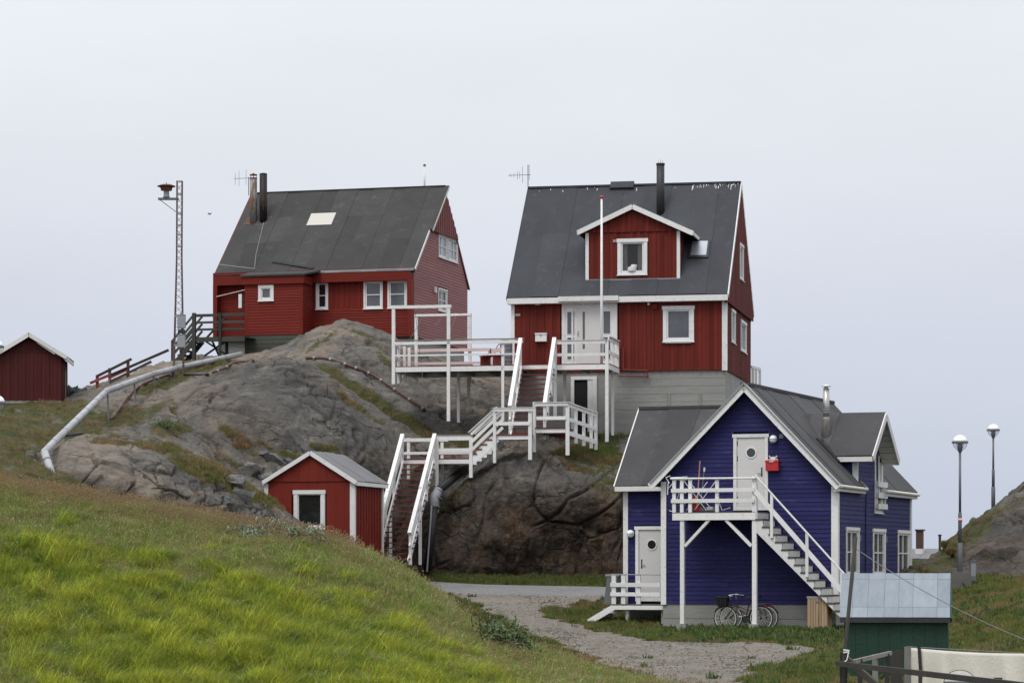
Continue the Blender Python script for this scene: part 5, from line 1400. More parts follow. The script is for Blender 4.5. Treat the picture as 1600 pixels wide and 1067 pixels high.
siding(Lr, Lf, [(xb0-.1, zs0), (l1-.1, zs0), (l1-.1, zmidl), (xb0-.1, zmidl)], .115, MAT['red_left'], False, lw)
siding(Lr, Lf, [(xb0-.1, zmidl), (l1-.1, zmidl), (l1-.1, ztop), (xb0-.1, ztop)], .12, MAT['red_left'], True, lw)
for i, w in enumerate(lw): window(Lr, Lf, *w, trim=.07, glass=MAT['glass_grey'] if i else MAT['glass'], bars=(.5,), sash=.06, head=0)
# eaves band and pier at the right corner
MB().box(l0-.02, l1+.0, -.32, .06, ztop, zLe-.05).build('eaves_band', MAT['red_left'], Lr)
MB().box(l1-.14, l1+.03, -.33, .05, zs0-.02, ztop).build('corner_pier', MAT['red_left'], Lr)
MB().box(l0-.02, l0+.16, -.33, .05, zs0-.02, ztop).build('corner_pier', MAT['red_left'], Lr)
# bump-out with the small square window
by = -1.3
b0, b1 = LH.q(384, 480, by)[0], LH.q(472.5, 480, by)[0]
bz1 = LH.q(430, 431, by)[1]; bz0 = LH.q(430, 523, by)[1]
bo = MB().box(b0+.09, b1-.09, by+.09, .2, bz0, bz1).build('bay', MAT['red_left'], Lr)
Mb = lambda a, z, o: Vector((a, by-o, z)); Mbr = lambda a, z, o: Vector((b1+o, a, z))
bw = (*[LH.q(u, 458, by)[0] for u in (404, 428)], LH.q(416, 470, by)[1], LH.q(416, 445.5, by)[1])
bzt = LH.q(430, 444, by)[1]
siding(bo, Mb, [(b0, bz0), (b1, bz0), (b1, bzt), (b0, bzt)], .115, MAT['red_left'], False, [bw])
siding(bo, Mbr, [(by, bz0), (0, bz0), (0, bzt), (by, bzt)], .115, MAT['red_left'], False)
MB().box(b0-.03, b0+.10, by-.03, by+.05, bz0, bzt).build('corner_board', MAT['red_left'], bo); MB().box(b1-.10, b1+.03, by-.03, by+.05, bz0, bzt).build('corner_board', MAT['red_left'], bo)
window(bo, Mb, *bw, trim=.12, glass=MAT['glass_grey'], sash=.05, head=0)
MB().box(b0-.15, b1+.10, by-.12, -.33, bzt, bz1-.02).build('bay_fascia', MAT['red_left'], bo)
MB().add([(b0-.2, by-.18, bz1-.02), (b1+.15, by-.18, bz1-.02), (b1+.5, -.1, bz1+.25), (b0-.2, -.1, bz1+.25), (b0-.2, by-.18, bz1+.05), (b1+.15, by-.18, bz1+.05), (b1+.5, -.1, bz1+.32), (b0-.2, -.1, bz1+.32)],
         [(0,3,2,1), (4,5,6,7), (0,1,5,4), (1,2,6,5), (2,3,7,6), (3,0,4,7)]).build('bay_roof', MAT['felt_left'], bo)
zk0 = LH.q(430, 553, by)[1]
for k in range(6):
    z0 = zk0-.3+k*(bz0-zk0+.3)/6
    MB().box(b0, b1, by+random.uniform(0, .012), by+.06, z0, z0+(bz0-zk0+.3)/6-.014).build('skirt_board', MAT['green_skirt'], Lr)
    MB().box(b1-.03, b1, by+.06, 0, z0, z0+(bz0-zk0+.3)/6-.014).build('skirt_board', MAT['green_skirt'], Lr)
MB().box(b0+.05, b1-.05, by+.07, .2, zk0-.6, bz0-.002).build('skirt_backing', MAT['dark_timber'], Lr)
MB().box(b0-.04, b0+.05, by-.01, by+.06, zk0-.3, bz0).build('skirt_corner', MAT['green_skirt'], Lr)
# recessed porch at the left end
siding(Lr, lambda a, z, o: Vector((a, .12-o, z)), [(l0+.16, zs0), (b0, zs0), (b0, ztop), (l0+.16, ztop)], .115, MAT['red_left'], False)
x, z = LH.q(381, 469, -.1); MB().box(x-.10, x+.04, -.45, -.2, z-.35, z+.22).build('porch_light', MAT['opal'], Lr)
MB().tube([LH.p(337, 464, -.3), LH.p(383, 453, -.9)], .02, 6).build('porch_rod', MAT['pinkish'], Lr)
# paler right gable: lapped boards below, upright boards above
zk = LH.s_(671, 358, l1)[1]
lsl = (zLr-zLe)/(ry-ly_e)
yk = ly_e + (zk-zLe)/lsl
fsl = (zLr-zfar)/(LD+.1-ry)
yk2 = LD+.1 - (zk-zfar)/fsl
lowp = [(.0, zs0), (LD, zs0), (LD, zfar-.1), (yk2, zk), (yk, zk), (.0, zLe-.12)]
sw = []
for (u0, u1, v0, v1) in ((684.3, 698.2, 364, 408), (699.2, 714.2, 369.5, 414), (683.8, 697.6, 449, 491)):
    y0, z1 = LH.s_(u0, v0, l1); y1, z0 = LH.s_(u1, v1, l1)
    z1b = LH.s_(u1, v0+(u1-u0)*.33, l1)[1]
    sw.append((y0, y1, z0+.05, (z1+z1b)/2))
zt2 = (sw[0][3]+sw[1][3])/2; zb2 = (sw[0][2]+sw[1][2])/2
sw[0] = (sw[0][0], sw[0][1], zb2, zt2); sw[1] = (sw[1][0], sw[1][1], zb2, zt2)
siding(Lr, Lsd, lowp, .118, MAT['red_pale'], False, sw, joints=True)
Lsu = lambda a, z, o: Vector((l1+.12+o, a, z))
trp = [(yk+.04, zk-.06), (yk2-.04, zk-.06), (ry, zLr-.2)]
MB().prism([(l1-.05, a, z) for a, z in trp], (.16, 0, 0)).build('gable_backing', MAT['red_gable'], Lr)
siding(Lr, Lsu, trp, .13, MAT['red_gable'], True)
for i, w in enumerate(sw): window(Lr, Lsd, *w, trim=.07, glass=MAT['skylight_glass'] if i < 2 else MAT['glass_grey'], mull=((.36,) if i != 1 else (.64,)), bars=(.5,), sash=.07, head=0)
yy, z = LH.s_(678, 453, l1); MB().mbox(Lsd, yy-.12, yy+.12, z-.12, z+.12, .03, .10).build('wall_lamp', MAT['plaster'], Lr)
# roof
def lp(x, y): return Vector((x, y, zLe + (y-ly_e)*lsl))
roof_slope(Lr, lp(le0+.02, ly_e-.18), lp(rxr, ly_e-.18), lp(rxr, ry), lp(le0+.02, ry), 11, MAT['felt_left'], thick=.13, seams=2)
zfe = zLr - fsl*(LD+.2-ry)
roof_slope(Lr, (l1+.04, LD+.2, zfe), (le0, LD+.2, zfe), (le0, ry, zLr), (l1+.04, ry, zLr), 11, MAT['felt_left'], thick=.05)
MB().box(le0+.02, rxr, ry-.1, ry+.1, zLr-.03, zLr+.03).build('ridge_cap', MAT['felt_left'], Lr)
MB().beam(lp(rxr+.02, ly_e-.1)+Vector((0, 0, -.05)), lp(rxr+.02, yk)+Vector((0, 0, -.05)), .04, .10).build('barge_board', MAT['white_worn'], Lr)
MB().beam(lp(rxr+.16, yk-.1)+Vector((0, 0, -.03)), lp(rxr+.16, ry)+Vector((0, 0, -.03)), .04, .09).build('barge_board', MAT['white_worn'], Lr)
MB().beam(lp(rxr+.07, yk-.1)+Vector((0, 0, -.02)), lp(rxr+.07, ry)+Vector((0, 0, -.02)), .2, .10).build('verge_roof', MAT['felt_left'], Lr)
MB().beam((l1+.055, LD+.2, zfe-.03), (l1+.055, ry, zLr-.03), .03, .09).build('barge_board', MAT['red_gable'], Lr)
MB().beam(lp(le0, ly_e-.1)+Vector((0, 0, -.05)), lp(le0, ry)+Vector((0, 0, -.05)), .04, .12).build('barge_board', MAT['red_left'], Lr)
MB().box(b1+.3, rxr, ly_e-.22, ly_e-.17, zLe-.18, zLe-.08).build('drip_edge', MAT['grey_metal'], Lr)
ml = MB()
A2 = lp(0, ly_e); n2 = Vector((0, -lsl, 1))
def on_l(u, v, h=.03): return LH.hit(u, v, A2, n2) + n2.normalized()*h
ml = MB().tube([on_l(342, 414.5), on_l(398, 421.5)], .03, 6).build('roof_batten', MAT['grey_timber'], Lr)
MB().tube([on_l(398, 421), on_l(400, 400), on_l(413, 346)], .022, 6).build('roof_cable', MAT['grey_timber'], Lr)
MB().beam(on_l(427, 411, .05), on_l(490, 421, .05), .12, .08, up=n2).build('roof_batten', MAT['black_timber'], Lr)
roof_box('roof_light', 487, 518, 335.5, 352.5, .06, MAT['skylight_white'], None, A=A2, n=n2, parent=Lr, F=LH)
roof_box('flashing_plate', 387, 421, 341, 351, .04, MAT['rust'], None, A=A2, n=n2, parent=Lr, F=LH)
for (u, v0, v1, r, mt) in ((396, 278, 348, .155, 'steel_rusty'), (411.5, 272, 346, .16, 'black_rusty')):
    p = on_l(u, v1, 0); z1 = LH.q(u, v0, p.y)[1]
    sp = MB().lathe([(r, p.z-.15), (r, z1)], 18, (p.x, p.y, 0)).build('stove_pipe', MAT[mt], Lr, True)
    if mt == 'steel_rusty':
        MB().lathe([(r*1.03, z1-.06), (r*1.03, z1)], 18, (p.x, p.y, 0)).build('pipe_band', MAT['rust'], sp)
        for a in range(4): MB().tube([(p.x+r*.8*math.cos(a*1.57+.4), p.y+r*.8*math.sin(a*1.57+.4), z1), (p.x+r*.8*math.cos(a*1.57+.4), p.y+r*.8*math.sin(a*1.57+.4), z1+.12)], .012, 5).build('cap_stay', MAT['rust'], sp)
        MB().lathe([(r*1.05, z1+.10), (r*1.0, z1+.14), (.03, z1+.17), (.03, z1+.20)], 18, (p.x, p.y, 0)).build('pipe_cap', MAT['rust'], sp)
    else:
        MB().lathe([(r*1.02, z1-.03), (r*1.02, z1+.01), (r*.4, z1+.04)], 18, (p.x, p.y, 0)).build('pipe_cap', MAT['black_rusty'], sp)
p = on_l(389, 300, 0); 
antenna(LH, Lr, 388.5, 277, 302, p.y, 366, 390, 278.5, [(367.5, 269, 288), (373.5, 266, 290), (384.5, 265, 289)], MAT['dark_metal'])
xv_, zv_ = LH.q(660, 294, ry); z1 = LH.q(660, 258, ry)[1]
vp = MB().lathe([(.04, zv_-.3), (.04, z1)], 10, (xv_, ry+.3, 0)).build('vent_pipe', MAT['white'], Lr, True)
MB().lathe([(.065, z1), (.06, z1+.05), (.01, z1+.08)], 10, (xv_, ry+.3, 0)).build('vent_cap', MAT['rust'], vp)

# dark green stair and landing at the end of the left house
GS = Frame('green_landing', 330, 560, 117.6, 15.9, 'dark green timber landing with railed steps at the end of the long red house', 'landing')
gr = GS.root
DT, BT = MAT['dark_timber'], MAT['black_timber']
gx = lambda u, v=500, y=-.6: GS.q(u, v, y)[0]; gzz = lambda v, u=340, y=-.6: GS.q(u, v, y)[1]
xa, xb = gx(303), gx(382); zf_ = gzz(526)
for k in range(8): MB().box(xa, xb, -.55+k*.16, -.55+k*.16+.152, zf_-.04, zf_).build('deck_board', DT, gr)
MB().box(xa, xb, -.60, -.56, zf_-.20, zf_-.042).build('fascia', DT, gr)
for (va, vb) in ((490, 494.5), (501.5, 505), (512.5, 516)): MB().box(xa, xb, -.60, -.565, gzz(vb), gzz(va)).build('rail', DT, gr)
MB().box(gx(303)-.07, gx(303)+.07, -.64, -.52, gzz(562), gzz(488)).build('post', DT, gr)
MB().box(gx(344)-.06, gx(344)+.06, -.66, -.61, gzz(556), gzz(489)).build('post', BT, gr)
MB().box(gx(338)-.05, gx(338)+.05, .5, .6, gzz(556), zf_-.05).build('post', DT, gr)
# steps down to the left
sA, sB = Vector((xa, -.5, zf_)), Vector((gx(268), -.5, gzz(568)))
for yy in (-.55, .35):
    MB().beam(sA+Vector((0, yy+.5, -.1)), sB+Vector((0, yy+.5, -.1)), .05, .2).build('stringer', DT, gr)
    for dz, h in ((.92, .08), (.62, .09), (.32, .09)): MB().beam(sA+Vector((0, yy+.45, dz)), sB+Vector((0, yy+.45, dz)), .04, h).build('rail', DT, gr)
    MB().box(sB.x-.02, sB.x+.10, yy-.06, yy+.04, sB.z-.4, sB.z+.95).build('post', DT, gr)
for k in range(6):
    c_ = sA.lerp(sB, (k+1)/6.5); MB().box(c_.x-.16, c_.x+.12, -.52, .36, c_.z-.045, c_.z).build('tread', DT, gr)
for (u0, v0, u1, v1) in ((305, 527, 342, 552), (342, 530, 308, 553), (312, 524, 340, 494), (320, 530, 332, 556)):
    MB().beam((gx(u0), .2, gzz(v0)), (gx(u1), .2, gzz(v1)), .06, .10, up=(0, 1, 0)).build('brace', DT, gr)

# ================================================================== small red hut beside the stairs
HT = Frame('garden_hut', 483, 850, 94.0, 15.5, 'small red board hut with white-framed window below the rock', 'hut')
hr = HT.root
h0, h1 = HT.q(415, 800)[0], HT.q(552, 800)[0]; HD = 3.0
hv = -.14
ha = HT.q(484.5, 705, hv); hl = HT.q(410.5, 751.5, hv); hR = HT.q(557, 752, hv)
hz0 = HT.q(480, 880)[1]
hs = (ha[1]-hl[1])/(ha[0]-hl[0])
zhw = hl[1]+hs*(h0-hl[0])-.10
MB().add([(h0+.08, .08, hz0), (h1-.08, .08, hz0), (h1-.08, .08, zhw), (ha[0], .08, ha[1]-.12), (h0+.08, .08, zhw), (h0+.08, HD-.05, hz0), (h1-.08, HD-.05, hz0), (h1-.08, HD-.05, zhw), (ha[0], HD-.05, ha[1]-.12), (h0+.08, HD-.05, zhw)],
         [(0,1,2,3,4), (9,8,7,6,5), (0,5,6,1), (1,6,7,2), (2,7,8,3), (3,8,9,4), (4,9,5,0)]).build('wall', MAT['red_hut'], hr)
Mh = lambda a, z, o: Vector((a, -o, z)); Mhs = lambda a, z, o: Vector((h1+o, a, z)); Mhg = lambda a, z, o: Vector((a, -.03-o, z))
hw = (*[HT.q(u, 790)[0] for u in (459.5, 508)], HT.q(480, 826)[1], HT.q(480, 765.5)[1])
zseam = HT.q(480, 752.5)[1]
siding(hr, Mh, [(h0, hz0), (h1, hz0), (h1, zseam), (h0, zseam)], .30, MAT['red_hut'], True, [hw], lap=False)
siding(hr, Mhg, [(h0, zseam+.005), (h1, zseam+.005), (ha[0], ha[1]-.13)], .30, MAT['red_hut'], True, lap=False, name='gable_board')
siding(hr, Mhs, [(0, hz0), (HD, hz0), (HD, zhw-.02), (0, zhw-.02)], .14, MAT['red_hut'], True)
window(hr, Mh, *hw, trim=.13, glass=MAT['glass'], sash=.03)
for (a, b2) in ((h0-.03, h0+.10), (h1-.10, h1+.035)): MB().box(a, b2, -.05, -.002, hz0, zhw).build('corner_board', MAT['white'], hr)
MB().box(h1+.036, h1+.06, -.05, .10, hz0, zhw-.05).build('corner_board', MAT['white'], hr)
MB().box(h1+.0, h1+.06, HD-.08, HD+.03, hz0, zhw-.05).build('corner_board', MAT['white'], hr)
for e_, sg in ((hl, -1), (hR, 1)):
    E, T = Vector((e_[0], hv, e_[1])), Vector((ha[0], hv, ha[1])); bk = Vector((0, HD+.3, 0))
    if sg > 0: roof_slope(hr, E, E+bk, T+bk, T, 3, MAT['felt_hut'], thick=.08)
    else: roof_slope(hr, E+bk, E, T, T+bk, 3, MAT['felt_hut'], thick=.08)
    for o2 in (Vector((0, -.02, -.05)), bk+Vector((0, .02, -.05))): MB().beam(E+o2, T+o2, .03, .13).build('barge_board', MAT['white'], hr)
    MB().beam(E+Vector((0, 0, -.07)), E+bk+Vector((0, 0, -.07)), .03, .12).build('fascia', MAT['white'], hr)

# ================================================================== dark red shed on the left
SD = Frame('board_shed', 45, 627, 104.0, -4.0, 'dark red upright-board shed with pale verge boards on the grassy slope', 'shed')
sd = SD.root
s0, s1 = SD.q(-9, 600)[0], SD.q(95.5, 600)[0]; sz0 = SD.q(45, 626)[1]
sa = SD.q(45, 521, -.2); sl0 = SD.q(-20, 560, -.2); sr0 = SD.q(104, 557, -.2)
szw = sr0[1]-.02 + (sr0[0]-s1)*.55 - .12
S3 = 2.6
MB().add([(s0+.05, .05, sz0), (s1-.05, .05, sz0), (s1-.05, .05, szw), (sa[0], .05, sa[1]-.15), (s0+.05, .05, szw), (s0+.05, S3, sz0), (s1-.05, S3, sz0), (s1-.05, S3, szw), (sa[0], S3, sa[1]-.15), (s0+.05, S3, szw)],
         [(0,1,2,3,4), (9,8,7,6,5), (0,5,6,1), (1,6,7,2), (2,7,8,3), (3,8,9,4), (4,9,5,0)]).build('wall', MAT['red_shed'], sd)
Mq = lambda a, z, o: Vector((a, -o, z)); Mq2 = lambda a, z, o: Vector((a, -.03-o, z))
zq = SD.q(45, 553)[1]
siding(sd, Mq, [(s0, sz0), (s1, sz0), (s1, zq), (s0, zq)], .14, MAT['red_shed'], True)
siding(sd, Mq2, [(s0, zq), (s1, zq), (s1, szw), (sa[0], sa[1]-.16), (s0, szw)], .14, MAT['red_shed'], True, name='gable_board')
siding(sd, lambda a, z, o: Vector((s1+o, a, z)), [(0, sz0), (S3, sz0), (S3, szw), (0, szw)], .14, MAT['red_shed'], True)
for e_ in (sl0, sr0):
    E, T = Vector((e_[0], -.2, e_[1])), Vector((sa[0], -.2, sa[1])); bk = Vector((0, S3+.4, 0))
    a_, b_2 = (E, E+bk) if e_ is sr0 else (E+bk, E)
    c_2, d_2 = (T+bk, T) if e_ is sr0 else (T, T+bk)
    roof_slope(sd, a_, b_2, c_2, d_2, 2, MAT['felt_left'], thick=.08)
    MB().beam(E+Vector((0, -.02, -.04)), T+Vector((0, -.02, -.04)), .03, .14).build('verge_board', MAT['white_worn'], sd)
    MB().beam(E+Vector((0, 0, -.07)), E+bk+Vector((0, 0, -.07)), .03, .13).build('fascia', MAT['white_worn'], sd)
MB().box(s0, s1, -.02, .1, sz0-.10, sz0-.002).build('sill_beam', MAT['grey_timber'], sd)
for (xx, w) in ((s0+.1, .3), (s1-.5, .3)): MB().box(xx, xx+w, .05, .4, sz0-.7, sz0-.101).build('footing', MAT['concrete'], sd)

# ================================================================== green shed in front
GH = Frame('garden_shed', 1395, 1040, 58.0, 9.5, 'dark green shed with pale grey sheet roof in front of the blue house', 'shed')
gh = GH.root
g0, g1 = GH.q(1319, 1000)[0], GH.q(1481, 1000)[0]; gz1 = GH.q(1400, 967)[1]; gdep = 1.7
gz0 = float(gz(GH.O.x, 58.0)) - GH.O.z - .3
ge = GH.q(1400, 964.5, -.12)[1]; gr0 = GH.q(1312, 965, -.12)[0]; gr1 = GH.q(1484.5, 965, -.12)[0]
gry = .85; gzr = GH.q(1400, 895.5, gry)[1]
MB().add([(g0, .02, gz0), (g1, .02, gz0), (g1, gdep-.02, gz0), (g0, gdep-.02, gz0), (g0, .02, ge-.06), (g1, .02, ge-.06), (g1, gdep-.02, ge-.06), (g0, gdep-.02, ge-.06), (g0, gry, gzr-.1), (g1, gry, gzr-.1)],
         [(0,3,2,1), (0,1,5,4), (2,3,7,6), (1,2,6,9,5), (3,0,4,8,7), (4,5,9,8), (6,7,8,9)]).build('wall', MAT['green_shed'], gh)
nbd = 9
for k in range(nbd):
    a, b2 = g0+(g1-g0)*k/nbd, g0+(g1-g0)*(k+1)/nbd-.004
    MB().box(a, b2, -.012-random.uniform(0, .006), .018, gz0, ge-.07).build('wall_board', MAT['green_shed'], gh)
EL, ERR, RRR, RLL = Vector((gr0, -.12, ge)), Vector((gr1, -.12, ge)), Vector((gr1, gry, gzr)), Vector((gr0, gry, gzr))
rn = (ERR-EL).cross(RLL-EL).normalized()
rs = MB().hexa([EL-rn*.05, ERR-rn*.05, RRR-rn*.05, RLL-rn*.05, EL, ERR, RRR, RLL]).build('roof', MAT['green_shed'], gh)
cols_ = [0, .11, .25, .40, .53, .66, .88, 1]; rows_ = [0, .23, .86, 1]
for i in range(len(cols_)-1):
    for j in range(len(rows_)-1):
        q = [EL.lerp(ERR, cols_[i]+.001).lerp(RLL.lerp(RRR, cols_[i]+.001), rows_[j]+.004), EL.lerp(ERR, cols_[i+1]-.001).lerp(RLL.lerp(RRR, cols_[i+1]-.001), rows_[j]+.004),
             EL.lerp(ERR, cols_[i+1]-.001).lerp(RLL.lerp(RRR, cols_[i+1]-.001), rows_[j+1]), EL.lerp(ERR, cols_[i]+.001).lerp(RLL.lerp(RRR, cols_[i]+.001), rows_[j+1])]
        h_ = random.uniform(.005, .010)
        MB().hexa([k+rn*.001 for k in q]+[k+rn*h_ for k in q]).build('roof_sheet', MAT['felt_green'], rs)
b_a, b_b = Vector((gr0, 2*gry+.12, ge)), Vector((gr1, 2*gry+.12, ge))
MB().hexa([b_b-Vector((0, 0, .05)), b_a-Vector((0, 0, .05)), RLL-Vector((0, 0, .05)), RRR-Vector((0, 0, .05)), b_b, b_a, RLL, RRR]).build('roof', MAT['felt_green'], gh)
MB().box(gr0, gr1, -.15, -.121, ge-.10, ge-.005).build('fascia', MAT['dark_metal'], gh)
MB().beam(ERR+Vector((.02, 0, -.05)), RRR+Vector((.02, 0, -.05)), .03, .12).build('barge_board', MAT['green_shed'], gh)

# ================================================================== far house roof behind the blue house
FB = Frame('distant_house', 1445, 890, 150, 20, 'distant low house with grey roof and brick chimney beyond the blue house', 'house')
fr = FB.root
f0, f1 = FB.q(1395, 880)[0], FB.q(1474, 880)[0]; fz = FB.q(1445, 873)[1]
MB().box(f0, f1, 0, 6, -3, fz).build('wall', MAT['plaster'], fr)
fzr = FB.q(1445, 858, 3)[1]
roof_slope(fr, (f0-.2, -.3, fz), (f1+.2, -.3, fz), (f1-.3, 3, fzr), (f0-.2, 3, fzr), 4, MAT['felt_hut'])
roof_slope(fr, (f1+.2, 6.3, fz), (f0-.2, 6.3, fz), (f0-.2, 3, fzr), (f1-.3, 3, fzr), 4, MAT['felt_hut'])
cx0, cx1 = FB.q(1431, 850, 1.2)[0], FB.q(1440.5, 850, 1.2)[0]; cz1 = FB.q(1436, 829, 1.2)[1]
chm = MB().box(cx0, cx1, 1.2, 1.65, fz, cz1).build('chimney', MAT['brick_red'], fr)
MB().box(cx0-.04, cx1+.08, 1.15, 1.7, cz1, cz1+.08).build('chimney_cap', MAT['dark_metal'], chm)
MB().box(cx0-.03, cx1+.03, 1.17, 1.68, fz, FB.q(1436, 857, 1.2)[1]).build('chimney_base', MAT['plaster'], chm)
px_, pz_ = FB.q(1468.5, 860, 2); pz1 = FB.q(1468.5, 837, 2)[1]
sp = MB().lathe([(.07, fz-.2), (.07, pz1)], 12, (px_, 2, 0)).build('stove_pipe', MAT['dark_metal'], fr)
MB().lathe([(.1, pz1), (.1, pz1+.08)], 12, (px_, 2, 0)).build('pipe_cap', MAT['dark_metal'], sp)

# ================================================================== things standing about
from mathutils.bvhtree import BVHTree
def grid_bvh(P, st=2):
    P = P[::st, ::st]; nv, nu = P.shape[:2]; idx = np.arange(nu*nv).reshape(nv, nu)
    F = np.stack([idx[:-1, :-1], idx[:-1, 1:], idx[1:, 1:], idx[1:, :-1]], -1).reshape(-1, 4)
    return BVHTree.FromPolygons(P.reshape(-1, 3).tolist(), F.tolist())
BV = [grid_bvh(r[0]) for r in ROCKS]
def hit(u, v, lo=60):
    """the terrain point seen at a place of the photo (rocks and ground behind the bank)"""
    d = Vector(((u-HU)/FPX, 1, (HV-v)/FPX)); best = None
    for b in BV:
        h = b.ray_cast(d*lo, d.normalized())[0]
        if h and (best is None or h.y < best.y): best = h
    if v > HV:
        g = ground_hit(u, v)
        if g.y > lo and (best is None or g.y < best.y): best = g
    return best or W(u, v, 105)
def drop(x, y, top=40):
    """height of the terrain under (x, y)"""
    z = float(gz(x, y))
    for b in BV:
        h = b.ray_cast(Vector((x, y, top)), Vector((0, 0, -1)))[0]
        if h: z = max(z, h.z)
    return z

# flagpole on the deck
c = DK.world(DK.p(940, 571, .35))
fp = empty('flagpole', c, 0, 'white flagpole with red knob rising in front of the red house dormer', 'flagpole')
hgt = (571-312)/FPX*102.6
MB().lathe([(.05, -.02), (.048, hgt*.4), (.034, hgt)], 12).build('pole', MAT['white'], fp, True)
MB().lathe([(.02, hgt), (.06, hgt+.02), (.07, hgt+.06), (.045, hgt+.10), (.01, hgt+.115)], 12).build('knob', MAT['red_box'], fp, True)
MB().lathe([(.09, -.02), (.09, .03)], 12).build('foot_plate', MAT['grey_metal'], fp)
# grey corrugated barrel at the house corner
c = DK.world(DK.p(791, 575, 1.9)); c.z = DK.O.z + zd
bt = empty('rain_barrel', c, 0, 'dark grey ribbed barrel on the deck beside the red house corner', 'barrel')
MB().lathe([(.2, 0)]+[(.22+.012*(k % 2), .06+k*.07) for k in range(13)]+[(.2, .98)], 18).build('body', MAT['lamp_metal'], bt)
MB().lathe([(.235, .97), (.235, 1.02), (.02, 1.03)], 18).build('lid', MAT['dark_metal'], bt)
MB().tube([(-.2, -.1, .95), (-.32, -.12, .8), (-.42, -.1, .62), (-.40, -.1, .45)], .015, 6).build('hose', MAT['black_plastic'], bt)
# bench on the deck
c = DK.world(DK.p(768, 571, 1.2)); c.z = DK.O.z+zd
bn = empty('garden_bench', c, R(-60), 'low weathered reddish wooden bench on the white deck', 'bench')
for k in range(3): MB().box(-.55, .55, -.2+k*.14, -.08+k*.14, .40, .44).build('slat', MAT['red_wood'], bn)
for x in (-.45, .45):
    MB().box(x-.03, x+.03, -.2, .2, 0, .40).build('leg', MAT['red_wood'], bn)
MB().box(-.55, .55, .22, .25, .55, .70).build('backrest', MAT['pinkish'], bn)
for x in (-.45, .45): MB().box(x-.03, x+.03, .2, .219, .38, .70).build('back_post', MAT['red_wood'], bn)
# laundry lines between the frames
for (a, b2, sag, lab) in (((660, 494), (640, 530), .05, 0), ((690, 494), (672, 500), .25, 0), ((712, 494), (702, 520), .04, 0), ((648, 480), (666, 640), .0, 1)):
    pa, pb = DK.world(DK.p(*a, 3.0 if not lab else .2)), DK.world(DK.p(*b2, 2.6 if not lab else -.1))
    pts = [pa.lerp(pb, t) - Vector((0, 0, sag*4*t*(1-t))) for t in np.linspace(0, 1, 7)]
    o = MB().tube(pts, .009, 5).build('laundry_line', MAT['lamp_metal'])
    tag(o, 'thin laundry line hanging slack from the rear white frame on the deck' if not lab else 'long thin cord hanging down from the front laundry frame past the deck', 'rope', 'slack laundry lines on the deck' if not lab else None)
# white railing behind the right house
for k, u in enumerate((1176, 1181, 1187)):
    p_ = RH.p(u, 600, DEP+.8+k*.2); z1 = RH.q(u, 573+k*2, DEP+.8+k*.2)[1]
    MB().box(p_.x-.05, p_.x+.05, p_.y, p_.y+.08, p_.z-.5, z1).build('back_railing_post', MAT['white'], Rr)
MB().beam(RH.p(1174, 573, DEP+.75), RH.p(1188, 577, DEP+1.25), .06, .10).build('back_railing', MAT['white'], Rr)

# ---------------------------------------------------------------- street lamps
b_ = W(1500, 893, 85.5)
globe_lamp(1500, 690.5, 85.5, b_.z, 'grey globe street lamp standing on a concrete block by the right-hand rock', sticker=True)
cb = MB(); cb.hexa([Vector(p) for p in ((-.30, -.25, -1.0), (.32, -.25, -1.0), (.32, .3, -1.0), (-.30, .3, -1.0), (-.27, -.2, .0), (.29, -.2, -.01), (.28, .25, .0), (-.26, .25, .01))])
o = cb.build('concrete_block', MAT['old_concrete']); o.location = b_
tag(o, 'squat weathered concrete block carrying a grey lamp post', 'concrete block')
tb = W(1520, 905, 86.0)
ub = empty('utility_post', (tb.x, tb.y, tb.z), 0, 'narrow grey metal utility post beside the concrete lamp block', 'utility post')
hh = (905-876)/FPX*86
MB().box(-.085, .085, -.08, .08, -1.2, hh).build('body', MAT['lamp_metal'], ub); MB().box(-.095, .095, -.09, .09, hh, hh+.03).build('cap', MAT['lamp_metal'], ub)
MB().box(-.07, .07, -.086, -.081, .1, hh-.08).build('panel', MAT['grey_metal'], ub)
h2 = hit(1553, 778); 
globe_lamp(1552, 671.5, 106, W(1553, 786, 106).z, 'grey globe street lamp rising from behind the right-hand rock crest')
for (u, v, Y, lab) in ((-4, 629, 84, 'globe street lamp at the picture edge with its globe level with the red shed floor'), (-5, 541.5, 96, 'globe street lamp at the picture edge with its globe before the red shed eaves')):
    c = W(u, v, Y); globe_lamp(u, v, Y, drop(c.x, c.y)-.1, lab)

# ---------------------------------------------------------------- siren mast
mb = hit(279, 585); Ym = mb.y
mt = empty('siren_mast', (W(279, 585, Ym).x, Ym, W(279, 585, Ym).z), 0, 'rusty lattice mast with a mushroom siren and two grey cabinets on the rock', 'mast')
H_ = (585-283)/FPX*Ym
w0, w1 = .21, .105
legs = [(-1, -1), (1, -1), (1, 1), (-1, 1)]
def leg_at(k, t):
    w = w0+(w1-w0)*min(1, t/.6); return Vector((legs[k][0]*w*(.9)+.04*t, legs[k][1]*w*.9, H_*t))
for k in range(4):
    MB().tube([leg_at(k, 0)-Vector((0, 0, .4)), leg_at(k, .6), leg_at(k, 1)], .022, 6).build('leg', MAT['mast'], mt)
nb = 26
for k in range(4):
    for i in range(nb):
        t0, t1 = .12+.86*i/nb, .12+.86*(i+1)/nb
        a, b2 = leg_at(k, t0), leg_at((k+1) % 4, t1)
        c, d = leg_at((k+1) % 4, t0), leg_at(k, t1)
        if k in (0, 2): MB().tube([a, b2], .009, 4).build('lattice_bar', MAT['mast'], mt)
        if k in (0,): MB().tube([c, d], .009, 4).build('lattice_bar', MAT['mast'], mt)
for t in (.93, .83, .77, .72, .66, .995, .3, .15): MB().beam(leg_at(0, t), leg_at(1, t), .02, .07).build('cross_plate', MAT['grey_metal'], mt)
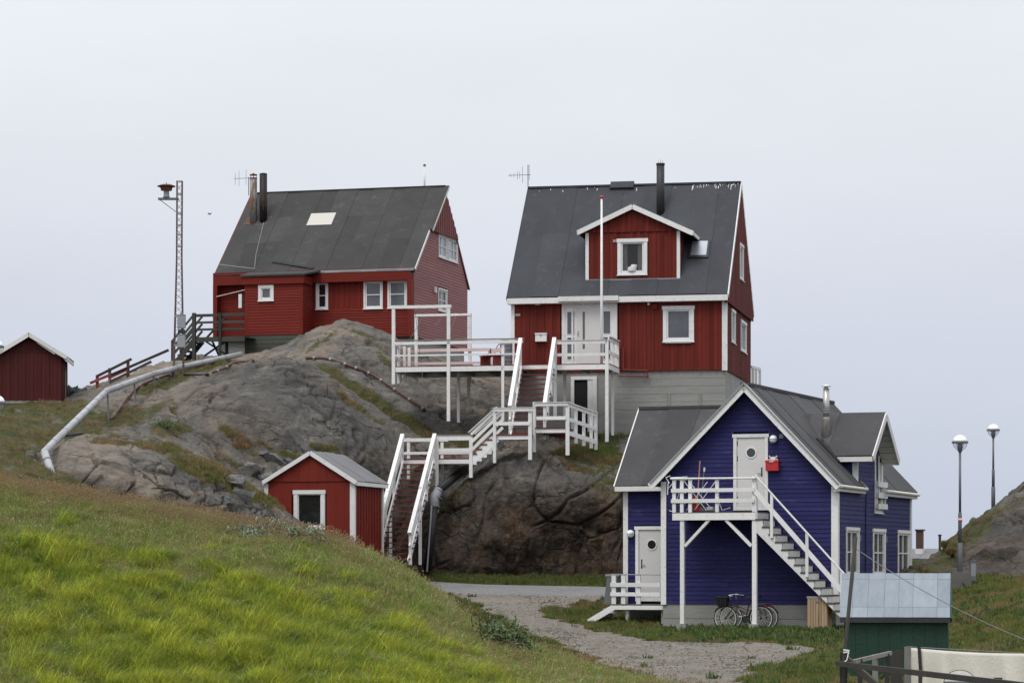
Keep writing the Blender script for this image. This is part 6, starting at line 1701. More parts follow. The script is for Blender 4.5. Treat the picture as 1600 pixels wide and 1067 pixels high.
sx = (260-279)/FPX*Ym; zz = lambda v: (585-v)/FPX*Ym
MB().box(sx-.3, .0, -.1, .1, zz(312.5), zz(309.5)).build('bracket', MAT['lamp_metal'], mt)
MB().tube([(sx-.25, 0, zz(312)), (-.10, 0, zz(331))], .014, 5).build('bracket_stay', MAT['lamp_metal'], mt)
sn = MB().lathe([(.14, zz(309.5)), (.11, zz(306)), (.10, zz(299)), (.11, zz(298))], 14, (sx, 0, 0)).build('siren', MAT['grey_metal'], mt, True)
MB().lathe([(.20, zz(298)), (.23, zz(293))], 14, (sx, 0, 0)).build('horn_ring', MAT['rust'], sn)
MB().lathe([(.33, zz(292)), (.34, zz(291)), (.18, zz(288.5)), (.02, zz(287.5))], 18, (sx, 0, 0)).build('siren_hood', MAT['rust'], sn)
MB().tube([(sx, 0, zz(288)), (sx, 0, zz(285))], .012, 5).build('spike', MAT['rust'], sn)
for (va, vb) in ((494, 514), (524.5, 544)):
    cb = MB().box(-.02+.02, .29, -.42, -.22, zz(vb), zz(va)).build('cabinet', MAT['grey_metal'], mt)
    MB().box(.02, .27, -.425, -.42, zz(vb)+.03, zz(va)-.03).build('cabinet_door', MAT['grey_metal'], cb)
    MB().box(-.01, .30, -.43, -.21, zz(va), zz(va)+.02).build('cabinet_roof', MAT['lamp_metal'], cb)
MB().box(.02, .27, -.40, -.24, zz(522), zz(516)).build('junction_box', MAT['dark_metal'], mt)
MB().tube([(.14, -.3, zz(494)), (.14, -.3, zz(489))], .05, 8).build('cable_gland', MAT['grey_metal'], mt)

# ---------------------------------------------------------------- pipes
def surf_path(pts, lift):
    out = []
    for (u, v) in pts: h = hit(u, v); out.append(Vector((h.x, h.y-.02, h.z+lift)))
    return out
def densify(P, n=6):
    out = []
    for i in range(len(P)-1):
        out += [P[i].lerp(P[i+1], t) for t in np.linspace(0, 1, n, endpoint=False)]
    return out+[P[-1]]
def pipe_at(pts):
    return [W(u, v, Y) for (u, v, Y) in pts]
pp = pipe_at([(87, 757, 81.5), (69.5, 706, 82.3), (88, 687, 85.5), (167, 610.5, 97), (242, 583.5, 104.5), (285, 573, 107.3), (376, 553.5, 113.5)])
bp = empty('heating_pipe', pp[1], 0, 'thick pale grey jacketed pipe running down the rocky hill on short supports', 'pipe')
o0 = pp[1].copy()
for i in range(len(pp)-1):
    a, b2 = pp[i]-o0, pp[i+1]-o0
    MB().tube([a, b2], .105, 16).build('pipe_section', MAT['pipe_grey'], bp, True)
    L = (b2-a).length; n = max(2, int(L/1.1))
    for k in range(n):
        c = a.lerp(b2, (k+.5)/n); d = (b2-a).normalized()*.03
        MB().tube([c-d, c+d], .110, 16).build('jacket_band', MAT['lamp_metal'] if k % 2 else MAT['grey_metal'], bp)
    if i: MB().lathe([(.02, -.11), (.08, -.08), (.113, 0), (.08, .08), (.02, .11)], 14, a).build('pipe_elbow', MAT['pipe_grey'], bp, True)
for (u, v, Y) in ((124, 652, 90.6), (168, 611, 97), (210, 595, 101), (240, 584, 104.2), (271, 576.5, 106.4), (296, 570.5, 108)):
    c = W(u, v, Y); zz_ = drop(c.x, c.y)
    if c.z - zz_ > .1: MB().tube([Vector((c.x, c.y, c.z-.1))-o0, Vector((c.x+.06, c.y-.03, zz_-.15))-o0], .035, 6).build('support', MAT['lamp_metal'], bp)
c1, c2 = W(103, 680, 87.3), W(127, 677, 89)
MB().tube([c1-o0, c2-o0], .05, 8).build('side_branch', MAT['black_plastic'], bp)
def ground_pipe(name, pts, r, mat, label, lift=.09, group=None, clips=True):
    P = densify(surf_path(pts, lift), 5)
    for _ in range(3): P = [P[0]] + [(P[i-1]+P[i]*2+P[i+1])/4 for i in range(1, len(P)-1)] + [P[-1]]
    o = empty(name, P[0], 0, label, 'pipe', group); s = P[0].copy()
    MB().tube([p-s for p in P], r, 8).build('pipe_run', mat, o, True)
    if clips:
        for k in range(2, len(P)-1, 4):
            d = (P[k+1]-P[k]).normalized()*.035; MB().tube([P[k]-d-s, P[k]+d-s], r*1.18, 8).build('clip', MAT['grey_metal'], o)
            MB().tube([P[k]-s, P[k]-s-Vector((0, 0, .25))], .02, 5).build('support', MAT['lamp_metal'], o)
    return o
ground_pipe('water_pipe', [(173, 659), (186, 643), (200, 622), (222, 603), (262, 590), (272, 587)], .055, MAT['pipe_brown'], 'brown insulated water pipe curving down the pale rock below the siren mast')
ground_pipe('water_pipe', [(287, 588), (306, 589), (325, 588.5)], .05, MAT['dark_metal'], 'short dark pipe lying at the foot of the siren mast', clips=False)
ground_pipe('water_pipe', [(332, 586), (352, 579), (362, 571), (372, 569), (396, 567)], .045, MAT['pipe_brown'], 'brown jointed pipe crossing the bare rock below the long red house')
ground_pipe('water_pipe', [(478, 563), (510, 563), (540, 573), (560, 580), (585, 591), (611, 608), (640, 628), (665, 645)], .055, MAT['pipe_brown'], 'brown pipe running down the rock from the hilltop to under the deck')
# black sewer pipe with grey elbow and downpipe under the stairs
e1, e2, e3 = W(738, 722, 100.9), W(686, 765, 98.6), W(679, 793, 98.3)
dp = empty('drain_pipe', W(671, 893, 98.2), 0, 'black drain pipe with grey elbow and thin downpipe beside the lower stairs', 'pipe'); s = dp.location.copy()
MB().tube([e1-s, e2-s], .15, 14).build('black_pipe', MAT['black_plastic'], dp, True)
MB().tube([e2-s, (e2+e3)/2-s+Vector((-.08, 0, .06)), e3-s], .165, 14).build('elbow', MAT['grey_metal'], dp, True)
for t in (.1, .5, .95):
    a = e2.lerp(e3, t)-s; d = (e3-e2).normalized()*.02; MB().tube([a-d, a+d], .175, 14).build('elbow_band', MAT['lamp_metal'], dp)
MB().tube([e3-s, W(668, 890, 98.3)-s], .13, 12).build('lower_pipe', MAT['black_plastic'], dp, True)
MB().tube([W(674.5, 790, 97.9)-s, W(667, 893, 97.9)-s], .028, 8).build('stay', MAT['grey_metal'], dp)

# ---------------------------------------------------------------- broken red railing on the left skyline
fe = empty('broken_railing', hit(152, 600), 0, 'broken timber railing with red posts and grey rails on the hill skyline', 'railing'); s = fe.location.copy()
Yf = 108.5
def PW(u, v, Y=Yf): return W(u, v, Y)-s
for i, (u, v0, v1) in enumerate(((152, 586, 604), (171.5, 575, 596), (200, 562, 584))):
    a, b2 = PW(u, v0), PW(u, v1+6); MB().box(a.x-.055, a.x+.055, a.y-.05, a.y+.05, b2.z, a.z).build('post', MAT['red_wood'] if i != 1 else MAT['grey_timber'], fe)
for (u0, v0, u1, v1, m_) in ((141, 599, 174, 585, 'red_wood'), (174, 586, 264, 547, 'old_timber'), (152, 588, 206, 561, 'old_timber'), (172, 590, 200, 577, 'red_wood'), (172, 597, 237, 565, 'old_timber')):
    MB().beam(PW(u0, v0)+Vector((0, -.07, 0)), PW(u1, v1)+Vector((0, -.07, 0)), .04, .10).build('rail', MAT[m_], fe)
# door frame and tarpaulin heap beside the dark red shed
c = W(99, 625, 105.5)
df = empty('timber_frame', c, 0, 'grey upright timber frame leaning beside the dark red shed', 'frame')
k_ = 105.5/FPX
MB().box(-1*k_*2, 0, -.04, .04, -.2, 44*k_).build('post', MAT['grey_timber'], df); MB().box(1*k_, 4*k_, -.04, .04, -.2, 47*k_).build('post', MAT['grey_timber'], df)
MB().box(-3*k_, 4*k_, -.05, .05, 45*k_, 47.5*k_).build('lintel', MAT['grey_timber'], df)
def blob(name, c, r, sc, mat, seed, parent=None, n=(18, 26), rough=.35, freq=1.6, flat=0.0):
    th = np.linspace(0.02, math.pi-.02, n[0]); ph = np.linspace(0, 2*math.pi, n[1], endpoint=False)
    T, Pp = np.meshgrid(th, ph, indexing='ij')
    D = np.stack([np.sin(T)*np.cos(Pp), np.sin(T)*np.sin(Pp), np.cos(T)], -1)
    k = 1 + rough*fbm(D*freq+seed*7.7, 4, .55)
    Q = D*k[..., None]*r*np.array(sc)
    m = MB(); nv, nu = T.shape
    m.v = [tuple(p) for p in Q.reshape(-1, 3)]
    for i in range(nv-1):
        for j in range(nu):
            a = i*nu+j; b2 = i*nu+(j+1) % nu; m.f.append((a, a+nu, b2+nu, b2))
    m.f.append(tuple(range(nu))); m.f.append(tuple(range((nv-1)*nu, nv*nu))[::-1])
    o = m.build(name, mat, parent, True); o.location = c
    return o
c = W(113, 622, 107)
tp = empty('tarpaulin_heap', c, 0, 'heap of dark green tarpaulin and junk on the ground beside the shed', 'heap')
blob('tarpaulin', (0, 0, .05), .42, (1.2, .7, .75), MAT['tarp_green'], 1, tp, rough=.7, freq=2.6)
blob('tarpaulin', (.45, .1, .0), .28, (1.3, .7, .7), MAT['tarp_green'], 2, tp, rough=.8, freq=2.6)
MB().box(-.32, -.18, -.4, -.3, -.2, -.06).build('white_can', MAT['white'], tp)
MB().tube([(.5, 0, .1), (.75, .05, .22), (.95, .1, .12)], .035, 6).build('loose_pipe', MAT['black_plastic'], tp)

# ---------------------------------------------------------------- on and around the blue house
lbx = BH.q(1198.5, 735.5, -.03); rbx = BH.q(1218.5, 719, -.03)
mbx = empty('mailbox', BH.world((lbx[0], -.03, lbx[1])), -R(21), 'bright red metal mailbox on the blue gable beside the upstairs door', 'mailbox')
ww, hh = rbx[0]-lbx[0], rbx[1]-lbx[1]
MB().box(0, ww, -.17, 0, 0, hh*.8).build('body', MAT['red_box'], mbx); MB().box(-.012, ww+.012, -.185, 0, hh*.8, hh).build('lid', MAT['red_box'], mbx)
MB().box(ww*.3, ww*.65, -.188, -.185, hh*.84, hh*.92).build('slot_plate', MAT['white'], mbx); MB().lathe([(.012, 0), (.012, -.015)], 8, (ww*.47, -.17, hh*.6), 'y').build('lock', MAT['dark_metal'], mbx)
orn = empty('wall_ornament', BH.world((lbx[0]+ww*.5, -.03, rbx[1]+.005)), -R(21), 'small white crab-shaped ornament above the red mailbox', 'ornament')
MB().box(-.07, .07, -.05, .0, 0, .10).build('body', MAT['white'], orn)
for sg in (-1, 1):
    MB().tube([(sg*.06, -.03, .08), (sg*.12, -.03, .10), (sg*.10, -.03, .135)], .018, 6).build('arm', MAT['white'], orn)
    MB().tube([(sg*.05, -.03, .03), (sg*.11, -.03, .03), (sg*.13, -.03, 0)], .016, 6).build('leg', MAT['white'], orn)
    MB().tube([(sg*.03, -.03, .10), (sg*.04, -.03, .14)], .012, 6).build('eye_stalk', MAT['dark_metal'], orn)
def OSP(u, v, y): return OS.p(u, v, y)
def os_thing(name, label, cat, u, v, y, group=None):
    return empty(name, OS.world(OSP(u, v, y)), -R(21), label, cat, group)
bm_ = os_thing('broom', 'broom with orange wooden handle leaning on the blue gable behind the balcony rail', 'broom', 1089, 798, .75)
MB().tube([(0, 0, .1), (.03, .2, 1.45)], .016, 7).build('handle', MAT['broom_wood'], bm_); MB().box(-.16, .16, -.04, .04, .0, .10).build('head', MAT['red_box'], bm_)
sh = os_thing('shovel', 'thin dark shovel with pale grip leaning on the blue gable', 'shovel', 1094, 798, .8)
MB().tube([(0, 0, .1), (.06, .2, 1.18)], .012, 6).build('handle', MAT['lamp_metal'], sh); MB().tube([(.06, .2, 1.14), (.065, .21, 1.26)], .025, 6).build('grip', MAT['white'], sh)
MB().box(-.12, .12, -.02, .01, 0, .22).build('blade', MAT['dark_metal'], sh)
for i, (u, v, hgt, lab) in enumerate(((1083, 798, .24, 'red bucket standing on the balcony boards'), (1083, 786, .20, 'red can on top of the red bucket on the balcony'))):
    bk_ = os_thing('red_bucket', lab, 'bucket', u, v, .35)
    MB().lathe([(.085, 0), (.11, hgt), (.10, hgt), (.08, .02)], 16).build('body', MAT['red_box'], bk_); MB().lathe([(.115, hgt-.01), (.115, hgt+.015)], 16).build('rim', MAT['red_box'], bk_)
dr = os_thing('drying_rack', 'tangle of folded white wire drying rack on the balcony', 'drying rack', 1095, 798, .12)
kx = 81.9/FPX
segs = [((1068, 751), (1104, 797)), ((1074, 751), (1112, 796)), ((1105, 752), (1070, 797)), ((1119, 750), (1084, 796)), ((1044, 745), (1072, 744)), ((1040, 762), (1056, 745)), ((1040, 752), (1040, 772)), ((1042, 797), (1052, 800)), ((1058, 770), (1052, 790)), ((1125, 785), (1130, 797)), ((1130, 797), (1142, 793)), ((1036, 745), (1044, 742)), ((1036, 745), (1042, 754))]
for (a, b2) in segs:
    f = lambda q: Vector(((q[0]-1095)*kx, random.uniform(-.02, .1), (798-q[1])*kx))
    MB().tube([f(a), f(b2)], .012, 5).build('wire_bar', MAT['white'], dr)
bxw = os_thing('balcony_box', 'small weathered tray with oddments on the balcony boards', 'tray', 1108, 798, .3)
MB().box(-.22, .22, -.12, .12, 0, .03).build('base', MAT['grey_timber'], bxw); MB().box(-.22, -.19, -.12, .12, .03, .10).build('side', MAT['grey_timber'], bxw); MB().box(.19, .22, -.12, .12, .03, .10).build('side', MAT['grey_timber'], bxw); MB().box(-.05, .12, -.08, .06, .03, .12).build('contents', MAT['plaster'], bxw)

# bicycles
def bicycle(label, F, u, v, y, basket=True, col_m='bike_dark', lean=.06):
    x, z = F.q(u, v, y); Pw = F.world((x, y, 0)); zg = float(gz(Pw.x, Pw.y))
    t = empty('bicycle', (Pw.x, Pw.y, zg), -R(F.deg), label, 'bicycle')
    t.rotation_euler = (lean, 0, -R(F.deg))
    r, wb = .335, 1.06
    BM, RM, RB, DM = MAT[col_m], MAT['rim'], MAT['rubber'], MAT['dark_metal']
    for cx in (0, wb):
        n = 28
        w = MB(); pts = [(cx+r*math.cos(a), 0, r+r*math.sin(a)) for a in np.linspace(0, 2*math.pi, n+1)]
        wo = w.tube(pts, .018, 7, False).build('wheel', RB, t, True)
        MB().tube([(cx+(r-.022)*math.cos(a), 0, r+(r-.022)*math.sin(a)) for a in np.linspace(0, 2*math.pi, n+1)], .014, 6, False).build('rim', RM, wo, True)
        MB().lathe([(.03, -.05), (.03, .05)], 10, (cx, 0, r), 'y').build('hub', DM, wo)
        m = MB()
        for k in range(14):
            a = k*math.pi/7; m.tube([(cx+.03*math.cos(a), .02*(-1)**k, r+.03*math.sin(a)), (cx+(r-.03)*math.cos(a), 0, r+(r-.03)*math.sin(a))], .003, 3, False)
        tag(m.build('spokes', RM, wo), kind='stuff')
        MB().tube([(cx+(r+.035)*math.cos(a), 0, r+(r+.035)*math.sin(a)) for a in np.linspace(.35 if cx else .9, 3.0 if cx else 2.6, 12)], .016, 6).build('mudguard', BM if cx == 0 else DM, t, True)
    bb = (.60, 0, .30); st = (.72, 0, .80); hd0, hd1 = (.20, 0, .62), (.15, 0, .86)
    for a, b2, rr in ((bb, st, .018), (bb, hd0, .02), ((.66, 0, .50), (.19, 0, .68), .018), ((wb, .04, r), (.70, .0, .72), .010), ((wb, .05, r), bb, .012), (hd0, hd1, .022), (st, (.745, 0, .92), .014)):
        MB().tube([a, b2], rr, 7).build('frame_tube', BM, t)
    for s in (-.05, .05): MB().tube([hd0, (.17, s, .55), (0, s, r)], .012, 6).build('fork', BM, t)
    MB().tube([hd1, (.13, 0, .98), (.13, -.1, 1.0), (.22, -.27, 1.0), (.30, -.28, .99)], .012, 6).build('handlebar', RM, t, True)
    MB().tube([(.13, 0, .98), (.13, .1, 1.0), (.22, .27, 1.0), (.30, .28, .99)], .012, 6).build('handlebar', RM, t, True)
    s_ = MB(); s_.hexa([Vector(p) for p in ((.58, -.03, .92), (.86, -.10, .92), (.86, .10, .92), (.58, .03, .92), (.60, -.02, .965), (.87, -.09, .985), (.87, .09, .985), (.60, .02, .965))]); s_.build('saddle', RB, t)
    MB().lathe([(.10, -.012), (.10, .0)], 18, (.60, -.05, .30), 'y').build('chain_ring', DM, t)
    for sg in (-1, 1):
        MB().tube([(.60, sg*.06, .30), (.60+sg*.12, sg*.08, .30-.10*sg)], .012, 5).build('crank', DM, t); MB().box(.55+sg*.12, .65+sg*.12, sg*.09-.03, sg*.09+.03, .29-.10*sg, .31-.10*sg).build('pedal', RM if sg < 0 else RB, t)
    rk = MB(); 
    for yy in (-.06, .0, .06): rk.tube([(.80, yy, .74), (1.18, yy, .74)], .008, 5)
    rk.tube([(1.0, -.06, .74), (wb, -.05, r)], .008, 5); rk.tube([(1.0, .06, .74), (wb, .05, r)], .008, 5)
    rk.build('rear_rack', DM, t)
    MB().box(1.19, 1.22, -.04, .04, .66, .72).build('rear_lamp', MAT['red_box'], t)
    if basket:
        bs = MB(); bs.hexa([Vector(p) for p in ((-.20, -.12, .68), (.06, -.12, .68), (.06, .12, .68), (-.20, .12, .68), (-.25, -.16, .94), (.09, -.16, .94), (.09, .16, .94), (-.25, .16, .94))])
        bso = bs.build('basket', MAT['black_plastic'], t)
        for k in range(5): MB().box(-.255+k*.075, -.24+k*.075, -.165, -.155, .70, .95).build('basket_rib', DM, bso)
        MB().box(-.26, .10, -.17, .17, .94, .955).build('basket_rim', DM, bso)
    return t
bicycle('dark bicycle with black front basket parked closest to the white balcony post', BH, 1134, 985, -.75)
bicycle('dark bicycle parked close behind the basket bicycle along the blue wall', BH, 1142, 982, -.38, basket=False, lean=-.05)
# wooden waste bin
x, z = BH.q(1262, 990, -1.2); Pw = BH.world((x, -1.2, 0)); zg = float(gz(Pw.x, Pw.y))
wbn = empty('waste_bin', (Pw.x, Pw.y, zg), -R(21), 'slatted pale wooden waste bin with grey lid against the blue house corner', 'waste bin')
bw_, bd_, bh_ = .56, .50, .92
MB().box(.02, bw_-.02, .02, bd_-.02, .02, bh_-.02).build('liner', MAT['dark_inside'], wbn)
for k in range(7): MB().box(k*bw_/7+.005, (k+1)*bw_/7-.006, -.012, .018, .06, bh_).build('slat', MAT['bin_wood'], wbn)
for k in range(6):
    MB().box(bw_-.018, bw_+.012, k*bd_/6+.02, (k+1)*bd_/6+.008, .06, bh_).build('slat', MAT['bin_wood'], wbn); MB().box(-.012, .018, k*bd_/6+.02, (k+1)*bd_/6+.008, .06, bh_).build('slat', MAT['bin_wood'], wbn)
MB().box(-.02, bw_+.02, -.02, bd_+.02, bh_, bh_+.06).build('lid', MAT['grey_metal'], wbn); MB().box(.0, bw_, .0, bd_, -.1, .05).build('base', MAT['grey_timber'], wbn)
MB().box(bw_*.42, bw_*.62, -.02, -.013, bh_*.86, bh_*.93).build('plate', MAT['lamp_metal'], wbn)
# grey bin at the end of the lower porch
c = PO.world(PO.p(955, 944, .45)); c.z = PO.O.z + zp
gb = empty('refuse_bin', c, -R(21), 'grey plastic refuse bin standing at the end of the lower porch', 'bin')
s_ = MB(); s_.hexa([Vector(p) for p in ((-.16, -.2, 0), (.20, -.2, 0), (.20, .2, 0), (-.16, .2, 0), (-.05, -.24, .82), (.28, -.24, .82), (.28, .24, .82), (-.05, .24, .82))]); s_.build('body', MAT['lamp_metal'], gb)
MB().box(-.10, .32, -.26, .26, .82, .88).build('lid', MAT['grey_metal'], gb)

# ---------------------------------------------------------------- yard fence, pole and washing on the right
Yp = 41.0
pb = W(1318, 1040, Yp); gp = float(gz(pb.x, Yp))
pole = empty('leaning_pole', (pb.x, Yp, gp), 0, 'thin grey leaning pole tied to the dark fence post', 'pole')
kk = Yp/FPX
MB().tube([(-.01, 0, -.2), (.0, 0, W(0, 1040, Yp).z-gp), ((1337-1318)*kk, 0, W(0, 838, Yp).z-gp)], .028, 10).build('shaft', MAT['old_timber'], pole, True)
MB().tube([((1321-1318)*kk-.035, -.03, W(0, 1019, Yp).z-gp), ((1321-1318)*kk+.05, -.045, W(0, 1018, Yp).z-gp)], .012, 6).build('lashing', MAT['white'], pole)
MB().tube([((1321-1318)*kk-.035, -.035, W(0, 1015, Yp).z-gp), ((1321-1318)*kk+.05, -.045, W(0, 1016, Yp).z-gp)], .012, 6).build('lashing', MAT['white'], pole)
MB().tube([((1321-1318)*kk+.04, -.045, W(0, 1018, Yp).z-gp), ((1323-1318)*kk, -.05, W(0, 1030, Yp).z-gp), ((1316-1318)*kk, -.05, W(0, 1037, Yp).z-gp)], .010, 6).build('lashing', MAT['white'], pole)
wa, wb_ = W(1337.5, 857, Yp), W(1720, 1040, 36)
wire = MB().tube([wa.lerp(wb_, t)-Vector((0, 0, .16*4*t*(1-t))) for t in np.linspace(0, 1, 20)], .006, 5).build('clothes_line', MAT['lamp_metal'])
tag(wire, 'thin wire stretched from the leaning pole past the green shed', 'wire')
fn = empty('yard_fence', (pb.x, Yp, gp), 0, 'weathered dark timber yard fence with uneven boards in front of the green shed', 'fence')
def FW(u, v, Y): return W(u, v, Y)-Vector((pb.x, Yp, gp))
def fpost(u, v0, Y, w, mt='old_timber', nm='post', d=.06):
    a = FW(u, v0, Y); X_ = W(u, v0, Y); zb_ = float(gz(X_.x, Y))-gp-.3
    MB().box(a.x-w/2, a.x+w/2, a.y-d/2, a.y+d/2, zb_, a.z).build(nm, MAT[mt], fn)
fpost(1318, 1018, Yp+.06, .10); fpost(1438, 1048, 37.5, .045); fpost(1559.5, 1058, 33.5, .09)
MB().beam(FW(1309, 1036, Yp-.02), FW(1700, 1082, 30), .06, .07).build('top_rail', MAT['old_timber'], fn)
MB().beam(FW(1321, 1027, Yp+.02), FW(1378, 1077, Yp-.6), .05, .09).build('brace', MAT['old_timber'], fn)
for (u, v, Y, w, m_) in ((1344, 1029, 42.2, .07, 'old_timber'), (1367.5, 1022, 43.4, .085, 'grey_timber'), (1386, 1021, 44, .07, 'old_timber'), (1396.5, 1016.5, 44.6, .09, 'old_timber'), (1405.5, 1015.5, 45, .085, 'old_timber')):
    fpost(u, v, Y, w, m_, 'board', .03)
MB().beam(FW(1328, 1034.5, 41.6), FW(1392, 1019.5, 44.3), .04, .06).build('back_rail', MAT['grey_timber'], fn)
fpost(1418.5, 1010, 45.3, .105, 'grey_timber')
# washing: a large cream cloth hung over a line
Yc = 44.6; nU, nV = 90, 22
cu = np.linspace(1424, 1720, nU); cv = np.linspace(0, 1, nV)
CU, CV = np.meshgrid(cu, cv)
topv = 1011.5 + (CU-1424)*.052 + 2.2*np.sin((CU-1424)/175*math.pi)
VV = topv + CV*105
YY = Yc - (CU-1424)*.010 + (.06*np.sin(CU/5.5+CV*1.5)*sstep(1460-CU, -60, 40) + .11*fbm(np.stack([CU/26, CV*.6, CU*0], -1), 3))*(.15+CV)
o = grid_mesh('hanging_sheet', to_world(CU, VV, YY), nU, nV, MAT['cloth'], kind=None)
md = o.modifiers.new('thickness', 'SOLIDIFY'); md.thickness = .006
tag(o, 'large cream cloth hung over a line behind the dark yard fence', 'cloth')
o = MB().tube([W(1418, 1010, 45.2), W(1720, 1027, 41.6)], .008, 6).build('washing_line', MAT['lamp_metal'])
tag(o, 'line carrying the large cream cloth', 'rope')
o = MB().beam(W(1436, 1010, 44.4), W(1438.5, 1050, 44.35), .05, .02, up=(0, 1, 0)).build('gap_strip', MAT['black_plastic'])  # black strip added over the cloth to draw its dark gap
tag(o, 'dark strip standing in for the dark gap in the cream cloth next to the fence post', 'strip')
c = W(1500, 1066, 38)
dm_ = empty('plastic_dome', c, 0, 'clear round plastic dome with dark rim in front of the cream cloth', 'dome')
MB().lathe([(.21*math.cos(a), .165*math.sin(a)) for a in np.linspace(0, 1.5, 9)], 26).build('dome', MAT['clear_plastic'], dm_, True)
MB().tube([(.21*math.cos(a), .02, .165*math.sin(a)) for a in np.linspace(0, math.pi, 20)], .006, 5).build('hoop', MAT['dark_metal'], dm_)
MB().lathe([(.235, -.05), (.24, -.01), (.2, .015)], 26).build('rim', MAT['black_plastic'], dm_)
dz_ = c.z - float(gz(c.x, 38))
MB().lathe([(.16, -dz_-.1), (.18, -.04)], 20).build('stand', MAT['black_plastic'], dm_)
# bird far off in the sky
c = W(328, 335, 100)
bird = empty('bird', c, .9, 'tiny dark bird flying in the open sky between mast and red house', 'bird')
MB().lathe([(.005, -.12), (.03, -.06), (.035, .02), (.012, .10)], 8, (0, 0, 0), 'x').build('body', MAT['black_plastic'], bird, True)
for sg in (-1, 1): MB().add([(-.05, 0, .01), (.05, 0, .01), (.02, sg*.16, .11), (-.05, sg*.20, .03), (-.05, 0, -.005), (.05, 0, -.005), (.02, sg*.16, .10), (-.05, sg*.20, .02)], [(0,1,2,3), (7,6,5,4), (0,4,5,1), (1,5,6,2), (2,6,7,3), (3,7,4,0)]).build('wing', MAT['black_plastic'], bird)

bird.scale = (.45, .45, .6)
# ---------------------------------------------------------------- boulders against the hill beside the hut
def rock_part_mat():
    m, nt, b = nodes_of('boulder')
    tc = nt.nodes.new('ShaderNodeTexCoord'); vec = tc.outputs['Object']
    cc = mixc(nt, noise(nt, 2.0, 6, .65, vec), (.085, .085, .082), (.20, .195, .185))
    cc = mixc(nt, math_(nt, 'MULTIPLY', noise(nt, 6, 6, .7, vec, .5, .7), .7), cc, (.05, .05, .045))
    nt.links.new(cc, b.inputs['Base Color']); b.inputs['Roughness'].default_value = .9
    bump(nt, b, noise(nt, 9, 6, .7, vec, 0, 1), .9, .06); MAT['boulder'] = m
rock_part_mat()
spots = [(392, 738, .62, 'large squarish grey boulder at the hill foot beside the hut'), (430, 716, .50, 'broad flat grey boulder wedged above the hut roof'), (362, 752, .45, 'rounded grey boulder half sunk at the foot of the rock dome'),
         (418, 748, .42, None), (375, 772, .40, None), (455, 726, .36, None), (400, 765, .36, None), (440, 738, .32, None), (412, 705, .30, None), (470, 714, .26, None), (350, 778, .34, None), (452, 706, .22, None)]
for i, (u, v, r, lab) in enumerate(spots):
    h = hit(u, v)
    o = blob('boulder', (h.x, h.y+r*.30, h.z-r*.12), r, (random.uniform(1.05, 1.4), .9, random.uniform(.6, .8)), MAT['boulder'], i+3, rough=.30, freq=1.2, n=(22, 32))
    co = np.array([v_.co[:] for v_ in o.data.vertices]); rr = np.random.default_rng(i+5)
    for k in range(11):                                   # broken faces
        nrm_ = rr.normal(size=3); nrm_ /= np.linalg.norm(nrm_); off = rr.uniform(.55, .85)*r*(1 if abs(nrm_[2]) < .6 else .65)
        dd_ = co@nrm_-off; co = co-np.where(dd_ > 0, dd_, 0)[:, None]*nrm_
    co += .02*r*fbm(co*6/r, 2)[:, None]
    o.data.vertices.foreach_set('co', co.reshape(-1).astype(np.float32)); o.data.polygons.foreach_set('use_smooth', [False]*len(o.data.polygons)); o.data.update()
    o.rotation_euler = (random.uniform(-.3, .3), random.uniform(-.3, .3), random.uniform(0, 6))
    if lab: tag(o, lab, 'boulder', 'boulders piled beside the hut')
    else: tag(o, 'small broken grey boulder in the pile beside the hut', 'boulder', 'boulders piled beside the hut')

# ================================================================== vegetation
def grass_material(name, sat=1.0):
    m, nt, b = nodes_of(name)
    t = attr(nt, 'tint', 'INSTANCER').outputs['Vector']
    br = attr(nt, 'blade').outputs['Vector']
    mx = nt.nodes.new('ShaderNodeVectorMath'); mx.operation = 'MULTIPLY'
    nt.links.new(t, mx.inputs[0]); nt.links.new(br, mx.inputs[1])
    nt.links.new(mx.outputs[0], b.inputs['Base Color'])
    b.inputs['Roughness'].default_value = .55; b.inputs['Specular IOR Level'].default_value = .25
    tr = nt.nodes.new('ShaderNodeBsdfTranslucent'); nt.links.new(mx.outputs[0], tr.inputs[0])
    ms = nt.nodes.new('ShaderNodeMixShader'); ms.inputs[0].default_value = .35
    nt.links.new(b.outputs[0], ms.inputs[1]); nt.links.new(tr.outputs[0], ms.inputs[2])
    nt.links.new(ms.outputs[0], nt.nodes['Material Output'].inputs[0])
    MAT[name] = m
grass_material('grass')

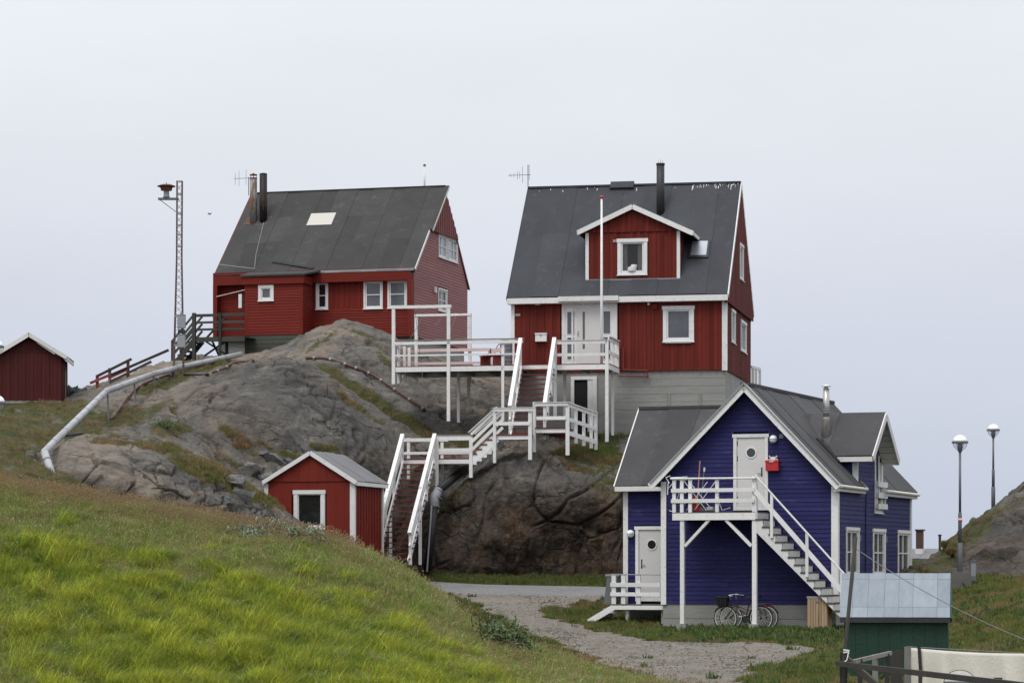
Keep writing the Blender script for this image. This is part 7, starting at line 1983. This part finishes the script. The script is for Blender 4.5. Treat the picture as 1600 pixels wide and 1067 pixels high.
def tuft(name, n, h, spread, width, lean, leanvar, curl, seed, heads=0, headcol=(1, 1, 1), leaf=False, dry=.15, hw=.012, tv=(.6, 1.3), fan=.55):
    r = np.random.default_rng(seed); v, f, c = [], [], []
    for k in range(n):
        a = r.uniform(0, 2*math.pi); rad = spread*math.sqrt(r.uniform()); L = h*r.uniform(.55, 1.1)
        base = Vector((rad*math.cos(a), rad*math.sin(a), -.02))
        ln = lean + r.normal()*leanvar; di = r.normal()*fan
        dirx = Vector((math.cos(di), math.sin(di), 0))
        if lean < .3:
            di = r.uniform(0, 2*math.pi); dirx = Vector((math.cos(di), math.sin(di), 0)); ln = abs(r.normal())*leanvar+.05
        side = Vector((-dirx.y, dirx.x, 0)).lerp(Vector((r.normal(), r.normal(), 0)).normalized(), .6).normalized()
        tone = r.uniform(*tv); dr = r.uniform() < dry
        cc = (tone*(1.5 if dr else 1), tone*(1.05 if dr else 1), tone*(1.5 if dr else 1))
        seg = 3; p = base.copy(); i0 = len(v); w = width*r.uniform(.7, 1.3)
        for s in range(seg+1):
            t = s/seg; ang = ln*(.45+.75*t) + curl*t*t
            ww = w*((1-t)**.6 if not leaf else math.sin(math.pi*min(.97, .12+t*.88)))
            v += [tuple(p-side*ww/2), tuple(p+side*ww/2)]; c += [cc, cc]
            p = p + (dirx*math.sin(ang)+Vector((0, 0, math.cos(ang))))*(L/seg)
        for s in range(seg): f.append((i0+2*s, i0+2*s+1, i0+2*s+3, i0+2*s+2))
        if k < heads:
            tip = Vector(v[-1]); i1 = len(v); hl = hw*r.uniform(.8, 1.3)
            for d in ((0, 0, 1.9), (1, 0, 0), (0, 1, 0), (-1, 0, 0), (0, -1, 0), (0, 0, -1.9)):
                v.append(tuple(tip+Vector(d)*hl)); c.append(headcol)
            f += [(i1, i1+1, i1+2), (i1, i1+2, i1+3), (i1, i1+3, i1+4), (i1, i1+4, i1+1), (i1+5, i1+2, i1+1), (i1+5, i1+3, i1+2), (i1+5, i1+4, i1+3), (i1+5, i1+1, i1+4)]
    me = bpy.data.meshes.new(name); me.from_pydata(v, [], f)
    at = me.attributes.new('blade', 'FLOAT_VECTOR', 'POINT'); at.data.foreach_set('vector', np.array(c, np.float32).reshape(-1))
    me.materials.append(MAT['grass']); me.update()
    return bpy.data.objects.new(name, me)

def collection_of(name, objs):
    c = bpy.data.collections.new(name)
    for o in objs: c.objects.link(o)
    return c
SETS = {
 'lodged': collection_of('lodged_tufts', [tuft('lodged_tuft_%s' % 'abcdef'[k], 34, .42, .15, .0115, 1.0, .28, .8, 50+k, dry=.07, tv=(.45, 1.5), fan=.7) for k in range(6)]),
 'meadow': collection_of('meadow_tufts', [tuft('meadow_tuft_%s' % 'abcdef'[k], 26, .25, .11, .012, .1, .35, .4, 70+k, heads=1, headcol=(2.0, 1.6, 2.4), dry=.3, hw=.007) for k in range(6)]),
 'stalks': collection_of('stalk_tufts', [tuft('stalk_tuft_%s' % 'abcd'[k], 9, .38, .12, .004, .1, .22, .25, 90+k, heads=9, headcol=(1.25, 1.1, 1.0), dry=.2, hw=.010) for k in range(4)]),
 'weeds': collection_of('weed_tufts', [tuft('weed_tuft_%s' % 'abcd'[k], 26, .16, .13, .03, .1, .55, .5, 110+k, leaf=True, dry=0) for k in range(4)]),
 'short': collection_of('short_tufts', [tuft('short_tuft_%s' % 'abcd'[k], 26, .17, .12, .012, .1, .4, .4, 130+k, heads=0, dry=.2) for k in range(4)]),
 'glints': collection_of('glint_tufts', [tuft('glint_tuft_%s' % 'abc'[k], 4, .34, .14, .010, 1.15, .2, .5, 170+k, dry=0, fan=.5) for k in range(3)]),
 'flowers': collection_of('flower_tufts', [tuft('flower_tuft_%s' % 'ab'[k], 3, .22, .15, .004, .1, .3, .2, 150+k, heads=3, headcol=(1, 1, 1), dry=0, hw=.009) for k in range(2)]),
}
def scatter(name, pts, kind, tint, scl, rot, label, cat):
    n = len(pts)
    if n == 0: return
    me = bpy.data.meshes.new(name); me.vertices.add(n)
    me.vertices.foreach_set('co', np.asarray(pts, np.float32).reshape(-1))
    for k, a in (('tint', tint), ('rot', rot)):
        at = me.attributes.new(k, 'FLOAT_VECTOR', 'POINT'); at.data.foreach_set('vector', np.asarray(a, np.float32).reshape(-1))
    at = me.attributes.new('scl', 'FLOAT', 'POINT'); at.data.foreach_set('value', np.asarray(scl, np.float32))
    at = me.attributes.new('pick', 'INT', 'POINT'); at.data.foreach_set('value', rng.integers(0, 100, n).astype(np.int32))
    o = bpy.data.objects.new(name, me); col.objects.link(o)
    tag(o, label, cat, kind='stuff')
    ng = bpy.data.node_groups.new(name+'_nodes', 'GeometryNodeTree')
    ng.interface.new_socket('Geometry', in_out='INPUT', socket_type='NodeSocketGeometry'); ng.interface.new_socket('Geometry', in_out='OUTPUT', socket_type='NodeSocketGeometry')
    N, L = ng.nodes, ng.links
    gi, go, ip, ci = N.new('NodeGroupInput'), N.new('NodeGroupOutput'), N.new('GeometryNodeInstanceOnPoints'), N.new('GeometryNodeCollectionInfo')
    ci.inputs['Collection'].default_value = SETS[kind]; ci.inputs['Separate Children'].default_value = True; ci.inputs['Reset Children'].default_value = True
    ip.inputs['Pick Instance'].default_value = True
    def na(nm, ty):
        a = N.new('GeometryNodeInputNamedAttribute'); a.data_type = ty; a.inputs['Name'].default_value = nm; return [s for s in a.outputs if s.enabled and s.name == 'Attribute'][0]
    L.new(gi.outputs[0], ip.inputs['Points']); L.new(ci.outputs[0], ip.inputs['Instance'])
    L.new(na('pick', 'INT'), ip.inputs['Instance Index']); L.new(na('rot', 'FLOAT_VECTOR'), ip.inputs['Rotation']); L.new(na('scl', 'FLOAT'), ip.inputs['Scale'])
    L.new(ip.outputs[0], go.inputs[0])
    md = o.modifiers.new('scatter', 'NODES'); md.node_group = ng
    return o
def sample_grid(P, n, wfun=None):
    """random points on a grid surface, even by area (times weight)"""
    A = np.linalg.norm(np.cross(P[1:, :-1]-P[:-1, :-1], P[:-1, 1:]-P[:-1, :-1]), axis=-1)
    w = A if wfun is None else A*wfun[:-1, :-1]
    w = w.reshape(-1)/w.sum(); k = rng.choice(len(w), n, p=w); i, j = np.divmod(k, P.shape[1]-1)
    a, b2 = rng.random(n)[:, None], rng.random(n)[:, None]
    Q = (P[i, j]*(1-a)+P[i, j+1]*a)*(1-b2) + (P[i+1, j]*(1-a)+P[i+1, j+1]*a)*b2
    return Q, i, j
def px(Q): return HU + Q[:, 0]/Q[:, 1]*FPX, HV - Q[:, 2]/Q[:, 1]*FPX
def mixv(a, b2, t): return np.asarray(a)[None]*(1-t[:, None]) + np.asarray(b2)[None]*t[:, None]

# --- the bank
P, N_, BU, BV_ = BANK
in_view = ((BU > -415) & (BU < 1150) & (BV_ < 1150)).astype(float)*np.where(BU < -70, .4, 1)
rowf = np.linspace(0, 6, P.shape[0])[:, None]*np.ones((1, P.shape[1]))
in_view *= (rowf < 4.7)
Q, qi, qj = sample_grid(P, 98000, in_view)
u, v = px(Q)
crest_u = [-420, 0, 100, 200, 300, 400, 500, 573, 643, 690, 750, 820, 900, 1000, 1200]
crest_v = [712, 772, 786, 803, 820, 837, 852, 878, 913, 947, 992, 1024, 1048, 1078, 1110]
dcr = v - np.interp(u, crest_u, crest_v)
nz = fbm(np.stack([Q[:, 0]*.9, Q[:, 1]*.9, Q[:, 2]*0], -1), 3)
nz2 = fbm(np.stack([Q[:, 0]*2.3+9, Q[:, 1]*2.3, Q[:, 2]*0], -1), 3)
ca_, sa_ = math.cos(-1.0), math.sin(-1.0)
al_, ac_ = Q[:, 0]*ca_+Q[:, 1]*sa_, -Q[:, 0]*sa_+Q[:, 1]*ca_
nz3 = fbm(np.stack([al_*.75, ac_*2.0, Q[:, 2]*0+4], -1), 3)
bright = sstep(dcr + 60*nz + 30*nz2, 60, 112)*(1-.75*sstep(-u + 40*nz2, -190, 40)*sstep(v+40*nz2, 900, 990))*(1-sstep(u+.9*(1067-v)+70*nz, 830, 930))
is_b = rng.random(len(Q)) < bright
flow = -1.0 + .6*nz + .25*rng.normal(size=len(Q))
def eul(n, z, t=.12): return np.stack([rng.normal(size=n)*t, rng.normal(size=n)*t, z], -1)
b_ = is_b; nb_ = int(b_.sum())
tt = np.clip(.42-1.0*nz3[b_]+.35*nz2[b_], 0, 1)  # low hollows tinted darker, their shade put into the blade colour
tint = mixv((.375, .435, .062), (.145, .235, .036), tt)*(1+.12*rng.normal(size=(nb_, 1)))
scatter('lodged_grass', Q[b_], 'lodged', tint, (.74+.60*nz3[b_]+.15*rng.normal(size=nb_)).clip(.32, 1.5), eul(nb_, flow[b_], .10), 'long bright yellow-green grass laid over in waves on the near bank', 'grass')
m_ = ~b_; nm = int(m_.sum())
tt = np.clip(.45+.9*nz[m_]+.15*rng.normal(size=nm), 0, 1)
tint = mixv((.265, .320, .092), (.205, .300, .068), tt)
br_f = np.clip(sstep(-nz2[m_], .20, .60)*.35 + .06*(dcr[m_] < 25), 0, 1)
tint = tint*(1-br_f[:, None]*.8) + np.array([.34, .26, .14])*br_f[:, None]*.8
scatter('meadow_grass', Q[m_], 'meadow', tint*(1+.12*rng.normal(size=(nm, 1))), (.85+.3*nz2[m_]+.1*rng.normal(size=nm)).clip(.4, 1.4), eul(nm, rng.uniform(0, 6.28, nm)), 'olive and brown meadow grass along the top of the near bank', 'grass')
ks = rng.random(len(Q)) < np.where(is_b, .006, .03 + .30*np.exp(-np.abs(dcr-3)/8)*(u < 560))
n_ = int(ks.sum())
scatter('seed_stalks', Q[ks], 'stalks', mixv((.30, .23, .155), (.24, .20, .10), rng.random(n_)), rng.uniform(.55, 1.05, n_), eul(n_, rng.uniform(0, 6.28, n_)), 'pale brown grass seed heads standing above the near bank', 'grass')
kl = rng.random(len(Q)) < np.where(is_b, .075*sstep(v+30*nz, 880, 970), .015)
n_ = int(kl.sum())
scatter('glint_straw', Q[kl]+np.array([0, 0, .10]), 'glints', mixv((.55, .55, .36), (.40, .42, .20), rng.random(n_)), rng.uniform(.6, 1.1, n_), eul(n_, flow[kl]+.5*rng.normal(size=n_), .15), 'pale bent straws standing in for white glints on the long grass of the near bank', 'grass')  # glints on the laid grass put into the pale tint of extra blades
kf = rng.random(len(Q)) < np.where(is_b, .010, .022)
n_ = int(kf.sum())
scatter('meadow_flowers', Q[kf], 'flowers', np.where(rng.random((n_, 1)) < .8, np.array([[.55, .53, .48]]), np.array([[.45, .22, .02]])), rng.uniform(.5, 1.1, n_), eul(n_, rng.uniform(0, 6.28, n_)), 'tiny white and yellow flowers scattered through the near bank', 'flowers')
kw = (rng.random(len(Q)) < .10*sstep(nz2, .05, .4)) & ~is_b
n_ = int(kw.sum())
scatter('broad_weeds', Q[kw], 'weeds', mixv((.10, .15, .04), (.16, .20, .07), rng.random(n_)), rng.uniform(.6, 1.3, n_), eul(n_, rng.uniform(0, 6.28, n_)), 'low broad-leaved weeds in the meadow grass of the near bank', 'weeds')

# --- loose stones on the track
def stone(name, seed):
    o = blob(name, (0, 0, 0), 1.0, (1.2, .9, .6), MAT['grass'], seed, n=(6, 8), rough=.5, freq=1.5); col.objects.unlink(o)
    at = o.data.attributes.new('blade', 'FLOAT_VECTOR', 'POINT'); at.data.foreach_set('vector', np.ones(len(o.data.vertices)*3, np.float32)); return o
SETS['stones'] = collection_of('track_stones', [stone('track_stone_%s' % 'abcd'[k], 60+k) for k in range(4)])
sx_ = rng.uniform(-6, 12, 60000); sy_ = rng.uniform(52, 94, 60000); sp_ = np.stack([sx_, sy_, sx_*0], -1)
kk_ = in_poly(sx_+.35*fbm(sp_*.7, 3), sy_+.9*fbm(sp_*.7+31, 3), TRACK) & (fbm(sp_*.8+7, 2)+.5*rng.normal(size=60000) > -.1)
sx_, sy_ = sx_[kk_][:9000], sy_[kk_][:9000]; n_ = len(sx_)
scatter('loose_gravel', np.stack([sx_, sy_, gz(sx_, sy_)+.022], -1), 'stones', mixv((.34, .31, .27), (.15, .135, .115), rng.random(n_)), (.010+.026*rng.random(n_)**4), np.stack([rng.normal(size=n_)*.3, rng.normal(size=n_)*.3, rng.uniform(0, 6.28, n_)], -1), 'loose grey stones strewn over the gravel track', 'gravel')

# --- turf on the flat ground
n0 = 90000
gx_ = rng.uniform(-5, 20, n0); gy_ = rng.uniform(50, 99.5, n0)
gu = HU+gx_/gy_*FPX
Qg = np.stack([gx_, gy_, gz(gx_, gy_)], -1)
uu, vv = px(Qg)
TPq = np.stack([gx_, gy_, gx_*0], -1)
on_track = in_poly(gx_+.35*fbm(TPq*.7, 3), gy_+.9*fbm(TPq*.7+31, 3), TRACK)
rd_ = np.abs(gy_ - np.interp(gx_, cxr[:140], cyr[:140]))
on_road = (rd_ < 1.95) & (gx_ < 12)
def in_frame(F, x0, x1, y0, y1):
    dx, dy = gx_-F.O.x, gy_-F.O.y; lx = dx*F.ex.x+dy*F.ex.y; ly = dx*F.ey.x+dy*F.ey.y
    return (lx > x0) & (lx < x1) & (ly > y0) & (ly < y1)
inside = in_frame(BH, bl-.05, br_+.05, -.02, LEN+.1) | in_frame(BH, wxl-.05, bl+.1, yw-.05, 2*yr-yw+.1) | in_frame(GH, g0, g1, 0, gdep)
g1n = fbm(TPq*.35, 3); g2n = fbm(TPq*1.3+3, 3)
keep = (uu > -50) & (uu < 1680) & (vv < 1110) & ~on_road & ~inside & (~on_track | (rng.random(n0) < .012+.16*sstep(g2n, .2, .45)))
keep &= ~((gx_ < 1.0) & (gy_ < 62))
Qg, uu, vv, g1n, g2n, ot = Qg[keep], uu[keep], vv[keep], g1n[keep], g2n[keep], on_track[keep]
n_ = len(Qg)
verge = sstep(Qg[:, 1], 96.5, 97.5)
tt = np.clip(.5+1.0*g2n+.15*rng.normal(size=n_), 0, 1)
tint = mixv((.20, .20, .055), (.13, .17, .036), tt)
bf = np.clip(sstep(g1n, -.05, .35), 0, 1)*.75*(1-verge)
tint = tint*(1-bf[:, None]) + np.array([.26, .195, .095])*bf[:, None]
tint = tint*(1-verge[:, None]*.6) + np.array([.10, .14, .035])*verge[:, None]*.6
sc_ = (.62+.35*g2n+.25*verge+.12*rng.normal(size=n_)).clip(.28, 1.3)*np.where(ot, .5, 1)
sc_ *= 1 - .5*((uu > 1030) & (uu < 1320) & (vv > 960) & (vv < 1010))
scatter('turf_grass', Qg, 'short', tint, sc_*1.15, eul(n_, rng.uniform(0, 6.28, n_)), 'rough green and brown turf around the track and the blue house', 'grass')
kf = rng.random(n_) < .003+.012*verge
scatter('verge_flowers', Qg[kf], 'flowers', np.tile([[.55, .53, .47]], (int(kf.sum()), 1)), rng.uniform(.4, .9, int(kf.sum())), eul(int(kf.sum()), rng.uniform(0, 6.28, int(kf.sum()))), 'small pale flowers in the roadside turf', 'flowers')
kw = rng.random(n_) < .05+.12*((uu > 1090) & (uu < 1330) & (vv > 970) & (vv < 1000))
n2_ = int(kw.sum())
scatter('verge_weeds', Qg[kw], 'weeds', mixv((.07, .11, .03), (.11, .15, .045), rng.random(n2_)), rng.uniform(.7, 1.5, n2_), eul(n2_, rng.uniform(0, 6.28, n2_)), 'low leafy weeds along the foot of the blue house', 'weeds')

# --- turf on the rocks
allQ, allT, allS = [], [], []
for ri, (RP, RN, moss, up) in enumerate(ROCKS):
    w = np.where((moss > .40) & (RN[..., 2] > .12), np.clip(moss-.3, 0, 1)*(.6+up), 0)
    if w.sum() == 0: continue
    Qr, i, j = sample_grid(RP, [20000, 3500, 4500, 3500, 7500][ri], w)
    mm = moss[i, j]
    nn_ = fbm(Qr*.8+ri, 3)
    tt = np.clip(.5+1.1*nn_, 0, 1)
    T = mixv((.14, .165, .042), (.24, .175, .09), tt)*(1+.15*rng.normal(size=(len(Qr), 1)))
    allQ.append(Qr); allT.append(T); allS.append((.62+.5*(mm-.5)+.35*nn_+.15*rng.normal(size=len(Qr))).clip(.25, 1.3))
allQ, allT, allS = np.concatenate(allQ), np.concatenate(allT), np.concatenate(allS)
lush = np.exp(-(((px(allQ)[0]-950)/40)**2+((px(allQ)[1]-692)/22)**2))
allT = allT*(1-lush[:, None]) + np.array([.10, .16, .04])*lush[:, None]
scatter('heath_turf', allQ, 'short', allT.clip(.01), allS, eul(len(allQ), rng.uniform(0, 6.28, len(allQ))), 'tufts of heath grass and moss in the hollows of the rocks', 'grass')

# --- shrubs
def leaf_mat(name, c, c2):
    m, nt, b = nodes_of(name)
    at = attr(nt, 'tone'); nt.links.new(mixc(nt, at.outputs['Fac'], c, c2), b.inputs['Base Color']); b.inputs['Roughness'].default_value = .6
    MAT[name] = m
leaf_mat('willow_leaf', (.10, .135, .075), (.27, .315, .215)); leaf_mat('herb_leaf', (.05, .08, .025), (.11, .16, .055))
def shrub(name, centre, rx, ry_, rz_, n, leaf, mat, label, seed, sprigs=0):
    r = np.random.default_rng(seed); t = empty(name, centre, 0, label, 'shrub')
    v, f, tone = [], [], []
    clumps = [(r.uniform(-1, 1), r.uniform(-1, 1), r.uniform(.1, 1)) for _ in range(26)]
    for k in range(n):
        c = clumps[r.integers(len(clumps))]
        p = np.array(c)+r.normal(size=3)*.20
        q = np.array([p[0]*rx, p[1]*ry_, max(.02, p[2]*(1-.55*p[0]**2)*rz_)])
        d = r.normal(size=3); d[2] = abs(d[2])+.3; d /= np.linalg.norm(d); s = np.cross(d, r.normal(size=3)); s /= np.linalg.norm(s)
        L = leaf*r.uniform(.7, 1.3); i = len(v)
        v += [tuple(q), tuple(q+d*L*.5+s*L*.22), tuple(q+d*L), tuple(q+d*L*.5-s*L*.22)]; f.append((i, i+1, i+2, i+3)); tone += [float(np.clip(r.normal(.5, .3), 0, 1))]*4
    me = bpy.data.meshes.new('foliage'); me.from_pydata(v, [], f)
    a = me.attributes.new('tone', 'FLOAT', 'POINT'); a.data.foreach_set('value', np.array(tone, np.float32)); me.materials.append(MAT[mat]); me.update()
    o = bpy.data.objects.new('foliage', me); col.objects.link(o); o.parent = t; o['kind'] = 'stuff'
    for k in range(7):
        c = clumps[k]; MB().tube([(c[0]*rx*.4, c[1]*ry_*.4, -.15), (c[0]*rx*.8, c[1]*ry_*.8, c[2]*rz_*.8)], .012, 5).build('stem', MAT['old_timber'], t)
    for k in range(sprigs):
        x = r.uniform(-rx*.8, rx*.3); MB().tube([(x, 0, 0), (x+r.uniform(-.1, .1), 0, rz_*r.uniform(1.2, 1.7))], .008, 5).build('sprig', MAT['old_timber'], t)
def bank_pt(u, v):
    d = np.hypot(BU-u, BV_-v)+(rowf > 4.3)*500; i, j = np.unravel_index(np.argmin(d), d.shape); return Vector(P[i, j])
for i, (u, v, rx, rz_) in enumerate(((385, 838, .40, .30), (430, 843, .46, .33), (474, 850, .42, .28), (405, 846, .36, .24))):
    shrub('willow_shrub', bank_pt(u, v), rx, .35, rz_, 1500, .06, 'willow_leaf', 'low silvery-green willow shrub on the bank crest in front of the small red hut', 300+i)
for o in [o for o in col.objects if o.name.startswith('willow_shrub')]: o['group'] = 'willow shrubs on the bank crest'
shrub('leafy_shrub', bank_pt(790, 1022), .52, .5, .46, 2600, .07, 'herb_leaf', 'dark green leafy shrub at the low end of the near bank beside the track', 320, sprigs=4)
shrub('leafy_shrub', bank_pt(762, 1006), .34, .4, .34, 1200, .06, 'herb_leaf', 'smaller dark herb clump higher up the bank end next to the big leafy shrub', 321, sprigs=3)
h = hit(255, 668); shrub('leafy_shrub', h, .32, .3, .34, 900, .05, 'herb_leaf', 'small dark green shrub growing in the cleft of the rock dome', 322)
